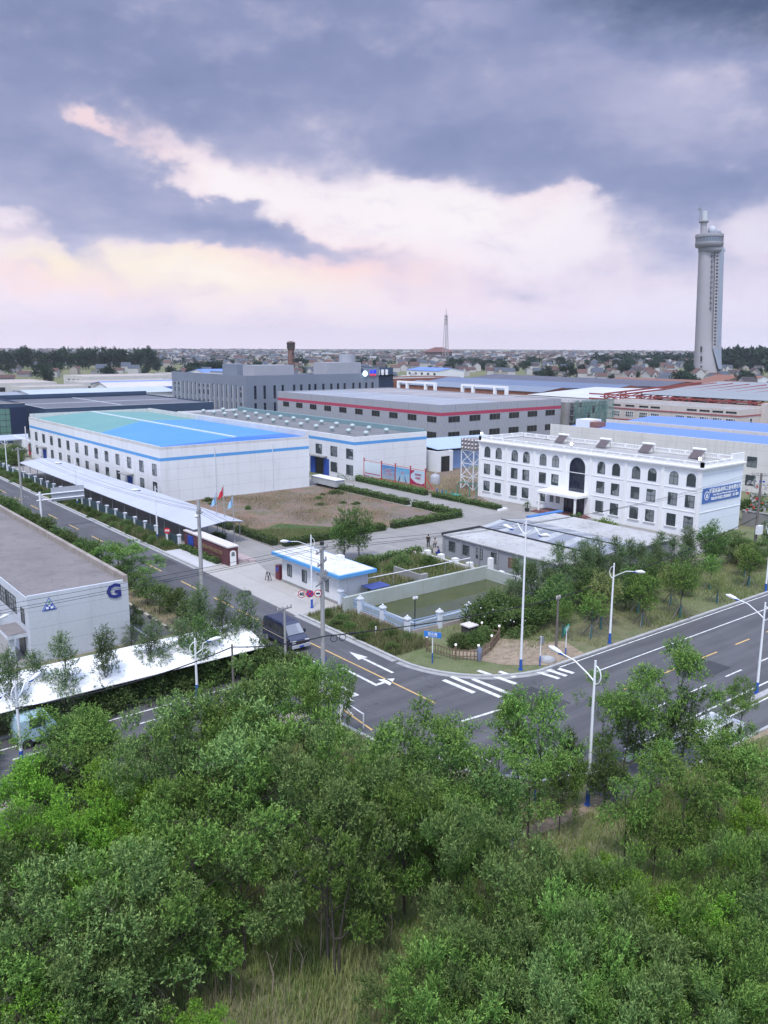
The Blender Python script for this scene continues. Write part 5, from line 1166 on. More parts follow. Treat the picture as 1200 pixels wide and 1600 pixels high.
t4, P4 = upole(34.2, 131.0, 11.0, .19, 'grey utility pole at the left behind the white direction sign', ((10.6, 1.8), (3.2, 2.0)), R(8))
t5, P5 = upole(33.9, 200.0, 11.0, .19, 'distant grey utility pole far up the side road at the left edge', ((10.6, 1.8),), R(8))
t6, P6 = upole(100.4, 50.9, 10.7, .20, 'brown-grey utility pole crowded with fittings at the right edge', ((10.4, 2.2), (9.2, 1.8), (7.9, 2.0)), R(-60), mat_=stuffmat('brown_pole', (.17, .15, .14), (.12, .105, .10), 1, .7, .85, .2))
MB().box(100.0, 50.3, 3.0, 100.9, 50.8, 4.1).build('meter_box', white_metal, t6)
q = MB(); rr = random.Random(4)
for k in range(46): a, z = rr.uniform(-1.7, 1.9), rr.uniform(5.6, 9.6); q.box(100.4+a*.6-.12, 50.9-a*.8-.1, z, 100.4+a*.6+.12, 50.9-a*.8+.1, z+rr.uniform(.12, .3), rr.choice((0, 0, 1, 1, 2, 3)))
for k in range(9): a, b_ = rr.uniform(-1.6, 1.6), rr.uniform(-1.6, 1.6); z = rr.uniform(5.8, 9); q.tube([(100.4+a*.6, 50.9-a*.8, z), (100.4+b_*.6, 50.9-b_*.8, z+rr.uniform(-.8, .8))], .025, 4, 0)
q.build('switchgear', [grey_metal, insul, red_paint, blue_paint], t6)
t7, P7 = upole(55.1, 44.9, 4.75, .12, 'short brown pole carrying the thick black cable beside the green street sign', ((4.55, .5),), 0, mat_=MATS['brown_pole'])
t8, P8 = upole(52.2, 59.0, 4.3, .055, 'thin grey pole with a white camera standing by the pond fence', (), 0) if 0 else (None, None)
cm = thing('camera_pole', 'thin dark pole with two small white heads inside the pond fence corner', 'pole', (48.6, 56.4, 0))
MB().tube([(48.6, 56.4, 0), (48.6, 56.4, 3.0)], .055, 8).build('pole', dark_metal, cm); 
for d in (-.12, .18): MB().box(48.6+d-.1, 56.3, 2.95, 48.6+d+.1, 56.5, 3.15).build('head', white_metal, cm)
for k in range(3):
    a = P1[(0, 1, 3)[k]]; wire('power_line', 'thin power line running left from the junction pole over the G building', a, (a[0]-62, a[1]+10+k*.3, 9.6), .9, .014, 'thin power lines to the left')
    wire('power_line', 'thin power line rising from the junction pole to the crowded right pole', a, P6[(0, 1, 3)[k]], 1.2, .014, 'thin power lines to the right pole')
    wire('power_line', 'thin power line between the junction pole and the pale pole', P1[(4, 5, 7)[k]], P3[(0, 1, 3)[k]], .35, .013, 'thin power lines between the two near poles')
    wire('power_line', 'thin power line along the side road from the pale pole to the left', P3[(0, 1, 3)[k]], P4[(0, 1, 3)[k]], .9, .013, 'thin power lines up the side road')
    wire('power_line', 'thin power line far up the side road at the left edge', P4[(0, 1, 3)[k]], P5[(0, 1, 3)[k]], .9, .013, 'thin power lines far up the road')
    wire('power_line', 'thin power line leaving the crowded pole past the right edge', P6[(0, 1, 3)[k]], (150, 24+k*1.0, 10.5), 1.0, .014, 'thin power lines leaving right')
# the thick black telephone cable crossing the junction
sp = [(12.0, 51.2, 4.2), (26.5, 50.6, 5.0), (33.4, 49.15, 4.7), (55.1, 44.9, 4.6), (100.4, 50.9, 5.2)]
lab = ['thick black cable at the lower left, up to the hidden trees', 'thick black cable between the lower left trees and the junction pole', 'thick black cable with coiled loops crossing the junction', 'thick black cable running right through the staked trees']
for k in range(4): wire('telephone_cable', lab[k], sp[k], sp[k+1], (.5, .25, .35, .55)[k], .045, 'thick black cable')
tp, _ = upole(26.5, 50.6, 5.2, .1, 'short pole hidden among trees carrying the thick cable', (), 0, mat_=MATS['brown_pole'])
cl = thing('cable_coil', 'black coiled cable loops and splice box hanging from the thick cable', 'cable', (35.4, 48.7, 4.4))
for k, d in enumerate((0, .7, 2.2)):
    x0, y0, z0 = 34.2+d, 49.0-d*.2, 4.66-d*.05
    MB().tube([(x0+.27*math.cos(a)*.98, y0-.27*math.cos(a)*.2, z0-.27+.27*math.sin(a)) for a in np.linspace(0, 2*math.pi, 17)], .028, 5).build('loop', cab_m, cl)
MB().tube([(35.5, 48.74, 4.56), (36.0, 48.64, 4.54)], .11, 8).build('splice_box', cab_m, cl)

# ------------------------------------------------------------------ signs along the roads
ds = thing('direction_sign', 'white double-beam direction sign frame seen from behind, over the left verge', 'road sign', (33.9, 121, 0))
dx0, dy0 = 34.0, 121.0
MB().tube([(dx0, dy0, 0), (dx0, dy0, 5.6)], .16, 12).build('pole', white_metal, ds)
MB().tube([(dx0-.5, dy0, 5.2), (dx0+6.2, dy0, 5.2)], .09, 8).build('beam', white_metal, ds); MB().tube([(dx0-.5, dy0, 4.4), (dx0+6.2, dy0, 4.4)], .09, 8).build('beam', white_metal, ds)
MB().box(dx0+1.6, dy0+.1, 4.05, dx0+6.3, dy0+.16, 6.0).build('panel', stuffmat('sign_back', (.42, .44, .48), None, .8, .5, .5, .15), ds)
def nameplate(label, x, y, z, w, h, m, txt, rz, tsz):
    t = thing('street_sign', label, 'street sign', (x, y, 0))
    MB().tube([(x, y, .9), (x, y, z-h/2-.02)], .045, 8).build('post', white_metal, t); MB().cyl(x, y, 0, .9, .055, .05, 8).build('foot', lamp_blue, t)
    q = MB().box(-w/2, -.03, -h/2, w/2, .03, h/2)
    o = put('plate', q.mesh('plate', m), t, (x, y, z), rz)
    put('lettering', text_mesh(txt, tsz, wl, .003, .004), o, (x, y, z), 0).location = (0, -.045, .05)
    put('lettering', text_mesh('CHUANGYE RD', tsz*.4, wl, 0, .004), o, (x, y, z), 0).location = (0, -.045, -.14)
    return t
nameplate('blue street name sign on a white post by the wooden garden fence', 44.2, 49.0, 2.5, 1.5, .48, stuffmat('street_sign_blue', (.04, .20, .60), None, 2, .2, .5), '创业路', R(-60), .28)
nameplate('green street name sign on a white post at the edge of the trees', 54.0, 42.95, 2.55, 1.5, .48, stuffmat('street_sign_green', (.03, .30, .20), None, 2, .2, .5), '城东大道', R(25), .26)
s_ = thing('traffic_sign', 'small white traffic sign seen edge-on beside the very tall lamp', 'traffic sign', (50.8, 43.0, 0))
MB().tube([(50.8, 43, .9), (50.8, 43, 2.6)], .045, 8).build('post', white_metal, s_); MB().cyl(50.8, 43, 0, .9, .055, .05, 8).build('foot', lamp_blue, s_); MB().box(50.65, 42.98, 1.9, 51.2, 43.02, 2.55).build('plate', grey_metal, s_)
rs = thing('traffic_sign', 'round red sign with white lettering on a short white post in the weeds', 'traffic sign', (44.7, 102.5, 0))
MB().tube([(44.7, 102.5, 0), (44.7, 102.5, 1.9)], .06, 8).build('post', white_metal, rs)
q = MB().extr(disc(.42), (0, 0, 0), (1, 0, 0), (0, 0, 1), (0, -.03, 0)); o = put('plate', q.mesh('plate', srd), rs, (44.65, 102.4, 1.85), R(-45)); put('lettering', text_mesh('减速', .30, wl, .01, .006), o, (0, 0, 0)).location = (0, -.045, 0)
bs_ = thing('traffic_sign', 'small blue sign beside the centre line near the cable loops', 'traffic sign', (36.2, 53.5, 0))
MB().tube([(36.2, 53.5, 0), (36.2, 53.5, 1.0)], .04, 6).build('post', white_metal, bs_); MB().box(35.9, 53.4, .55, 36.5, 53.46, 1.05).build('plate', blue_paint, bs_)
mk = tag(MB().cyl(44.6, 57.2, 0, .85, .06, seg=8).cyl(44.6, 57.2, .85, .9, .065, .03, 8).build('marker_post', white_metal, None, (44.6, 57.2, 0)), 'short white marker post in the grass outside the pond fence', 'post')
for i, (x, y) in enumerate(((52.2, 43.4), (41.5, 76.0))):
    mh = thing('manhole', ('round raised concrete manhole cover on the bare earth corner', 'dark flat manhole cover in the apron')[i], 'manhole', (x, y, 0))
    MB().lathe([(.72, 0), (.72, .22), (.62, .24)], x, y, 20).build('ring', concrete if i == 0 else dark_metal, mh); MB().cyl(x, y, .2 if i == 0 else .0, .27 if i == 0 else .06, .5, seg=20).build('cover', kerb if i == 0 else dark_metal, mh)
# guard rail at the near corner
gr = thing('guard_rail', 'thin white guard rail on posts at the near kerb of the junction', 'railing', (32.4, 44.6, 0))
for (x, y) in ((32.6, 48.6), (32.5, 45.6), (32.3, 42.8)): MB().cyl(x, y, 0, 1.15, .05, seg=8).build('post', white_metal, gr)
MB().bar((32.6, 48.6, 1.08), (32.5, 45.6, 1.08), .07).bar((32.5, 45.6, 1.08), (32.3, 42.8, 1.08), .07).build('rail', white_metal, gr)

# ------------------------------------------------------------------ fences and walls round the yard
pb = stuffmat('pillar_white', (.70, .73, .80), (.62, .65, .72), 1, .5, .7, .25, (.35, .33, .30)); rail_b = stuffmat('rail_pale_blue', (.35, .47, .70), None, 1.5, .5, .5, .2)
pf = thing('fence', 'pale blue railing fence with white pillars round the pond', 'fence', (47.3, 55.4, 0))
pil = [(47.3, 66.5), (47.3, 63.2), (47.3, 59.6), (47.0, 55.6), (50.7, 55.3), (54.3, 55.1), (58.0, 54.9), (61.7, 54.7), (65.4, 54.5), (69.0, 54.3)]
for x, y in pil: MB().box(x-.21, y-.21, 0, x+.21, y+.21, 1.5).box(x-.28, y-.28, 1.5, x+.28, y+.28, 1.62).box(x-.2, y-.2, 1.62, x+.2, y+.2, 1.72).ball((x, y, 1.82), .11, 8).build('pillar', pb, pf)
for a, b_ in zip(pil[:-1], pil[1:]):
    d = Vector((b_[0]-a[0], b_[1]-a[1])); ln = d.length; d.normalize(); A_, B_ = Vector(a)+d*.21, Vector(b_)-d*.21
    q = MB().bar((A_.x, A_.y, .16), (B_.x, B_.y, .16), .2, .34); q.build('plinth', stuffmat('plinth_pinkish', (.40, .34, .33), (.30, .27, .26), 1.2, .8, .8, .5), pf)
    q = MB()
    for z in (.5, 1.02, 1.3): q.bar((A_.x, A_.y, z), (B_.x, B_.y, z), .05, .06)
    n_ = int(ln/.16)
    for k in range(1, n_): c_ = A_.lerp(B_, k/n_); q.bar((c_.x, c_.y, .34), (c_.x, c_.y, 1.3), .025)
    q.build('railing', rail_b, pf)
gf = thing('fence', 'dark green panel fence with white posts along the grey carport', 'fence', (45.4, 140, 0))
for k in range(25):
    y = 100+k*3.7; MB().box(45.05, y-.17, 0, 45.4, y+.17, 1.55).box(44.98, y-.24, 1.55, 45.47, y+.24, 1.68).build('post', pb, gf)
MB().box(45.18, 100.2, 0, 45.28, 189, 1.35).build('panel', stuffmat('dark_teal_panel', (.05, .09, .11), (.04, .07, .085), .5, .7, .6, .3), gf)
wf = thing('fence', 'white picket railing fence between the car park verge and the side road', 'fence', (33.2, 85, 0))
for k in range(17): MB().box(33.05, 66.5+k*2.6, 0, 33.35, 66.8+k*2.6, 1.25).build('post', stuffmat('grey_post', (.30, .31, .33), None, 1, .6, .8, .3), wf)
q = MB()
for z in (.3, .95): q.box(33.17, 66.8, z, 33.23, 108, z+.07)
for k in range(230): q.box(33.185, 66.9+k*.18, .2, 33.215, 66.95+k*.18, 1.12)
q.build('railing', white_metal, wf)
pond_w = stuffmat('pond_wall', (.42, .45, .44), (.36, .39, .35), .4, .9, .85, .45, (.24, .26, .17)); pw_ = thing('basin_wall', 'stained pale concrete basin wall round the green pond', 'wall', (57, 64, 0))
MB().box(46.2, 64.3, 0, 66.3, 64.65, 1.55).box(66.0, 56.7, 0, 66.3, 64.3, 1.35).box(48.5, 56.7, 0, 48.9, 64.3, .5).box(48.9, 56.6, 0, 66.0, 57.0, .42).build('wall', pond_w, pw_)
iw = thing('pipe_rail', 'thin white pipe rail on posts between the overgrown plot and the pond', 'railing', (57, 66.5, 0))
MB().tube([(50.8, 67.3, 2.0), (66, 66.9, 2.0)], .05, 6).build('rail', white_metal, iw)
for x in (51, 54.7, 58.4, 62.1, 65.8): MB().cyl(x, 67.2-(x-51)*.025, 0, 2.0, .04, seg=6).build('post', grey_metal, iw)
cw = thing('wall', 'short grey concrete wall stub standing in the overgrown plot', 'wall', (59, 66.4, 0)); MB().box(58.0, 66.2, 0, 58.9, 66.6, 1.5).box(58.3, 66.6, 0, 58.5, 71.5, 1.3).build('wall', concrete, cw)
lw = thing('wall', 'low white wall with square white blocks in front of the low grey shed', 'wall', (67.4, 66, 0))
MB().box(66.9, 55.6, 0, 67.3, 77, .55).build('wall', stuffmat('old_white_wall', (.56, .56, .56), (.44, .44, .44), .8, .8, .8, .5), lw)
for k in range(8): MB().box(66.75, 57.8+k*2.5, 0, 67.45, 58.4+k*2.5, 1.05).build('block', white_trim, lw)
MB().box(66.8, 64.4, 0, 67.3, 64.9, 2.3).build('pillar', white_trim, lw)
aw = thing('awning', 'flat blue sheet awning beside the end of the white gatehouse', 'awning', (51.5, 65.0, 0))
MB().box(49.9, 64.7, 1.6, 52.4, 66.5, 1.68).build('sheet', stuffmat('awning_navy', (.045, .07, .25), (.06, .09, .28), .8, .6, .5, .2), aw)
for x in (50.0, 52.3): MB().cyl(x, 64.75, 0, 1.6, .04, seg=6).build('post', grey_metal, aw)
rw = thing('wall', 'grey boundary wall behind the right end of the office', 'wall', (112, 56, 0)); MB().box(117.5, 30, 0, 117.8, 62, 2.2).build('wall', stuffmat('grey_boundary', (.24, .235, .23), (.18, .175, .17), .5, .8, .85, .5, vsm=3), rw); MB().box(117.4, 30, 2.2, 117.9, 62, 2.32).build('coping', concrete, rw)
bg_ = thing('goal_frame', 'small white goal-like frame near the office corner', 'frame', (112, 54.5, 0)); q = MB().bar((112, 53.6, 0), (112, 53.6, 2), .08).bar((112, 55.4, 0), (112, 55.4, 2), .08).bar((112, 53.6, 2), (112, 55.4, 2), .08).bar((113, 53.6, 0), (112, 53.6, 2), .06).bar((113, 55.4, 0), (112, 55.4, 2), .06); q.build('frame', white_metal, bg_)
# little wooden garden fence at the corner
gf2 = thing('garden_fence', 'low brown wooden garden fence with white ball lamps round a small plot', 'fence', (47.5, 49, 0))
loop = [(45.6, 51.3), (46.2, 48.3), (47.6, 47.0), (50.2, 48.0), (52.6, 49.4), (52.0, 51.0)]
q = MB()
for a, b_ in zip(loop[:-1], loop[1:]):
    for z in (.35, .85): q.bar((*a, z), (*b_, z), .06, .09)
    n_ = int((Vector(b_)-Vector(a)).length/.28)
    for k in range(n_): c_ = Vector(a).lerp(Vector(b_), k/n_); q.bar((c_.x, c_.y, 0), (c_.x, c_.y, .95), .05)
q.build('fence_panel', wood, gf2)
for i, (x, y) in enumerate(loop): 
    o = MB().bar((x, y, 0), (x, y, 1.25), .12).build('post', wood, gf2); MB().ball((x, y, 1.36), .11, 8).build('ball_lamp', lampmat('ball_lamp', (.85, .85, .85), .35), o)
sc_ = thing('scarecrow', 'grey-blue bundle tied to the corner of the wooden garden fence', 'bundle', (47.6, 46.9, 0)); q = MB().tube([(47.6, 46.85, 0), (47.58, 46.9, .5), (47.62, 46.86, 1.0), (47.6, 46.9, 1.3)], [.14, .2, .22, .08], 8).bar((47.25, 46.9, 1.0), (47.95, 46.9, 1.02), .1); q.build('cloth', stuffmat('grey_blue_cloth', (.18, .20, .28), None, 3, .6, .9), sc_)
hb = thing('hut', 'small dark box hut with pale lid in the bushes behind the wooden fence', 'hut', (50.6, 51.2, 0)); MB().box(50.1, 50.7, 0, 51.1, 51.7, 1.35).build('wall', stuffmat('dark_board', (.05, .045, .045), None, 2, .6, .8, .3), hb); MB().box(50.0, 50.6, 1.35, 51.2, 51.8, 1.45).build('lid', stuffmat('pink_white_coping', ()), hb)

# ------------------------------------------------------------------ billboard, flags, water tank, exercise frame, trailer
bb_ = thing('billboard', 'row of four posters on red steel posts in front of the white factory', 'billboard', (98.3, 120, 0))
by = [130.0, 124.4, 120.2, 115.8, 111.6]
for y in by: MB().bar((98.3, y, 0), (98.3, y, 4.3), .16).box(98.15, y-.15, 4.3, 98.45, y+.15, 4.4).build('post', red_paint, bb_)
q = MB().bar((98.3, 130, 3.95), (98.3, 111.6, 3.95), .08).bar((98.3, 130, .9), (98.3, 111.6, .9), .06).bar((98.3, 111.6, 2.8), (98.3, 108.4, 0), .1).bar((98.3, 111.6, .9), (98.3, 110.0, .9), .08)
q.build('brace', red_paint, bb_)
def poster(name, lo, hi, extra=None):
    b = NB(name); x = b.n('ShaderNodeSeparateXYZ'); b.l(b.obj(), x.inputs[0])
    c = b.mix(b.ramp(x.outputs[2], -1.2, 1.2), lo, hi)
    cl_ = b.noise(b.scale(b.obj(), (1, 1, 2)), 1.4, 5); c = b.mix(b.math('MULTIPLY', b.ramp(cl_, .5, .7), .45), c, (.62, .70, .76))
    return b.fin(c, .5)
pm = [poster('poster_white', (.55, .60, .66), (.60, .68, .72)), poster('poster_blue', (.34, .38, .44), (.05, .20, .46)), poster('poster_cyan', (.42, .50, .56), (.08, .32, .55)), poster('poster_red', (.62, .60, .62), (.40, .55, .66))]
crim = stuffmat('poster_crimson', (.40, .03, .10), None, 1, .4, .5)
for k in range(4):
    yc, w = (by[k]+by[k+1])/2, by[k]-by[k+1]-.35
    o = put('poster', MB().box(-w/2, -.03, -1.3, w/2, .03, 1.3).mesh('poster', pm[k]), bb_, (98.28, yc, 2.45), FACE['-x'])
    if k == 0: q = MB().box(-w/2+.2, -.05, -1.0, w/2-.2, -.03, -.85); put('stripe', q.mesh('stripe', crim), o, (0, 0, 0)).location = (0, 0, 0)
    if k == 1:
        for z, tx in ((.35, '安全生产'), (-.3, '人人有责')): put('lettering', text_mesh(tx, .5, stuffmat('poster_pink', (.60, .25, .25)), .01, .005), o, (0, 0, 0)).location = (.1, -.045, z)
    if k == 2:
        for sx in (-.75, .75):
            q = MB().tube([(sx*1.5, -.06, -1.25), (sx*1.1, -.06, -.7), (sx*.9, -.06, -.1)], [.14, .12, .03], 6); put('hands_print', q.mesh('hands_print', stuffmat('poster_dark_blue', (.04, .14, .26))), o, (0, 0, 0)).location = (0, 0, 0)
        put('lettering', text_mesh('合作', .45, stuffmat('poster_pink', ()), .01, .005), o, (0, 0, 0)).location = (0, -.045, .4)
    if k == 3:
        q = MB(); E3 = lambda pts: q.extr(pts, (0, -.035, 0), (1, 0, 0), (0, 0, 1), (0, -.01, 0))
        E3([(-w/2, -1.3), (w/2, -1.3), (w/2, -.7), (w*.3, -1.05), (-w*.1, -.95), (-w*.35, -.55), (-w/2, -.2)]); E3([(-w/2, 1.3), (-w/2, .5), (-w*.38, .75), (-w*.2, 1.3)])
        put('border_print', q.mesh('border_print', crim), o, (0, 0, 0)).location = (0, 0, 0)
        for z, tx, sz in ((.55, '团结拼搏', .42), (-.1, '中国梦', .5)): put('lettering', text_mesh(tx, sz, crim, .005, .005), o, (0, 0, 0)).location = (.1, -.05, z)
for i, (x, y, h, col, lb) in enumerate(((52.2, 102.8, 6.0, (.30, .50, .72), 'pale blue flag on the left of the three flagpoles'), (52.2, 100.6, 7.4, (.55, .03, .05), 'red flag on the tallest middle flagpole'), (52.2, 98.0, 6.4, (.32, .52, .74), 'pale blue flag on the right flagpole'))):
    t = thing('flagpole', lb, 'flag', (x, y, 0), 'flags beside the entrance')
    MB().cyl(x, y, 0, .25, .15, seg=8).tube([(x, y, 0), (x, y, h)], [.06, .035], 8).ball((x, y, h+.05), .07, 8).build('pole', stuffmat('flagpole_grey', (.36, .36, .38)), t)
    q = MB(); vs_ = []; nx_, nz_ = 7, 5
    for a in range(nx_+1):
        for b_ in range(nz_+1):
            u, v = a/nx_, b_/nz_
            vs_.append((x-.05-u*.85*(.55+.45*v), y+.10*math.sin(u*7+v*2), h-.1-v*1.25-u*(.75-.2*v)))
    q.add(vs_, [(a*(nz_+1)+b_, (a+1)*(nz_+1)+b_, (a+1)*(nz_+1)+b_+1, a*(nz_+1)+b_+1) for a in range(nx_) for b_ in range(nz_)], 0, True)
    q.build('flag', stuffmat('flag_cloth_'+('pale', 'red', 'sky')[i], col, None, 2, .4, .8), t)
wt = thing('water_tank_stand', 'silver water tank on a tall white lattice stand left of the office', 'water tank', (108, 110, 0))
q = MB(); cs = [(106.4, 107.6), (109.6, 107.6), (109.6, 110.8), (106.4, 110.8)]
for x, y in cs: q.bar((x, y, 0), (x, y, 7.4), .16)
for z in (2.4, 4.9, 7.3):
    for i in range(4): q.bar((*cs[i], z), (*cs[(i+1) % 4], z), .11)
for z0, z1 in ((0, 2.4), (2.4, 4.9), (4.9, 7.3)):
    for i in range(4): q.bar((*cs[i], z0), (*cs[(i+1) % 4], z1), .08); q.bar((*cs[(i+1) % 4], z0), (*cs[i], z1), .08)
q.build('lattice', white_metal, wt)
q = MB(); q.box(106.3, 107.5, 7.4, 109.7, 110.9, 9.5)
for i in range(4):
    for j in range(3):
        q.ball((106.3, 107.95+i*.85, 7.78+j*.7), .33, 8); q.ball((106.75+i*.85, 107.5, 7.78+j*.7), .33, 8)
q.build('tank', stuffmat('steel_tank', (.42, .40, .40), (.34, .33, .33), 1, .6, .35, .2, metal=.5), wt)
tk = thing('gas_bottle_tank', 'squat pale grey tank standing in dry grass behind the billboard', 'tank', (106.0, 117.5, 0)); MB().lathe([(1.0, 0), (1.0, 1.5), (.7, 1.9), (.15, 2.05), (.15, 2.3)], 106, 117.5, 16).build('tank', stuffmat('dull_silver', (.38, .39, .43), None, 1, .5, .5, .3), tk)
ex = thing('exercise_frame', 'green outdoor exercise equipment with curved frame left of the office', 'exercise equipment', (100.5, 103.5, 0)); eg = stuffmat('exercise_green', (.06, .26, .20), None, 1.5, .4, .5, .2)
q = MB().tube([(100.5, 105.5, 0), (100.5, 105.5, 1.9), (100.5, 105.1, 2.5), (100.5, 104.2, 2.75), (100.5, 103.2, 2.7)], .1, 8).tube([(101.2, 101.5, 0), (101.2, 101.5, 2.6)], .08, 6).tube([(101.2, 103.2, 0), (101.2, 103.2, 2.6)], .08, 6).bar((101.2, 101.5, 2.55), (101.2, 103.2, 2.55), .1); q.build('frame', eg, ex)
MB().box(99.2, 104.2, .35, 100.4, 106.2, .45).box(98.8, 105, 0, 99.0, 105.2, 1.1).box(98.8, 106.6, 0, 99, 106.8, 1.1).build('bench', eg, ex); MB().box(98.3, 107, 0, 98.45, 107.2, 1.2).box(98.3, 108.4, 0, 98.45, 108.6, 1.2).build('stepper', stuffmat('exercise_blue', (.05, .16, .36)), ex)
tr = thing('trailer', 'long grey box trailer with white top parked by the second white factory door', 'trailer', (87.6, 127.6, 0))
MB().box(86.8, 123.4, .55, 88.8, 131.4, 1.75).build('body', stuffmat('trailer_grey', (.40, .41, .43), None, 1, .6, .6, .3), tr); MB().box(86.7, 123.3, 1.75, 88.9, 131.5, 1.85).build('top', white_metal, tr)
for y in (124.4, 125.4, 129.6):
    for x in (86.9, 88.5): MB().tube([(x, y, .4), (x+.2, y, .4)], .4, 12).build('wheel', dark_metal, tr)

# ------------------------------------------------------------------ the van coming down the side road (it faces -y)
vb = NB('navy_van_paint'); van_m = vb.fin(vb.mix(vb.math('MULTIPLY', vb.noise(vb.obj(), 3, 4), .3), (.012, .018, .055), (.03, .035, .06)), .22, None, 0, 0, .0, .6); vb.b.inputs['Coat Weight'].default_value = .5
vx, vy = 37.0, 60.6
van = thing('van', 'dark navy high-roofed van driving towards the junction on the side road', 'van', (vx, vy, 0))
prof = [(-2.55, .42), (2.35, .42), (2.42, 1.0), (2.42, 1.75), (2.25, 2.16), (1.9, 2.27), (-.85, 2.25), (-1.2, 2.12), (-1.85, 1.30), (-2.45, 1.08), (-2.6, .8)]   # along y (front is -), height
sec = []
for k, (wd, ins) in enumerate(((.80, .07), (.93, 0), (.93, 0), (.80, .07))): pass
nP = len(prof); vs_ = []
def wide(z): return .94 if z < 1.15 else .94-(z-1.15)*.13
for s in (-1, 1): vs_ += [(vx+s*wide(z), vy+y, z) for y, z in prof]
q = MB(); q.add(vs_, [tuple(range(nP)), tuple(range(nP, 2*nP))[::-1]]+[(i, i+nP, (i+1) % nP+nP, (i+1) % nP) for i in range(nP)])
vo_ = q.build('body', van_m, van); md = vo_.modifiers.new('rounding', 'BEVEL'); md.width = .09; md.segments = 3; md.limit_method = 'ANGLE'
gl2 = glass('van_glass', (.03, .035, .045), .05, .1); scr = glass('windscreen', (.20, .22, .26), .08, .6, (.36, .38, .42))
q = MB(); wsc = lambda t_, s: (vx+s*(wide(1.34+.72*t_)-.10), vy-1.83+.63*t_-.03, 1.36+.72*t_+.02)
q.add([wsc(0, -1), wsc(0, 1), wsc(1, 1), wsc(1, -1)], [(0, 1, 2, 3)]); q.build('windscreen', scr, van)
for s in (-1, 1):
    for (y0, y1) in ((-1.15, -.45), (-.25, .85), (1.0, 2.1)):
        z0, z1 = 1.32, 1.98; x0, x1 = vx+s*(wide(z0)+.006), vx+s*(wide(z1)+.006)
        f0 = y0-.28 if y0 < -1 else y0
        MB().add([(x0, vy+f0, z0), (x0, vy+y1, z0), (x1, vy+y1, z1), (x1, vy+y0, z1)], [(0, 1, 2, 3)] if s > 0 else [(3, 2, 1, 0)]).build('window', gl2, van)
    MB().box(vx+s*.945, vy-1.9, 1.0, vx+s*.955, vy+2.3, 1.06).build('side_stripe', stuffmat('cream_line', (.55, .48, .36)), van)
    m_ = MB().box(vx+s*.95, vy-1.55, 1.25, vx+s*1.2, vy-1.42, 1.55).build('mirror', dark_metal, van)
    MB().box(vx+s*.45, vy-2.62, .85, vx+s*.85, vy-2.5, 1.03).build('headlight', stuffmat('headlight_glass', (.6, .62, .65), None, 3, .2, .1, spec=.6), van)
    for y in (-1.62, 1.5):
        w0 = MB().tube([(vx+s*.78, vy+y, .36), (vx+s*.97, vy+y, .36)], .36, 18).build('wheel', dark_metal, van); MB().tube([(vx+s*.95, vy+y, .36), (vx+s*.985, vy+y, .36)], .22, 14).build('hub', grey_metal, w0)
    MB().box(vx+s*.75, vy+2.40, .9, vx+s*.92, vy+2.45, 1.5).build('tail_light', red_paint, van)
MB().box(vx-.9, vy-2.72, .42, vx+.9, vy-2.52, .68).build('bumper', stuffmat('bumper_silver', (.45, .46, .50), None, 2, .4, .4), van)
MB().box(vx-.5, vy-2.64, .74, vx+.5, vy-2.55, .98).build('grille', dark_metal, van)
MB().box(vx-.22, vy-2.75, .46, vx+.22, vy-2.72, .60).build('number_plate', blue_paint, van)

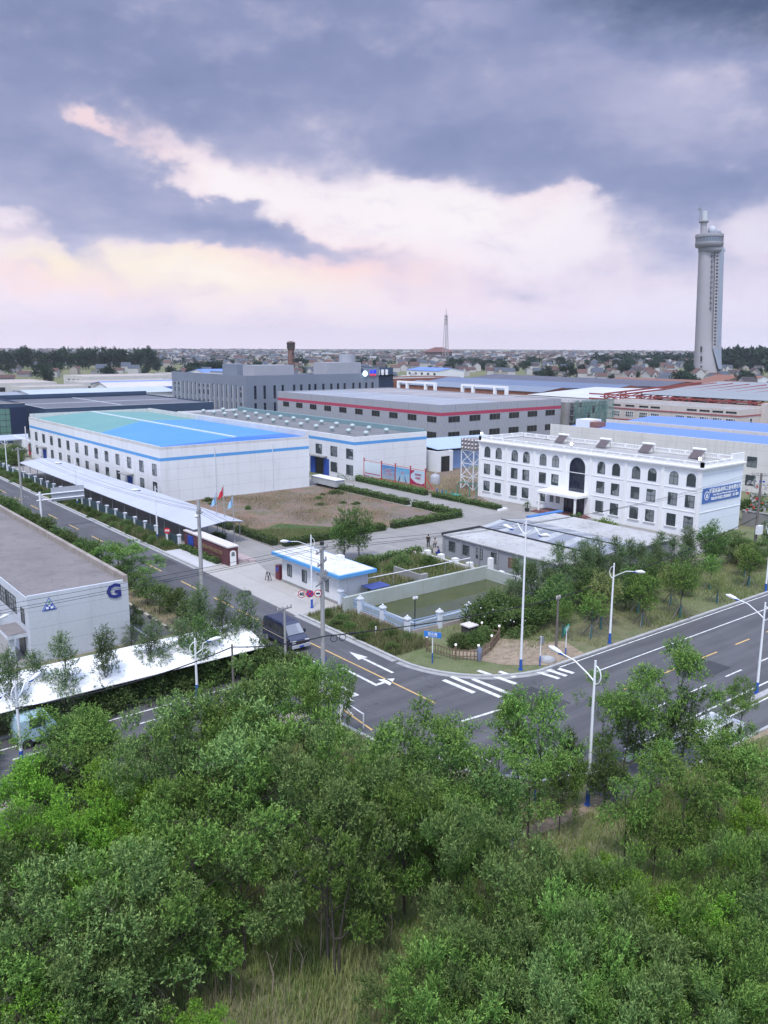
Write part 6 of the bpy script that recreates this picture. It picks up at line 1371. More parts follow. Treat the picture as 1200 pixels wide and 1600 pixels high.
# ------------------------------------------------------------------ people by the low shed
def person(label, u, v, pose, top, bottom, rz, hair=(.02, .018, .016)):
    """one continuous skinned body; clothing is worn over it as parts"""
    x, y = G(u, v); t = thing('person', label, 'person', (x, y, 0), rz=rz)
    J = {}
    sit = pose == 'sit'; hz_ = .50 if sit else .92
    if pose == 'crouch': hz_ = .38
    J['pel'] = (0, 0, hz_)
    lean = -.10 if pose != 'stand' else -.02
    J['che'] = (0, lean, hz_+.36); J['nec'] = (0, lean*1.3, hz_+.54); J['hea'] = (0, lean*1.5-.02, hz_+.66); J['top'] = (0, lean*1.5-.02, hz_+.78)
    for s, n_ in ((-1, 'l'), (1, 'r')):
        J['hip'+n_] = (s*.10, 0, hz_-.03)
        if sit or pose == 'crouch':
            kz = .48 if sit else .45; J['kne'+n_] = (s*.15, -.42, kz); J['ank'+n_] = (s*.14, -.38 if sit else -.20, .08); J['toe'+n_] = (s*.15, -.58 if sit else -.40, .04)
            J['elb'+n_] = (s*.27, -.14, hz_+.24); J['wri'+n_] = (s*.16, -.38, hz_+.16); J['han'+n_] = (s*.14, -.48, hz_+.10)
        else:
            J['kne'+n_] = (s*.11, -.03+s*.04, .49); J['ank'+n_] = (s*.11, .02+s*.05, .08); J['toe'+n_] = (s*.13, -.16+s*.05, .04)
            J['elb'+n_] = (s*.26, .03, hz_+.22); J['wri'+n_] = (s*.25, -.10, hz_-.02); J['han'+n_] = (s*.25, -.14, hz_-.11)
        J['sho'+n_] = (s*.19, lean, hz_+.46)
    def skin_(name, bones, rad, m, par, lv=1, root='pel'):
        keys = []
        for b_ in bones:
            for k in b_:
                if k not in keys: keys.append(k)
        me = bpy.data.meshes.new(name); me.from_pydata([J[k] for k in keys], [(keys.index(a), keys.index(b_)) for a, b_ in bones], []); me.materials.append(m)
        o = bpy.data.objects.new(name, me); C.objects.link(o); o.parent = par; ORG[o.name] = (0, 0, 0)
        md = o.modifiers.new('flesh', 'SKIN'); md.use_smooth_shade = True
        for i, k in enumerate(keys):
            r = rad.get(k, rad.get(k[:3], .06)); me.skin_vertices[0].data[i].radius = (r, r); me.skin_vertices[0].data[i].use_root = (k == root)
        o.modifiers.new('soft', 'SUBSURF').render_levels = lv; o.modifiers['soft'].levels = lv; return o
    spine = [('pel', 'che'), ('che', 'nec'), ('nec', 'hea'), ('hea', 'top')]
    arms = [p for n_ in 'lr' for p in (('che', 'sho'+n_), ('sho'+n_, 'elb'+n_), ('elb'+n_, 'wri'+n_), ('wri'+n_, 'han'+n_))]
    legs = [p for n_ in 'lr' for p in (('pel', 'hip'+n_), ('hip'+n_, 'kne'+n_), ('kne'+n_, 'ank'+n_), ('ank'+n_, 'toe'+n_))]
    body = skin_('body', spine+arms+legs, {'pel': .13, 'che': .15, 'nec': .055, 'hea': .10, 'top': .075, 'sho': .07, 'elb': .045, 'wri': .032, 'han': .035, 'hip': .10, 'kne': .065, 'ank': .045, 'toe': .04}, skin, t)
    skin_('shirt', [('pel', 'che')]+[p for n_ in 'lr' for p in (('che', 'sho'+n_), ('sho'+n_, 'elb'+n_))], {'pel': .155, 'che': .175, 'sho': .095, 'elb': .065}, stuffmat('cloth_%d' % int(top[2]*1000), top, None, 4, .5, .9), body)
    skin_('trousers', [('pel', 'hipl'), ('pel', 'hipr')]+[p for n_ in 'lr' for p in (('hip'+n_, 'kne'+n_), ('kne'+n_, 'ank'+n_))], {'pel': .15, 'hip': .12, 'kne': .085, 'ank': .065}, stuffmat('cloth_%d' % int(bottom[2]*1000+7), bottom, None, 4, .5, .9), body)
    J['hb'] = (0, J['hea'][1]+.05, J['hea'][2]+.05); J['hc'] = (0, J['top'][1]+.01, J['top'][2]+.02)
    q = MB().ball((0, J['hea'][1]+.025, J['hea'][2]+.06), .112, 12); o = bpy.data.objects.new('hair', q.mesh('hair', stuffmat('black_hair', hair))); C.objects.link(o); o.parent = body
    q = MB().ball((0, J['hea'][1]-.105, J['hea'][2]+.01), .022, 8)
    for s in (-1, 1): q.ball((s*.10, J['hea'][1], J['hea'][2]+.01), .03, 6); 
    o = bpy.data.objects.new('face', q.mesh('face', skin)); C.objects.link(o); o.parent = body
    return t
person('person in black standing on the concrete beyond the hedge by the low shed', 669, 855, 'stand', (.02, .02, .024), (.03, .03, .035), R(120))
person('person in pale shirt sitting on a low block beside the person in black', 680, 855, 'sit', (.45, .46, .48), (.10, .10, .12), R(-60))
person('person in white shirt and blue trousers bending among the plants behind the pond', 649, 872, 'crouch', (.52, .53, .56), (.04, .10, .36), R(-100))
person('person in blue overalls crouching at the end of the low grey shed', 686, 868, 'crouch', (.03, .06, .30), (.03, .06, .28), R(-140))

# ------------------------------------------------------------------ vegetation
def leafmesh(name, V, tone, m):
    """V: (n, 4, 3) leaf quads with a tone each"""
    n = len(V); me = bpy.data.meshes.new(name)
    me.vertices.add(n*4); me.vertices.foreach_set('co', V.astype(np.float32).ravel())
    me.loops.add(n*4); me.loops.foreach_set('vertex_index', np.arange(n*4, dtype=np.int32))
    me.polygons.add(n); me.polygons.foreach_set('loop_start', np.arange(0, n*4, 4, dtype=np.int32))
    at = me.attributes.new('tone', 'FLOAT', 'FACE'); at.data.foreach_set('value', tone.astype(np.float32))
    me.update(calc_edges=True); me.materials.append(m); return me
def unit(a): return a/(np.linalg.norm(a, axis=-1, keepdims=True)+1e-9)
def leaves(rg, P_, D_, ll, lw, droop=.0):
    """a leaf quad at each point P_ running along D_"""
    n = len(P_); sd = unit(np.cross(D_, rg.normal(size=(n, 3))))
    l_ = ll*rg.uniform(.7, 1.25, (n, 1)); w_ = lw*rg.uniform(.75, 1.2, (n, 1))
    nm = np.cross(D_, sd)
    a = P_; b = P_+D_*l_*.45+sd*w_*.5+nm*w_*.15; c = P_+D_*l_-np.array([0, 0, 1])*l_*droop; d = P_+D_*l_*.45-sd*w_*.5+nm*w_*.15
    return np.stack([a, b, c, d], 1)
def sprays(rg, O, D0, tl, nl, ll, lw, spread=.9, droop=.0):
    """short twigs at O along D0, each with nl leaves standing off it; returns quads and tone (paler to the tip)"""
    n = len(O); t = np.linspace(.15, 1.0, nl)[None, :]*np.ones((n, 1)); t = t+rg.uniform(-.05, .05, t.shape)
    P_ = O[:, None, :]+D0[:, None, :]*(t*tl)[..., None]
    r = rg.normal(size=(n, nl, 3)); D_ = unit(D0[:, None, :]*.75+unit(r)*spread)
    V = leaves(rg, P_.reshape(-1, 3), D_.reshape(-1, 3), ll, lw, droop)
    return V, np.clip((t-.3)*1.5, 0, 1).reshape(-1)*rg.uniform(.3, 1, n*nl)  # the pale twig ends are young growth plus highlights put into the colour
def tree_meshes(name, seed, H, Rr, cb, lm, nclump=26, nsp=40, nl=7, tl=.5, ll=.20, lw=.085, rc=.9, shape='round', tr=.10, up=.45, hollow=.35, spread=.9, stems=1, droop=0., flat=.75, mains=0):
    rg = np.random.default_rng(seed); cr_h = H-cb*H; zc_ = cb*H+cr_h*.5
    cs, mi_ = [], []
    def pick():
        p = rg.normal(size=3); p /= np.linalg.norm(p); p *= (hollow+(1-hollow)*rg.random()**.5)
        if shape == 'round': return np.array([p[0]*Rr, p[1]*Rr, zc_+p[2]*cr_h*.5])
        if shape == 'cone':
            f = rg.random()**1.25; a = rg.uniform(0, 2*math.pi); r = Rr*(1-f)**.8*(.35+.65*rg.random()**.5); return np.array([r*math.cos(a), r*math.sin(a), cb*H+f*cr_h*.97])
        if shape == 'vase':
            f = rg.random()**.8; a = rg.uniform(0, 2*math.pi); r = Rr*(.25+.75*math.sin(min(1, f*1.05+.12)*math.pi*.62))*rg.random()**.45; return np.array([r*math.cos(a), r*math.sin(a), cb*H+f*cr_h])
        return np.array([p[0]*Rr, p[1]*Rr, cb*H+abs(p[2])*cr_h])
    mains_ = []
    if mains:                                                          # boughs first: the leaf clumps gather round their ends, with gaps between
        for t_ in range(400):
            q = pick()
            if len(mains_) < mains and all(np.linalg.norm(q-c) > Rr*.72 for c in mains_): mains_.append(q)
    while len(cs) < nclump:
        if mains_:
            k_ = rg.integers(len(mains_)); q = mains_[k_]+rg.normal(size=3)*np.array([.30, .30, .20])*Rr
        else: k_ = -1; q = pick()
        if all(np.linalg.norm(q-c) > rc*.55 for c in cs) or rg.random() < .12: cs.append(q); mi_.append(k_)
    cs = np.array(cs); ax = np.array([0, 0, zc_-cr_h*.25])
    Vs, Ts = [], []
    for c in cs:
        s_ = rg.uniform(.65, 1.25); n = int(nsp*s_*s_)
        o_ = rg.normal(size=(n, 3)); o_ = unit(o_)*(rg.random((n, 1))**.4)*rc*s_; o_[:, 2] *= flat
        O = c+o_; out = unit(O-ax)
        D0 = unit(out*.45+unit(o_)*.55+np.array([0, 0, up])+rg.normal(size=(n, 3))*.35)
        V, T = sprays(rg, O, D0, tl, nl, ll, lw, spread, droop); Vs.append(V); Ts.append(T)
    crown = leafmesh('crown', np.concatenate(Vs), np.concatenate(Ts), lm)
    q = MB()
    for s in range(stems):
        a = rg.uniform(0, 2*math.pi); off = np.array([math.cos(a), math.sin(a)])*(.22 if stems > 1 else 0)
        lean = rg.normal(size=2)*.06*H*(1.6 if stems > 1 else .6)
        tp = [(off[0]+lean[0]*t*t, off[1]+lean[1]*t*t, H*.86*t) for t in np.linspace(0, 1, 6)]
        tp = [(x+rg.normal()*.03*H*.2, y+rg.normal()*.03*H*.2, z) if 0 < i else (x, y, z-.1) for i, (x, y, z) in enumerate(tp)]
        q.tube(tp, [tr*(1-.82*t) for t in np.linspace(0, 1, 6)], 7)
        def at_(zb):
            k = zb/(H*.86)*5; i = min(4, int(k)); return np.array(tp[i])*(1-(k-i))+np.array(tp[i+1])*(k-i)
        for k_, m_ in enumerate(mains_):
            if k_ % stems != s: continue
            zb = max(H*cb*.6, min(m_[2]-.18*H*rg.uniform(.7, 1.2), H*.7)); b0 = at_(zb); r0 = tr*(1-.82*zb/(H*.86))*.72
            q.tube([b0, b0*.6+m_*.4+rg.normal(size=3)*.12, m_], [r0, r0*.7, r0*.4], 6, cap=False)
            for c, k2 in zip(cs, mi_):
                if k2 == k_: q.tube([m_, (m_+c)/2+rg.normal(size=3)*.06, c], [r0*.38, r0*.25, .01], 4, cap=False)
        for c in ([] if mains_ else cs[s::stems]):
            zb = max(H*cb*.55, min(c[2]-.2*H*rg.uniform(.5, 1.1), H*.8)); k = zb/(H*.86)*5; i = min(4, int(k)); f = k-i
            b0 = np.array(tp[i])*(1-f)+np.array(tp[i+1])*f; mid = b0*.45+c*.55+np.array([0, 0, -.05*H*rg.random()])+rg.normal(size=3)*.08
            r0 = max(.018, tr*(1-.82*zb/(H*.86))*.5)
            q.tube([b0, mid, c], [r0, r0*.6, .012], 5, cap=False)
    return q.mesh('trunk', bark), crown
LM = dict(
    mid=leafmat('leaf_mid', (.054, .130, .026), (.092, .182, .040), (.235, .365, .085)),
    grey=leafmat('leaf_greygreen', (.058, .125, .036), (.094, .172, .052), (.26, .365, .12)),
    bright=leafmat('leaf_bright', (.080, .190, .020), (.125, .250, .034), (.22, .38, .05)),
    dark=leafmat('leaf_dark', (.036, .085, .024), (.060, .120, .032), (.17, .24, .075)),
    fir=leafmat('leaf_redwood', (.065, .125, .050), (.095, .155, .062), (.18, .23, .11)),
    olive=leafmat('leaf_olive', (.125, .165, .050), (.175, .210, .070), (.26, .26, .11)),
    hedge=leafmat('leaf_hedge', (.060, .110, .034), (.090, .150, .046), (.17, .23, .08)))
ROOTS = {}
def kind(key, name, variants):
    ROOTS[key] = (name, variants)
T_ = tree_meshes
kind('willowy', 'broadleaf_tree', [T_('w', 11+i, 7.5, 2.9+.2*i, .36, LM['mid' if i % 2 else 'grey'], 38, 46, 9, .5, .165+.02*i, .07, .62, 'vase', .12, .6, mains=8+i % 2, stems=1+i % 2, flat=.62, hollow=.3) for i in range(4)])
kind('bright', 'broadleaf_tree', [T_('b', 31+i, 6.0, 2.5, .18, LM['bright'], 50, 50, 8, .40, .14, .07, .60, 'round', .11, .6, mains=9, flat=.65) for i in range(3)])
kind('locust', 'locust_tree', [T_('l', 41+i, 6.8, 2.2, .40, LM['mid'], 22, 38, 10, .6, .165, .07, .56, 'vase', .085, .12, mains=7, flat=.42, droop=.35) for i in range(4)])
kind('darkt', 'broadleaf_tree', [T_('d', 51+i, 6.2, 2.2, .25, LM['dark'], 30, 42, 8, .45, .18, .085, .75, 'round', .10, .3) for i in range(2)])
kind('shrub', 'shrub', [T_('s', 61+i, 5.0, 2.7, .10, LM['grey' if i % 2 else 'mid'], 44, 44, 10, .55, .15+.015*i, .052, .54, 'vase', .06, 1.0, mains=9, stems=3, spread=.7, flat=.8) for i in range(4)])
kind('redwood', 'young_redwood_tree', [T_('r', 71+i, 5.2, 1.25, .14, LM['fir'], 34, 12, 9, .5, .16, .045, .36, 'cone', .07, .15, flat=.35) for i in range(4)])
kind('spire', 'young_redwood_tree', [T_('q', 76+i, 5.4, 1.3, .10, LM['fir'], 46, 20, 9, .45, .16, .045, .42, 'cone', .07, .25, flat=.6) for i in range(3)])
kind('staked', 'staked_tree', [T_('k', 81+i, 4.6, 1.25, .42, LM['olive' if i == 0 else 'mid'], 16, 24, 8, .42, .16, .07, .55, 'vase', .06, .5) for i in range(3)])
kind('ball', 'clipped_tree', [T_('c', 91+i, 2.9, 1.0, .32, LM['hedge'], 26, 26, 8, .3, .13, .07, .46, 'round', .055, .35, hollow=.5) for i in range(3)])
kind('bush', 'bush', [T_('u', 101+i, 2.0, 1.5, .0, LM['dark' if i else 'hedge'], 30, 34, 8, .35, .15, .075, .55, 'dome', .04, .45, stems=2) for i in range(2)])
kind('brightbush', 'bush', [T_('v', 111, 2.6, 1.9, .0, LM['bright'], 40, 34, 8, .35, .15, .08, .55, 'dome', .05, .45, stems=2)])
kind('far', 'tree', [T_('f', 121+i, 12, 5.0, .12, leafmat('leaf_far', (.018, .040, .030), (.026, .052, .036), (.05, .08, .045), .1), 30, 12, 6, 1.6, 1.1, .6, 1.9, 'round', .3, .4) for i in range(3)])
COUNT = {}
PLANTED = []
def plant(key, x, y, h, w=None, label=None, group=None, cat=None, rz=None):
    name, var = ROOTS[key]; k = COUNT.get(key, 0); COUNT[key] = k+1
    tm, cm_ = var[k % len(var)]
    rgk = random.Random(int(x*131+y*977)); rz = rgk.uniform(0, 6.28) if rz is None else rz
    o = bpy.data.objects.new(name, None); C.objects.link(o); o.location = (x, y, 0); o.rotation_euler = (0, 0, rz)
    z0 = {'willowy': 7.5, 'bright': 6.0, 'locust': 6.8, 'darkt': 6.2, 'shrub': 5.0, 'redwood': 5.2, 'spire': 5.4, 'staked': 4.6, 'ball': 2.9, 'bush': 2.0, 'brightbush': 2.6, 'far': 12}[key]
    w0 = {'willowy': 5.9, 'bright': 5.0, 'locust': 4.4, 'darkt': 4.4, 'shrub': 5.4, 'redwood': 2.5, 'spire': 2.6, 'staked': 2.5, 'ball': 2.0, 'bush': 3.0, 'brightbush': 3.8, 'far': 10}[key]
    sz = h/z0; sw_ = sz if w is None else w/w0; o.scale = (sw_, sw_, sz)
    for nm, me in (('trunk', tm), ('crown', cm_)):
        c_ = bpy.data.objects.new(nm, me); C.objects.link(c_); c_.parent = o
    o['category'] = cat or ('shrub' if key in ('shrub', 'bush', 'brightbush') else 'tree')
    if group: o['group'] = group
    if label: o['label'] = label
    PLANTED.append((o, key)); ORG[o.name] = (x, y, 0)
    return o
def top(u, v, h): return G(u, v, h*1.06)
# --- the near trees: (photo place of the crown's top, height, crown width, kind)
near = [(292, 1120, 7, 5.0, 'willowy'), (345, 1082, 8, 5.6, 'willowy'), (408, 1066, 8, 5.6, 'willowy'), (462, 1075, 7.5, 5.5, 'willowy'), (236, 1165, 6.5, 4.6, 'willowy'),
  (300, 1150, 7.5, 6, 'willowy'), (380, 1140, 8, 6.5, 'willowy'), (460, 1140, 8, 6, 'willowy'), (528, 1178, 7.5, 5.0, 'willowy'), (596, 1215, 7, 5.2, 'willowy'), (510, 1225, 8, 5.5, 'willowy'), (630, 1245, 5.6, 3.6, 'willowy'),
  (500, 1028, 6.5, 3.6, 'locust'), (455, 1040, 5.5, 3.6, 'locust'), (530, 1045, 5, 2.2, 'locust'), (425, 1030, 5, 3.5, 'darkt'),
  (100, 1118, 5.5, 4.5, 'locust'), (160, 1112, 5.2, 3.6, 'locust'), (135, 1165, 5, 4, 'locust'), (30, 1150, 3.2, 2.6, 'darkt'), (88, 1150, 3.2, 2.8, 'darkt'), (95, 1118, 3.4, 2.6, 'darkt'), (8, 1118, 3.2, 2.4, 'darkt'), (20, 1135, 3.0, 3.2, 'darkt'), (185, 1110, 2.8, 3.2, 'darkt'), (255, 1112, 2.8, 3.2, 'darkt'),
  (25, 1188, 5.5, 4.5, 'bright'), (100, 1235, 5.8, 4.5, 'bright'), (190, 1205, 5.8, 4.5, 'bright'), (215, 1270, 5.0, 3.6, 'bright'), (140, 1260, 5.2, 3.8, 'bright'), (10, 1265, 5, 4, 'bright'), (45, 1300, 4.8, 3.2, 'willowy'),
  (310, 1262, 7.2, 5.6, 'willowy'), (375, 1310, 5.8, 4.2, 'willowy'), (290, 1330, 6, 4.6, 'willowy'), (140, 1368, 6.8, 6, 'willowy'), (60, 1400, 6.2, 5.6, 'willowy'), (205, 1415, 5.5, 4.6, 'willowy'), (15, 1330, 5.5, 4, 'darkt'), (525, 1270, 7.2, 3.8, 'willowy'),
  (665, 1102, 6.6, 4.6, 'locust'), (625, 1150, 5.0, 3.2, 'locust'), (730, 1135, 6.0, 4.4, 'locust'), (700, 1165, 6, 4.4, 'darkt'), (775, 1150, 5.6, 4.0, 'locust'), (850, 1064, 7.4, 4.2, 'locust'), (815, 1090, 5.8, 3.2, 'locust'), (885, 1140, 4.6, 2.4, 'darkt'), (830, 1175, 5.4, 3.8, 'locust'), (760, 1200, 5.5, 4.2, 'darkt'), (690, 1225, 5.5, 4, 'locust'), (880, 1175, 4.6, 2.6, 'locust'), (640, 1180, 5.6, 4, 'darkt'), (720, 1255, 4.2, 3.6, 'shrub'),
  (985, 1048, 6.6, 4.2, 'locust'), (1055, 1010, 7.4, 4.6, 'locust'), (945, 1085, 5, 3, 'locust'), (1075, 1075, 5.0, 2.8, 'darkt'), (1010, 1095, 4.6, 3.2, 'darkt'), (1165, 1050, 4.4, 2.0, 'locust'), (1140, 1085, 3.4, 2.2, 'locust'), (950, 1165, 3.6, 3, 'darkt'), (1020, 1165, 3.6, 3, 'locust'),
  (1070, 1180, 6.6, 4.2, 'locust'), (985, 1205, 5.4, 3.0, 'locust'), (1135, 1135, 6.0, 3.4, 'locust'), (1185, 1160, 6.0, 4, 'locust'), (1120, 1225, 4.6, 2.8, 'locust'), (1180, 1250, 4.6, 3.2, 'bright'), (1030, 1245, 4.4, 2.6, 'locust'),
  (790, 1300, 6.0, 5.4, 'shrub'), (760, 1350, 4.2, 3.4, 'shrub'), (860, 1335, 4.6, 3.8, 'darkt'), (950, 1330, 3.8, 2.6, 'bright'), (915, 1370, 4.2, 3.6, 'shrub'), (1000, 1365, 4.4, 3.8, 'shrub'), (1080, 1350, 4.2, 3.6, 'shrub'), (1155, 1330, 4.2, 3.6, 'shrub'), (1195, 1330, 5.0, 4, 'shrub'),
  (715, 1430, 4.2, 3.8, 'shrub'), (770, 1420, 5.0, 4.8, 'shrub'), (850, 1410, 5, 4.6, 'shrub'), (935, 1420, 4.8, 4.4, 'shrub'), (1020, 1405, 5, 4.4, 'shrub'), (1100, 1390, 4.8, 4.4, 'shrub'), (1180, 1400, 4.8, 4.4, 'shrub'),
  (680, 1515, 3.4, 3.4, 'shrub'), (730, 1500, 4.6, 4.6, 'shrub'), (820, 1490, 4.8, 4.6, 'shrub'), (900, 1490, 4.8, 4.4, 'shrub'), (985, 1480, 4.8, 4.6, 'shrub'), (1070, 1470, 4.8, 4.6, 'shrub'), (1150, 1470, 4.8, 4.6, 'shrub'),
  (310, 1560, 2.6, 2.8, 'shrub'), (610, 1575, 2.6, 3.0, 'shrub'), (690, 1565, 4.2, 4.4, 'shrub'), (790, 1560, 4.4, 4.4, 'shrub'), (880, 1565, 4.4, 4.4, 'shrub'), (970, 1555, 4.4, 4.4, 'shrub'), (1060, 1550, 4.4, 4.4, 'shrub'), (1150, 1545, 4.4, 4.4, 'shrub'), (80, 1500, 4.6, 4.6, 'willowy'), (20, 1530, 4.2, 4.4, 'shrub'), (140, 1560, 3.8, 4, 'shrub')]
rows = {}
for n_, (u, v, h, w, kd) in enumerate(near):
    if kd == 'shrub' and n_ % 6 == 2: kd, w = 'darkt', w*.9
    elif kd == 'shrub' and n_ % 9 == 4: kd, w = 'bright', w*.85
    x, y = top(u, v, h)
    if y > 45.5 and x < 31 and 45 < y < 56: y = 57.8 if v < 1110 else min(y, 45.0)
    if -5 < x < 31 and 57 < y < 66: y = 57.2
    o = plant(kd, x, y, h, w*.84, cat='shrub' if kd == 'shrub' else 'tree')
    rows.setdefault(('bottom row' if v > 1480 else 'second row up' if v > 1385 else 'third row up' if v > 1290 else 'grove below the junction' if v > 1130 else 'line nearest the road', kd), []).append((u, o))
desc = dict(willowy='broad sage-green tree', bright='rounded yellow-green tree', locust='open feathery green tree on a bare trunk', darkt='dark green leafy tree', shrub='pale-tipped bushy green shrub')
for (row, kd), lst in rows.items():
    lst.sort(key=lambda q: q[0])
    for i, (u, o) in enumerate(lst):
        o['label'] = '%s, %s, %s' % (desc[kd], row, 'the only one' if len(lst) == 1 else 'leftmost' if i == 0 else 'rightmost' if i == len(lst)-1 else nth(i)+' from left')
        o['group'] = {'willowy': 'broad sage-green trees', 'bright': 'yellow-green trees', 'locust': 'open feathery trees', 'darkt': 'dark green trees', 'shrub': 'pale-tipped shrubs'}[kd]
def rowof(key, pts, h, label, group, w=None, cat=None, jit=.12):
    out = []
    for i, (x, y) in enumerate(pts):
        r = random.Random(i*17+len(pts)); hh = (h[i] if isinstance(h, (list, tuple)) else h)*r.uniform(1-jit, 1+jit)
        out.append((PX(x, y)[0], plant(key, x, y, hh, (w*r.uniform(.85, 1.15) if w else None), group=group, cat=cat)))
    out.sort(key=lambda q: q[0])
    for i, (u, o) in enumerate(out): o['label'] = label+', '+('leftmost' if i == 0 else 'rightmost' if i == len(out)-1 else nth(i)+' from the left')
    return [o for u, o in out]
# young redwoods before the membrane carport, and those between the shed and the main road
rowof('spire', [G(u, v) for u, v in ((105, 1128), (170, 1112), (243, 1082), (285, 1068), (316, 1050), (352, 1045), (60, 1125), (20, 1150), (385, 1035))], [6.4, 5.8, 6.4, 5.4, 6.6, 6.6, 4.6, 5.4, 5.4], 'sparse young conifer in front of the white membrane carport', 'young conifers before the white carport', 2.9)
rowof('spire', [(60.2, 54.4), (62.6, 55.0), (65.8, 53.2), (68.2, 53.8), (70.9, 54.6), (73.4, 55.0), (76.2, 54.4), (79.0, 53.0), (81.0, 52.4), (83.4, 51.8), (61.5, 53.5), (64.5, 54.5), (67.2, 55.0), (69.6, 53.0), (72.5, 54.0), (74.8, 52.6), (77.5, 53.4), (79.6, 51.2), (82.4, 52.8), (84.5, 50.6), (87, 52.0), (66, 51), (71, 50.5), (76, 49.8), (81, 49), (63.2, 50.6), (58.6, 53.6)], [5.2, 4.8, 5.4, 4.9, 5.3, 4.6, 5.2, 5.0, 4.6, 5.3, 5.0, 4.6, 5.4, 5.0, 5.4, 4.6, 5.2, 4.6, 5.2, 5.4, 4.8, 4.6, 4.6, 4.8, 4.2, 4.0, 3.6], 'young conifer between the low shed and main road', 'young conifers in front of the low shed')
rowof('darkt', [(60.0, 49.0), (64.5, 48.4), (69.2, 47.8), (57.2, 49.6), (73.5, 48.6), (78.2, 47.0)], [4.2, 4.4, 4.0, 3.2, 4.0, 3.6], 'small leafy tree in the belt beside the main road', 'small leafy trees beside the main road', 3.2)
rowof('darkt', [(90, 50.8), (92.5, 52), (95.5, 50.5), (98.5, 52), (94, 47.8), (103.5, 50), (108, 49), (112, 51), (97, 48.5)], [5.6, 4.4, 3.2, 3.4, 2.6, 4.2, 4, 4.2, 2.8], 'dark green tree below the company board at the office corner', 'dark trees at the office corner', 3.4)
rowof('darkt', [(121, 62), (123, 54), (125, 47)], 4.6, 'dark green tree behind the office end wall', 'dark trees behind the office', 4)
# staked trees on the verge of the main road
stp = [(62.3, 45.6), (66.0, 43.7), (71.2, 42.9), (78.6, 43.3), (86.6, 44.2), (59.5, 44.6), (74.0, 45.8), (69.0, 46.2), (82.5, 46.4), (90.5, 46.8), (63.6, 47.6), (57.6, 46.2)]
for o in rowof('staked', stp, [5.0, 4.8, 5.0, 3.0, 4.8, 4.4, 4.2, 4.4, 3.8, 4.2, 4.0, 3.4], 'young staked tree with green-wrapped trunk on the main road verge', 'staked young trees on the verge'):
    x, y, _ = o.location; s = o.scale
    q = MB()
    for k in range(3):
        a = 2*math.pi*k/3+.4; q.bar((1.0*math.cos(a)/s[0], 1.0*math.sin(a)/s[0], 0), (.05*math.cos(a), .05*math.sin(a), 1.35/s[2]), .07)
    st = bpy.data.objects.new('stakes', q.mesh('stakes', MATS['brown_pole'])); C.objects.link(st); st.parent = o
    q = MB().cyl(0, 0, 0, 1.3/s[2], .10/s[0], .09/s[0], 8); st = bpy.data.objects.new('trunk_wrap', q.mesh('trunk_wrap', stuffmat('green_wrap', (.05, .15, .15), (.04, .12, .14), 2, .6, .8, .3))); C.objects.link(st); st.parent = o
# clipped trees and bushes along the car-park fence
rowof('ball', [(32.0, 82.2), (31.8, 78.6), (31.6, 75.2), (31.6, 71.2), (31.8, 68.6), (32.0, 86.4), (31.9, 90.6)], [2.6, 2.7, 2.9, 3.2, 3.0, 2.4, 2.4], 'ball-clipped tree on a thin trunk by the car park fence', 'ball-clipped trees by the fence')
rowof('willowy', [(32.6, 88.0), (33.0, 85.2)], 4.0, 'taller loose tree behind the ball-clipped trees', 'loose trees by the car park fence', 4.2)
rowof('bush', [(32.3, 95+k*4.6) for k in range(15)], 2.9, 'rounded green bush between the G building and the side road', 'rounded bushes beside the G building', 3.4, cat='bush')
rowof('redwood', [(26.0, 68.4)], 2.4, 'small thin sapling at the corner of the G building', 'saplings', 1.6)
PLANTED[-1][0]['label'] = 'small thin sapling at the foot of the G building wall'
rowof('darkt', [(27.2, 70.8)], 3.0, 'dark bush', 'saplings', 1.5); PLANTED[-1][0]['label'] = 'dark narrow tree beside the right corner of the G building'
rowof('darkt', [(58.2, 81.0), (60.0, 80.4)], 5.9, 'dark round tree on a bare trunk behind the gatehouse', 'twin trees behind the gatehouse', 3.2)
plant('brightbush', 95.4, 70.4, 2.5, 4.0, 'large bright yellow-green bush in front of the office', cat='bush')
rowof('bush', [(97, 74.5), (99.4, 79.0)], .9, 'small dark bush near the office entrance', 'small bushes at the office entrance', 1.4, cat='bush')
# rose bush and shrubs behind the wooden fence; low shrubs under the conifers
for o in rowof('bush', [(53.4, 52.2), (55.8, 52.6), (57.6, 51.4), (55.0, 50.2), (59.6, 51.6)], [2.6, 2.6, 2.2, 1.8, 2.0], 'dark bush with a few white flowers beside the pond fence', 'dark flowering bushes beside the pond fence', 3.6, cat='bush'):
    q = MB(); r = random.Random(o.name)
    for k in range(7): a, el_ = r.uniform(0, 6.28), r.uniform(.2, 1.2); q.ball((1.45*math.cos(a)*math.cos(el_), 1.45*math.sin(a)*math.cos(el_), 2.0*math.sin(el_)), .06, 5)
    fl = bpy.data.objects.new('flowers', q.mesh('flowers', stuffmat('white_petals', (.75, .74, .72)))); C.objects.link(fl); fl.parent = o; fl['kind'] = 'stuff'
rowof('bush', [(48.4, 50.3), (49.6, 49.6), (51.2, 50.0)], 1.2, 'small grey-green bush inside the wooden garden fence', 'bushes inside the wooden fence', 1.7, cat='bush')
rowof('bush', [(31.5, 56.2), (29.5, 57.0), (33.0, 55.0), (32.6, 52.0), (30.8, 53.6)], [2.4, 2.2, 2.0, 2.0, 2.4], 'dark bush with small white flowers below the short T-bar pole', 'dark bushes in front of the van', 3.4, cat='bush')
rowof('bush', [(20+k*2.6, 57.0) for k in range(4)]+[(3, 57), (8, 57.2), (9.6, 53.0), (15.6, 52.6), (16.6, 52.8), (19.0, 56.8)], 1.8, 'dark bush below the white membrane carport', 'bushes before the white carport', 3.0, cat='bush')
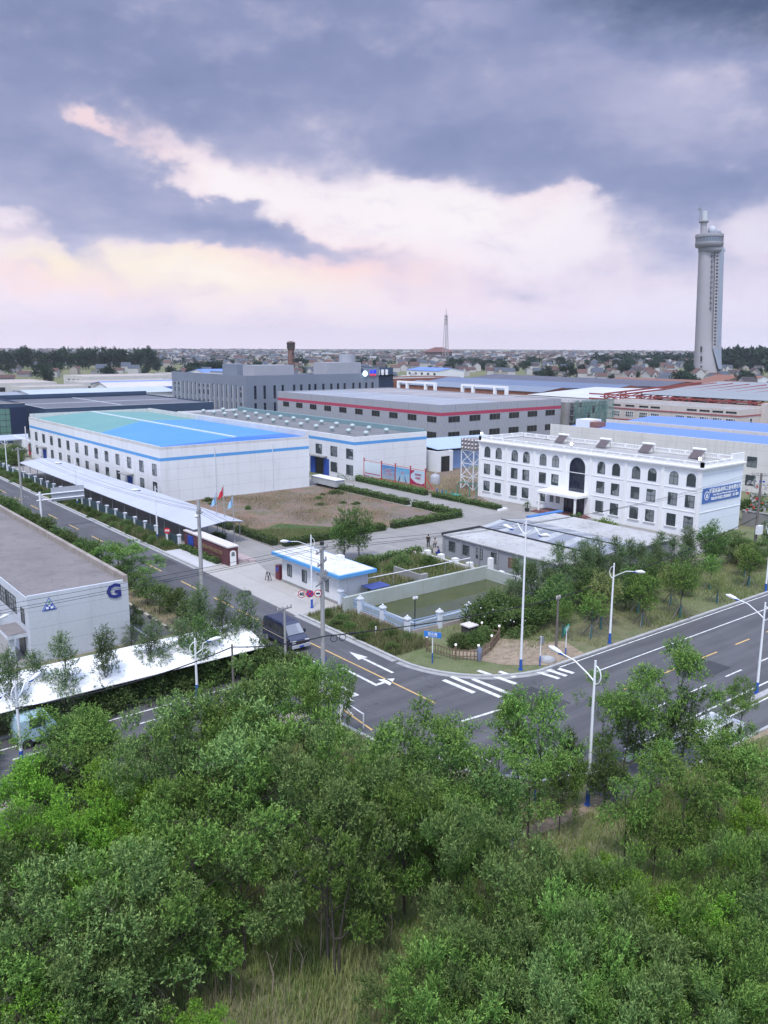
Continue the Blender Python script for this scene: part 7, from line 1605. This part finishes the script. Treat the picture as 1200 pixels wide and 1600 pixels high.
rowof('bush', [(52+k*2.4, 72+((k*7) % 5)*.7) for k in range(6)], [1.4, 1.0, 1.8, 1.0, 1.3, 1.5], 'weedy green bush in the overgrown plot behind the pond', 'bushes in the overgrown plot', 2.4, cat='bush')
rowof('bush', [(53.4, 206), (50, 201), (49, 192), (47, 199)], 2.8, 'grey-green bush near the far end of the carport', 'bushes at the end of the carport', 4.5, cat='bush')
# palms in pots by the office steps
for i, (x, y, h) in enumerate(((99.8, 85.9-1.0+3.6, 1.9), (100.3, 78.6, 1.6))):
    t = thing('potted_palm', ('potted palm left of the office entrance steps', 'potted palm right of the office entrance, behind the bright bush')[i], 'palm', (x, y, 0), 'potted palms at the entrance')
    MB().lathe([(.3, 0), (.42, .5), (.4, .55)], x, y, 12).build('pot', dark_metal, t)
    MB().tube([(x, y, .4), (x+.05, y, h*.75)], [.13, .10], 8).build('trunk', bark, t)
    q = MB(); r = random.Random(i)
    for k in range(16):
        a = 2*math.pi*k/16; e = r.uniform(.1, .9); pts = [(x+math.cos(a)*d*.8, y+math.sin(a)*d*.8, h*.75+e*d-1.1*d*d) for d in (0, .35, .7, 1.0)]
        for j in range(3):
            p0, p1 = Vector(pts[j]), Vector(pts[j+1]); sd = Vector((-math.sin(a), math.cos(a), 0))*(.09-.025*j); q.add([p0-sd, p0+sd, p1+sd*.7, p1-sd*.7], [(0, 1, 2, 3)])
    q.build('fronds', LM['dark'], t)
# --- hedges: a box of leaves on a woody core
def hedge(label, pts, h, w, lm='hedge', dens=70, name='hedge', group='clipped hedges in the works yard'):
    rg = np.random.default_rng(int(abs(pts[0][0]*37+pts[0][1]*11))); t = thing(name, label, 'hedge', (pts[0][0], pts[0][1], 0), group); q = MB(); Vs, Ts = [], []
    for a, b_ in zip(pts[:-1], pts[1:]):
        a, b_ = np.array(a), np.array(b_); ln = np.linalg.norm(b_-a); d = (b_-a)/ln; nn = np.array([-d[1], d[0]])
        q.bar((*a, h*.42), (*b_, h*.42), w*.72, h*.8)
        n = int(ln*dens*(h+w)); s = rg.random(n)*ln; f = rg.random(n)
        hh = h*(1+.12*np.sin(s*1.7+a[0])+.08*np.sin(s*4.1)); off = np.where(f < .45, rg.uniform(-w/2, w/2, n), np.where(rg.random(n) < .5, -w/2, w/2)); zz_ = np.where(f < .45, hh, rg.random(n)*hh)
        off = off+rg.normal(size=n)*.07; zz_ = np.maximum(.05, zz_+rg.normal(size=n)*.07)
        P_ = np.stack([a[0]+d[0]*s+nn[0]*off, a[1]+d[1]*s+nn[1]*off, zz_], 1)-np.array([pts[0][0], pts[0][1], 0])
        D_ = unit(rg.normal(size=(n, 3))+np.array([0, 0, .6])); Vs.append(leaves(rg, P_, D_, .26, .15)); Ts.append(rg.random(n)*.6*(zz_ > h*.85))
    q.build('stems', stuffmat('hedge_core', (.03, .045, .018), (.02, .03, .012), 2), t)
    o = bpy.data.objects.new('foliage', leafmesh('foliage', np.concatenate(Vs), np.concatenate(Ts), LM[lm])); C.objects.link(o); o.parent = t
hedge('clipped hedge along the near and right edges of the dirt lot', [(56.0, 91.9), (64, 91.9)], .8, 1.0) if 0 else None
hedge('clipped hedge on the near edge of the dirt lot, left part before the gap', [(56.2, 91.9), (73.2, 91.9)], .85, 1.1)
hedge('clipped hedge round the near right corner of the dirt lot', [(74.6, 91.9), (88.2, 91.9), (88.2, 103)], .9, 1.2)
hedge('clipped hedge along the right edge of the dirt lot', [(88.2, 104.4), (88.0, 130)], .85, 1.1)
hedge('clipped hedge on the left edge of the dirt lot beside the flagpoles', [(55.6, 93), (55.6, 103.5)], .85, 1.0)
hedge('clipped hedge on the left edge of the dirt lot near the carport', [(55.6, 105), (55.6, 128)], .8, 1.0)
hedge('clipped hedge in front of the row of posters', [(96.6, 136), (96.6, 109.3)], .9, 1.1)
hedge('clipped hedge between the internal road and the office forecourt', [(96.9, 107.8), (97.2, 92)], .7, 1.2)
hedge('low clipped hedge on the yard side of the overgrown plot', [(51.6, 77.2), (67.6, 77.6)], .9, 1.2)
hedge('low hedge strip in front of the right half of the office', [(95.5, 67), (93.5, 58.5)], .6, 1.4)
hedge('narrow row of shrubs at the foot of the maroon entrance wall', [(45.1, 89.0), (45.1, 99)], .55, .6)
hedge('small hedge bed at the foot of the flagpoles', [(51.9, 100.3), (51.9, 103.2)], .5, .8)
MB_ = MB().box(98.0, 91.6, 0, 98.3, 104, .32).box(96.2, 91.3, 0, 98.3, 91.6, .32); tag(MB_.build('planter_kerb', white_trim, None, (98, 92, 0)), 'white kerb round the hedge in front of the office forecourt', 'kerb')
# --- grass and weeds, too many to count
def blades(rg, P_, h, w, lean=.35):
    n = len(P_); a = rg.uniform(0, 2*math.pi, n); dr = np.stack([np.cos(a), np.sin(a), np.zeros(n)], 1); sd = np.stack([-np.sin(a), np.cos(a), np.zeros(n)], 1)
    hh = h*rg.uniform(.5, 1.25, (n, 1)); le = dr*hh*lean*rg.uniform(.2, 1.3, (n, 1)); up_ = np.array([0, 0, 1.0])
    b0, b1 = P_-sd*w*.5, P_+sd*w*.5; m = P_+le*.35+up_*hh*.6; tp = P_+le+up_*hh
    return np.concatenate([np.stack([b0, b1, m+sd*w*.4, m-sd*w*.4], 1), np.stack([m-sd*w*.4, m+sd*w*.4, tp+sd*w*.06, tp-sd*w*.06], 1)])
def vnoise(x, y, s, seed):
    rg = np.random.default_rng(seed); v = np.zeros_like(x)
    for k in range(6):
        a = rg.uniform(0, 2*math.pi); f = s*rg.uniform(.5, 1.8); v += np.sin((x*math.cos(a)+y*math.sin(a))*f+rg.uniform(0, 6.3))
    return v/3.0
def grassfield(name, inside, box_, n, h, w, m, seed, thresh=-.5, lean=.4, hvar=.5):
    rg = np.random.default_rng(seed); x = rg.uniform(box_[0], box_[2], n); y = rg.uniform(box_[1], box_[3], n)
    k = inside(x, y); x, y = x[k], y[k]; v = vnoise(x, y, .35, seed); k = v > thresh+rg.normal(size=len(x))*.4; x, y, v = x[k], y[k], v[k]
    P_ = np.stack([x, y, np.zeros_like(x)], 1); hh = (h*(1+hvar*np.clip(v, -.7, 1)))[:, None]
    V = blades(rg, P_, hh, w, lean); tone = np.tile(np.clip(rg.random(len(x))*.7+.3*vnoise(x, y, .6, seed+5), 0, 1), 2)
    o = bpy.data.objects.new(name, leafmesh(name, V, tone, m)); C.objects.link(o); o['kind'] = 'stuff'; return o
gm1 = leafmat('grass_tall', (.12, .21, .045), (.18, .25, .065), (.36, .35, .17), .3)
gm2 = leafmat('grass_short', (.13, .19, .06), (.19, .23, .085), (.32, .30, .17), .3)
gm3 = leafmat('grass_dry', (.28, .22, .13), (.36, .29, .19), (.46, .39, .27), .3)
def vis(x, y, v0=1120):
    d = np.stack([x, y, np.full_like(x, -HC)], 1); w_ = d@FW; u = 600+d@RC/w_*F; v = 800-d@UC/w_*F
    return (w_ > 0) & (u > -60) & (u < 1260) & (v < 1680)
nearside = lambda x, y: vis(x, y) & ((y < 25.6) | (x < 31) & (y < 44.2) | (x < 33) & (y < 33) | (x < 36) & (y < 29)) & ~((x > 30) & (y > 24.6) & (y < 27.6) & (np.abs(y-(27.3-(x-30)*.09)) < .45))
grassfield('grass', nearside, (-8, 6, 75, 46), 380000, .60, .034, gm1, 1, -.9, .5)
grassfield('dry_grass', nearside, (-8, 6, 75, 46), 50000, .85, .022, gm3, 2, .45, .4)
verge = lambda x, y: (x > 42.7) & (x < 45.1) & (y > 99) | (x > 42.7) & (x < 47.0) & (y > 52) & (y < 66)
grassfield('verge_weeds', verge, (42.5, 50, 47.2, 205), 70000, .55, .05, gm2, 3, -.7)
def belt(x, y):
    yk = 42.3-(x-51)*.0076+.25
    return (x > 49) & (y > yk) & ((y < 54.6) & (x < 93) | (x >= 93) & (y < 52)) & ~((x < 58) & (y < 46))
grassfield('verge_grass', belt, (48, 41, 125, 56), 60000, .24, .045, gm2, 4, -.3)
plot = lambda x, y: (x > 48.5) & (x < 66.5) & (y > 66.0) & (y < 76.6) | (x > 69.5-.5) & (x < 69.4) & (y > 77)
grassfield('plot_weeds', plot, (48, 65, 70, 78), 26000, .75, .06, gm2, 5, -.6)
lot = lambda x, y: (x > 56.6) & (x < 87) & (y > 92.8) & (y < 129.4)
grassfield('lot_weeds', lot, (56, 92, 88, 130), 34000, .26, .07, gm3, 6, .0)
green_lot = lambda x, y: lot(x, y) & (y < 104-(x-56)*.62)
grassfield('lot_grass', green_lot, (56, 92, 74, 106), 26000, .22, .06, gm2, 7, -.9)
lot2 = lambda x, y: (x > 97.6) & (x < 119) & (y > 104) & (y < 129) & ~((x > 98.0) & (x < 98.6))
grassfield('dry_lot_grass', lot2, (97, 103, 120, 130), 22000, .4, .07, gm3, 8, -.4)
carv = lambda x, y: (x > 30.7) & (x < 33) & (y > 66)
grassfield('fence_grass', carv, (30.6, 66, 33.2, 160), 9000, .18, .05, gm2, 9, .1)
leftv = lambda x, y: (y > 57.4) & (y < 59) & (x < 33) & (x > -10) | (x > 31) & (x < 33.9) & (y > 51) & (y < 66)
grassfield('left_verge_grass', leftv, (-10, 50, 34, 66), 12000, .35, .05, gm2, 10, -.6)
# weedy clumps of the road verge before the grey carport
vp = []
rgv = random.Random(9)
for k in range(46): vp.append((rgv.uniform(42.9, 44.6), 101+k*2.1+rgv.uniform(-.7, .7)))
for i, (x, y) in enumerate(sorted(vp, key=lambda q: -q[1])):
    if 101.6 < y < 103.6: continue
    plant('bush', x, y, rgv.uniform(.6, 1.25), rgv.uniform(1.2, 2.1), 'waist-high green weed clump on the verge before the grey carport', 'weed clumps on the carport verge', 'weed')
for k in range(9): plant('bush', rgv.uniform(43, 46.3), 53+k*1.4, rgv.uniform(.5, .9), rgv.uniform(1, 1.7), 'small weed clump on the grass outside the pond fence', 'weed clumps outside the pond fence', 'weed')
for k in range(9): plant('bush', rgv.uniform(60, 86), rgv.uniform(108, 129), rgv.uniform(.3, .6), rgv.uniform(.9, 2.6), 'small green weed clump growing on the bare dirt lot', 'weed clumps on the dirt lot', 'weed')
# dead stalks, a bare white-wrapped stem and litter in the clearing
for i, (u, v, h) in enumerate(((905/2, 1520, 2.4), (470, 1530, 2.0), (500, 1500, 2.6), (425, 1560, 2.2), (610, 1475, 2.0), (575, 1440, 1.8), (360, 1565, 2.6))):
    x, y = G(u, v); q = MB(); r = random.Random(i)
    q.tube([(x, y, 0), (x+.1, y, h*.5), (x+r.uniform(-.3, .3), y+r.uniform(-.3, .3), h)], [.03, .022, .008], 5)
    for k in range(5): z = h*r.uniform(.3, .85); a = r.uniform(0, 6.28); q.tube([(x+.08, y, z), (x+.08+math.cos(a)*.35, y+math.sin(a)*.35, z+.45)], [.014, .005], 4)
    tag(q.build('dead_stalk', stuffmat('dead_wood', (.33, .27, .21), (.24, .2, .16), 2), None, (x, y, 0)), 'bleached dead stalk standing in the grass clearing, '+nth(i)+' of seven', 'dead plant', 'dead stalks in the clearing')
x, y = G(800, 1330); tag(MB().tube([(x, y, 0), (x-.05, y+.05, 1.6), (x-.1, y, 2.9)], [.10, .09, .075], 9).build('bare_trunk', stuffmat('white_trunk', (.52, .53, .56), (.34, .35, .37), 1.5, .9, .8, .5), None, (x, y, 0)), 'bare whitish tree trunk standing above the pale shrubs', 'tree trunk')
x, y = G(797, 1262); tag(MB().tube([(x, y, 0), (x, y, 2.2)], [.05, .04], 8).build('thin_post', white_metal, None, (x, y, 0)), 'thin white post among feathery trees near the tall lamp', 'post')
x, y = G(835, 1258); tag(MB().tube([(x, y, 0), (x, y, 1.6)], [.05, .05], 8).build('thin_post', blue_paint, None, (x, y, 0)), 'thin blue post among feathery trees left of the tall lamp', 'post')
cr_ = thing('white_pickup', 'white car mostly hidden by trees beside the main road', 'car', (48.6, 27.0, 0)); X0, Y0 = 50.4, 27.0
q = MB(); q.extr([(-2.1, .3), (2.1, .3), (2.15, .8), (1.2, .92), (.6, 1.45), (-1.2, 1.48), (-1.9, .95), (-2.15, .9)], (X0, Y0-.85, 0), (1, 0, 0), (0, 0, 1), (0, 1.7, 0)); q.build('body', stuffmat('white_car_paint', (.78, .79, .82), None, 1, .2, .25, spec=.6), cr_).modifiers.new('rounding', 'BEVEL').width = .08
q = MB(); q.add([(X0+1.17, Y0-.7, .97), (X0+1.17, Y0+.7, .97), (X0+.66, Y0+.65, 1.44), (X0+.66, Y0-.65, 1.44)], [(0, 1, 2, 3)]); q.build('windscreen', gl2, cr_)
for s in (-1, 1):
    MB().box(X0-1.0, Y0+s*.852, .98, X0+.5, Y0+s*.862, 1.38).build('window', gl2, cr_)
    for d in (-1.3, 1.35): MB().tube([(X0+d, Y0+s*.7, .33), (X0+d, Y0+s*.87, .33)], .33, 14).build('wheel', dark_metal, cr_)

# ------------------------------------------------------------------ the village beyond, the far plain and the air
wallc = [stuffmat('house_white', (.46, .45, .45), (.38, .37, .37), .1, .7, .8, .25), stuffmat('house_cream', (.36, .33, .30), (.30, .27, .25), .1, .7, .8, .25), stuffmat('house_grey', (.25, .25, .27), (.2, .2, .22), .1, .7, .8, .25)]
roofc = [stuffmat('roof_redbrown', (.105, .06, .055), (.085, .05, .05), .2, .8, .8, .25), stuffmat('roof_slate', (.075, .09, .12), (.06, .07, .09), .2, .8, .8, .2), stuffmat('roof_dark', (.06, .05, .055), (.045, .04, .045), .2, .8, .8, .2), stuffmat('roof_orange', (.13, .075, .065), (.11, .065, .058), .2, .8, .8, .25), stuffmat('roof_pale', (.30, .30, .31), (.25, .25, .26), .2, .8, .8, .3)]
wname = ['white-walled', 'cream-walled', 'grey-walled']; rname = ['red-brown', 'slate-blue', 'near-black', 'orange', 'pale flat']
def house_meshes(v, wi, ri):
    """one of three house types, in its own coordinates: walls, roof, windows"""
    w_, d_, h_ = ((11, 8.5, 6.4), (9, 8, 6.2), (13, 8, 3.6))[v]; q, r = MB(), MB(); rise = (3.0, 3.4, 2.4)[v]
    q.box(-w_/2, -d_/2, 0, w_/2, d_/2, h_)
    if ri != 4:
        q.add([(-w_/2, -d_/2, h_), (-w_/2, d_/2, h_), (-w_/2, 0, h_+rise)], [(0, 2, 1)]); q.add([(w_/2, -d_/2, h_), (w_/2, d_/2, h_), (w_/2, 0, h_+rise)], [(0, 1, 2)])
        o = .5
        for s in (-1, 1): r.add([(-w_/2-o, s*(d_/2+o), h_-.3), (w_/2+o, s*(d_/2+o), h_-.3), (w_/2+o, 0, h_+rise+.08), (-w_/2-o, 0, h_+rise+.08)], [(0, 1, 2, 3)])
        if v == 0:
            q.box(-2.6, -d_/2-1.6, 0, 1.2, -d_/2, h_); q.add([(-2.6, -d_/2-1.6, h_), (1.2, -d_/2-1.6, h_), (-.7, -d_/2-1.6, h_+2.2)], [(0, 1, 2)])
            r.add([(-3, -d_/2-1.9, h_-.2), (-.7, -d_/2-1.9, h_+2.35), (-.7, 0, h_+2.35), (-3, 0, h_-.2)], [(0, 1, 2, 3)]); r.add([(1.6, -d_/2-1.9, h_-.2), (-.7, -d_/2-1.9, h_+2.35), (-.7, 0, h_+2.35), (1.6, 0, h_-.2)], [(0, 1, 2, 3)])
        if v == 1: q.box(w_/2, -d_/2+1, 0, w_/2+4.5, d_/2-.5, 3.4); r.box(w_/2, -d_/2+.8, 3.4, w_/2+4.7, d_/2-.3, 3.6)
    else:
        r.box(-w_/2-.3, -d_/2-.3, h_, w_/2+.3, d_/2+.3, h_+.35); q.box(-1.5, 0, h_, 2, 3, h_+2.6)
    ws = []
    for zf in ((1.7, 4.7) if h_ > 5 else (1.7,)):
        for xx in np.arange(-w_/2+1.8, w_/2-1, 2.9): ws.append((xx, zf))
    return q.mesh('wall', wallc[wi]), r.mesh('roof', roofc[ri]), ws, d_/2+(1.6 if v == 0 and ri != 4 else 0), d_/2
wmesh = MB().box(-.75, -.05, -.75, .75, .06, .75).mesh('window', win_void)
PROTO = {}
def blocked(x, y):
    for (x0, y0, x1, y1) in ((30, 0, 262, 350), (60, 300, 310, 600), (225, 320, 345, 440), (260, 150, 440, 425), (390, 300, 520, 570), (410, 655, 430, 680), (495, 262, 545, 306), (705, 400, 790, 480), (1140, 1280, 1215, 1320), (990, 1080, 1030, 1115), (215, 860, 420, 1010)):
        if x0-4 < x < x1+4 and y0-4 < y < y1+4: return True
    return False
rg = random.Random(21); spots = []
tries = 0
while len(spots) < 300 and tries < 60000:
    tries += 1
    u = rg.uniform(-10, 1210); dd = 400*(1350/400)**(rg.random()**.75)
    d = ray(u, 541); hx = np.array([d[0], d[1]])/math.hypot(d[0], d[1])
    x, y = float(hx[0]*dd), float(hx[1]*dd)
    # houses stand in loose lanes
    x, y = round(x/17)*17+rg.uniform(-3, 3), round(y/21)*21+rg.uniform(-3, 3)
    if blocked(x, y) or any(abs(x-a)+abs(y-b_) < 17 for a, b_ in spots): continue
    if u < 260 and dd < 1000 and rg.random() < .8: continue
    spots.append((x, y))
GAPS = []
for i, (x, y) in enumerate(sorted(spots, key=lambda p: p[0]**2+p[1]**2)):
    v = rg.choice((0, 0, 1, 1, 2)); wi = rg.choice((0, 0, 0, 1, 1, 2)); ri = rg.choice((0, 0, 1, 1, 2, 3, 1, 2, 0, 4))
    dist = math.hypot(x, y); rz = rg.choice((0, math.pi/2, 0, math.pi))+rg.uniform(-.12, .12)+(-.6 if dist > 700 else -.25); s = rg.uniform(.75, .98)
    k = (v, wi, ri)
    if k not in PROTO: PROTO[k] = house_meshes(*k)
    wm_, rm, ws, yf_, yb = PROTO[k]
    o = bpy.data.objects.new('village_house', None); C.objects.link(o); o.location = (x, y, 0); o.rotation_euler = (0, 0, rz); o.scale = (s, s, s)
    lane = 'near factories' if dist < 560 else 'mid-village' if dist < 850 else 'far out'
    side = 'at left' if PX(x, y)[0] < 420 else 'left of the mast' if PX(x, y)[0] < 690 else 'between mast and tower' if PX(x, y)[0] < 1085 else 'right of the tower'
    tag(o, '%s %s village house with %s roof %s, %s' % (('two-storey', 'two-storey', 'single-storey')[v], wname[wi], rname[ri], lane, side), 'house', 'houses of the village')
    sub('wall', wm_, o); sub('roof', rm, o)
    if dist < 700:
        for (xx, zf) in ws: w__ = sub('window', wmesh, o); w__.location = (xx, -(yf_ if (yf_ > yb and -2.6 < xx < 1.2) else yb), zf)
        for xx in ws[:1]+ws[2:3]: w__ = sub('window', wmesh, o); w__.location = (xx[0], yb, xx[1])
from collections import Counter
# village trees and the tree row on the left
tr_ = []
tries = 0
while len(tr_) < 150 and tries < 20000:
    tries += 1
    u = rg.uniform(-10, 1210); dd = 300*(1300/300)**rg.random(); d = ray(u, 541); hx = np.array([d[0], d[1]])/math.hypot(d[0], d[1]); x, y = float(hx[0]*dd), float(hx[1]*dd)
    if blocked(x, y) or any(math.hypot(x-a, y-b_) < 9 for a, b_ in spots): continue
    tr_.append((x, y, rg.uniform(5, 12)))
for i, (x, y, h) in enumerate(tr_): plant('far', x, y, h, h*rg.uniform(.7, 1.1), 'dark green tree standing among the distant village houses', 'trees among the village houses', 'tree')
rw_ = [(248+k*8.2+rg.uniform(-2, 2), 985-k*6.6+rg.uniform(-6, 6)) for k in range(17)]
for i, (x, y) in enumerate(rw_): o = plant('far', x, y, rg.uniform(17, 23), rg.uniform(13, 19), 'tall dark tree in the row behind the left workshops, %s from the left' % nth(i), 'tall dark tree row at the left', 'tree')
# farther houses and woods, that read as masses
q = MB(); far_rg = random.Random(5)
for k in range(2600):
    u = far_rg.uniform(-30, 1230); dd = 1250*(5200/1250)**far_rg.random(); d = ray(u, 541); hx = np.array([d[0], d[1]])/math.hypot(d[0], d[1]); x, y = float(hx[0]*dd), float(hx[1]*dd)
    w_, dp, h_ = far_rg.uniform(9, 22), far_rg.uniform(8, 11), far_rg.uniform(4, 8); a = far_rg.choice((0, 1.57))+far_rg.uniform(-.1, .1)-.6; c_, s_ = math.cos(a), math.sin(a)
    tf = lambda px, py, pz: (x+px*c_-py*s_, y+px*s_+py*c_, pz)
    wi = far_rg.choice((0, 0, 1, 2)); ri = 3+far_rg.choice((0, 0, 1, 1, 2, 2, 4))
    V = [tf(*p) for p in ((-w_/2, -dp/2, 0), (w_/2, -dp/2, 0), (w_/2, dp/2, 0), (-w_/2, dp/2, 0), (-w_/2, -dp/2, h_), (w_/2, -dp/2, h_), (w_/2, dp/2, h_), (-w_/2, dp/2, h_), (-w_/2, 0, h_+3), (w_/2, 0, h_+3))]
    q.add(V, [(0, 1, 5, 4), (2, 3, 7, 6), (3, 0, 4, 8, 7), (1, 2, 6, 9, 5)], wi); q.add(V, [(4, 5, 9, 8), (6, 7, 8, 9)], ri)
o = q.build('distant_houses', wallc+roofc); o['kind'] = 'stuff'
rgw = np.random.default_rng(8); Vs, Ts = [], []
def clump(x, y, h, w):
    n = 70; p = unit(rgw.normal(size=(n, 3)))*(rgw.random((n, 1))**.35); P_ = np.stack([x+p[:, 0]*w/2, y+p[:, 1]*w/2, h*.5+p[:, 2]*h*.5], 1)
    Vs.append(leaves(rgw, P_, unit(rgw.normal(size=(n, 3))), h*.38, h*.22)); Ts.append(rgw.random(n)*.4)
for k in range(1500):
    u = rgw.uniform(-30, 1230); dd = 1150*(5600/1150)**rgw.random(); d = ray(u, 541); hx = np.array([d[0], d[1]])/math.hypot(d[0], d[1])
    h = rgw.uniform(5, 10); clump(hx[0]*dd, hx[1]*dd, h, h*rgw.uniform(.9, 3.0))
for k in range(260):                                                  # dark wood at the right, beyond the tower
    u = rgw.uniform(1112, 1260); dd = rgw.uniform(1150, 1500); d = ray(u, 541); hx = np.array([d[0], d[1]])/math.hypot(d[0], d[1]); clump(hx[0]*dd, hx[1]*dd, rgw.uniform(15, 24), rgw.uniform(14, 26))
for k in range(90):
    u = rgw.uniform(930, 1090); dd = rgw.uniform(1250, 1600); d = ray(u, 541); hx = np.array([d[0], d[1]])/math.hypot(d[0], d[1]); clump(hx[0]*dd, hx[1]*dd, rgw.uniform(9, 17), rgw.uniform(10, 16))
o = bpy.data.objects.new('distant_woods', leafmesh('distant_woods', np.concatenate(Vs), np.concatenate(Ts), MATS['leaf_far'])); C.objects.link(o); o['kind'] = 'stuff'
# the air between: an even, thin haze
hz = MB().box(-700, -400, -1.5, 6000, 6000, 160); hm = bpy.data.materials.new('haze_air'); hm.use_nodes = True; ht = hm.node_tree; ht.nodes.clear()
pv = ht.nodes.new('ShaderNodeVolumePrincipled'); pv.inputs['Density'].default_value = 8e-05; pv.inputs['Color'].default_value = (.86, .89, 1.0, 1); pv.inputs['Anisotropy'].default_value = .45
ht.links.new(pv.outputs[0], ht.nodes.new('ShaderNodeOutputMaterial').inputs['Volume'])
o = hz.build('haze', hm); o['kind'] = 'stuff'
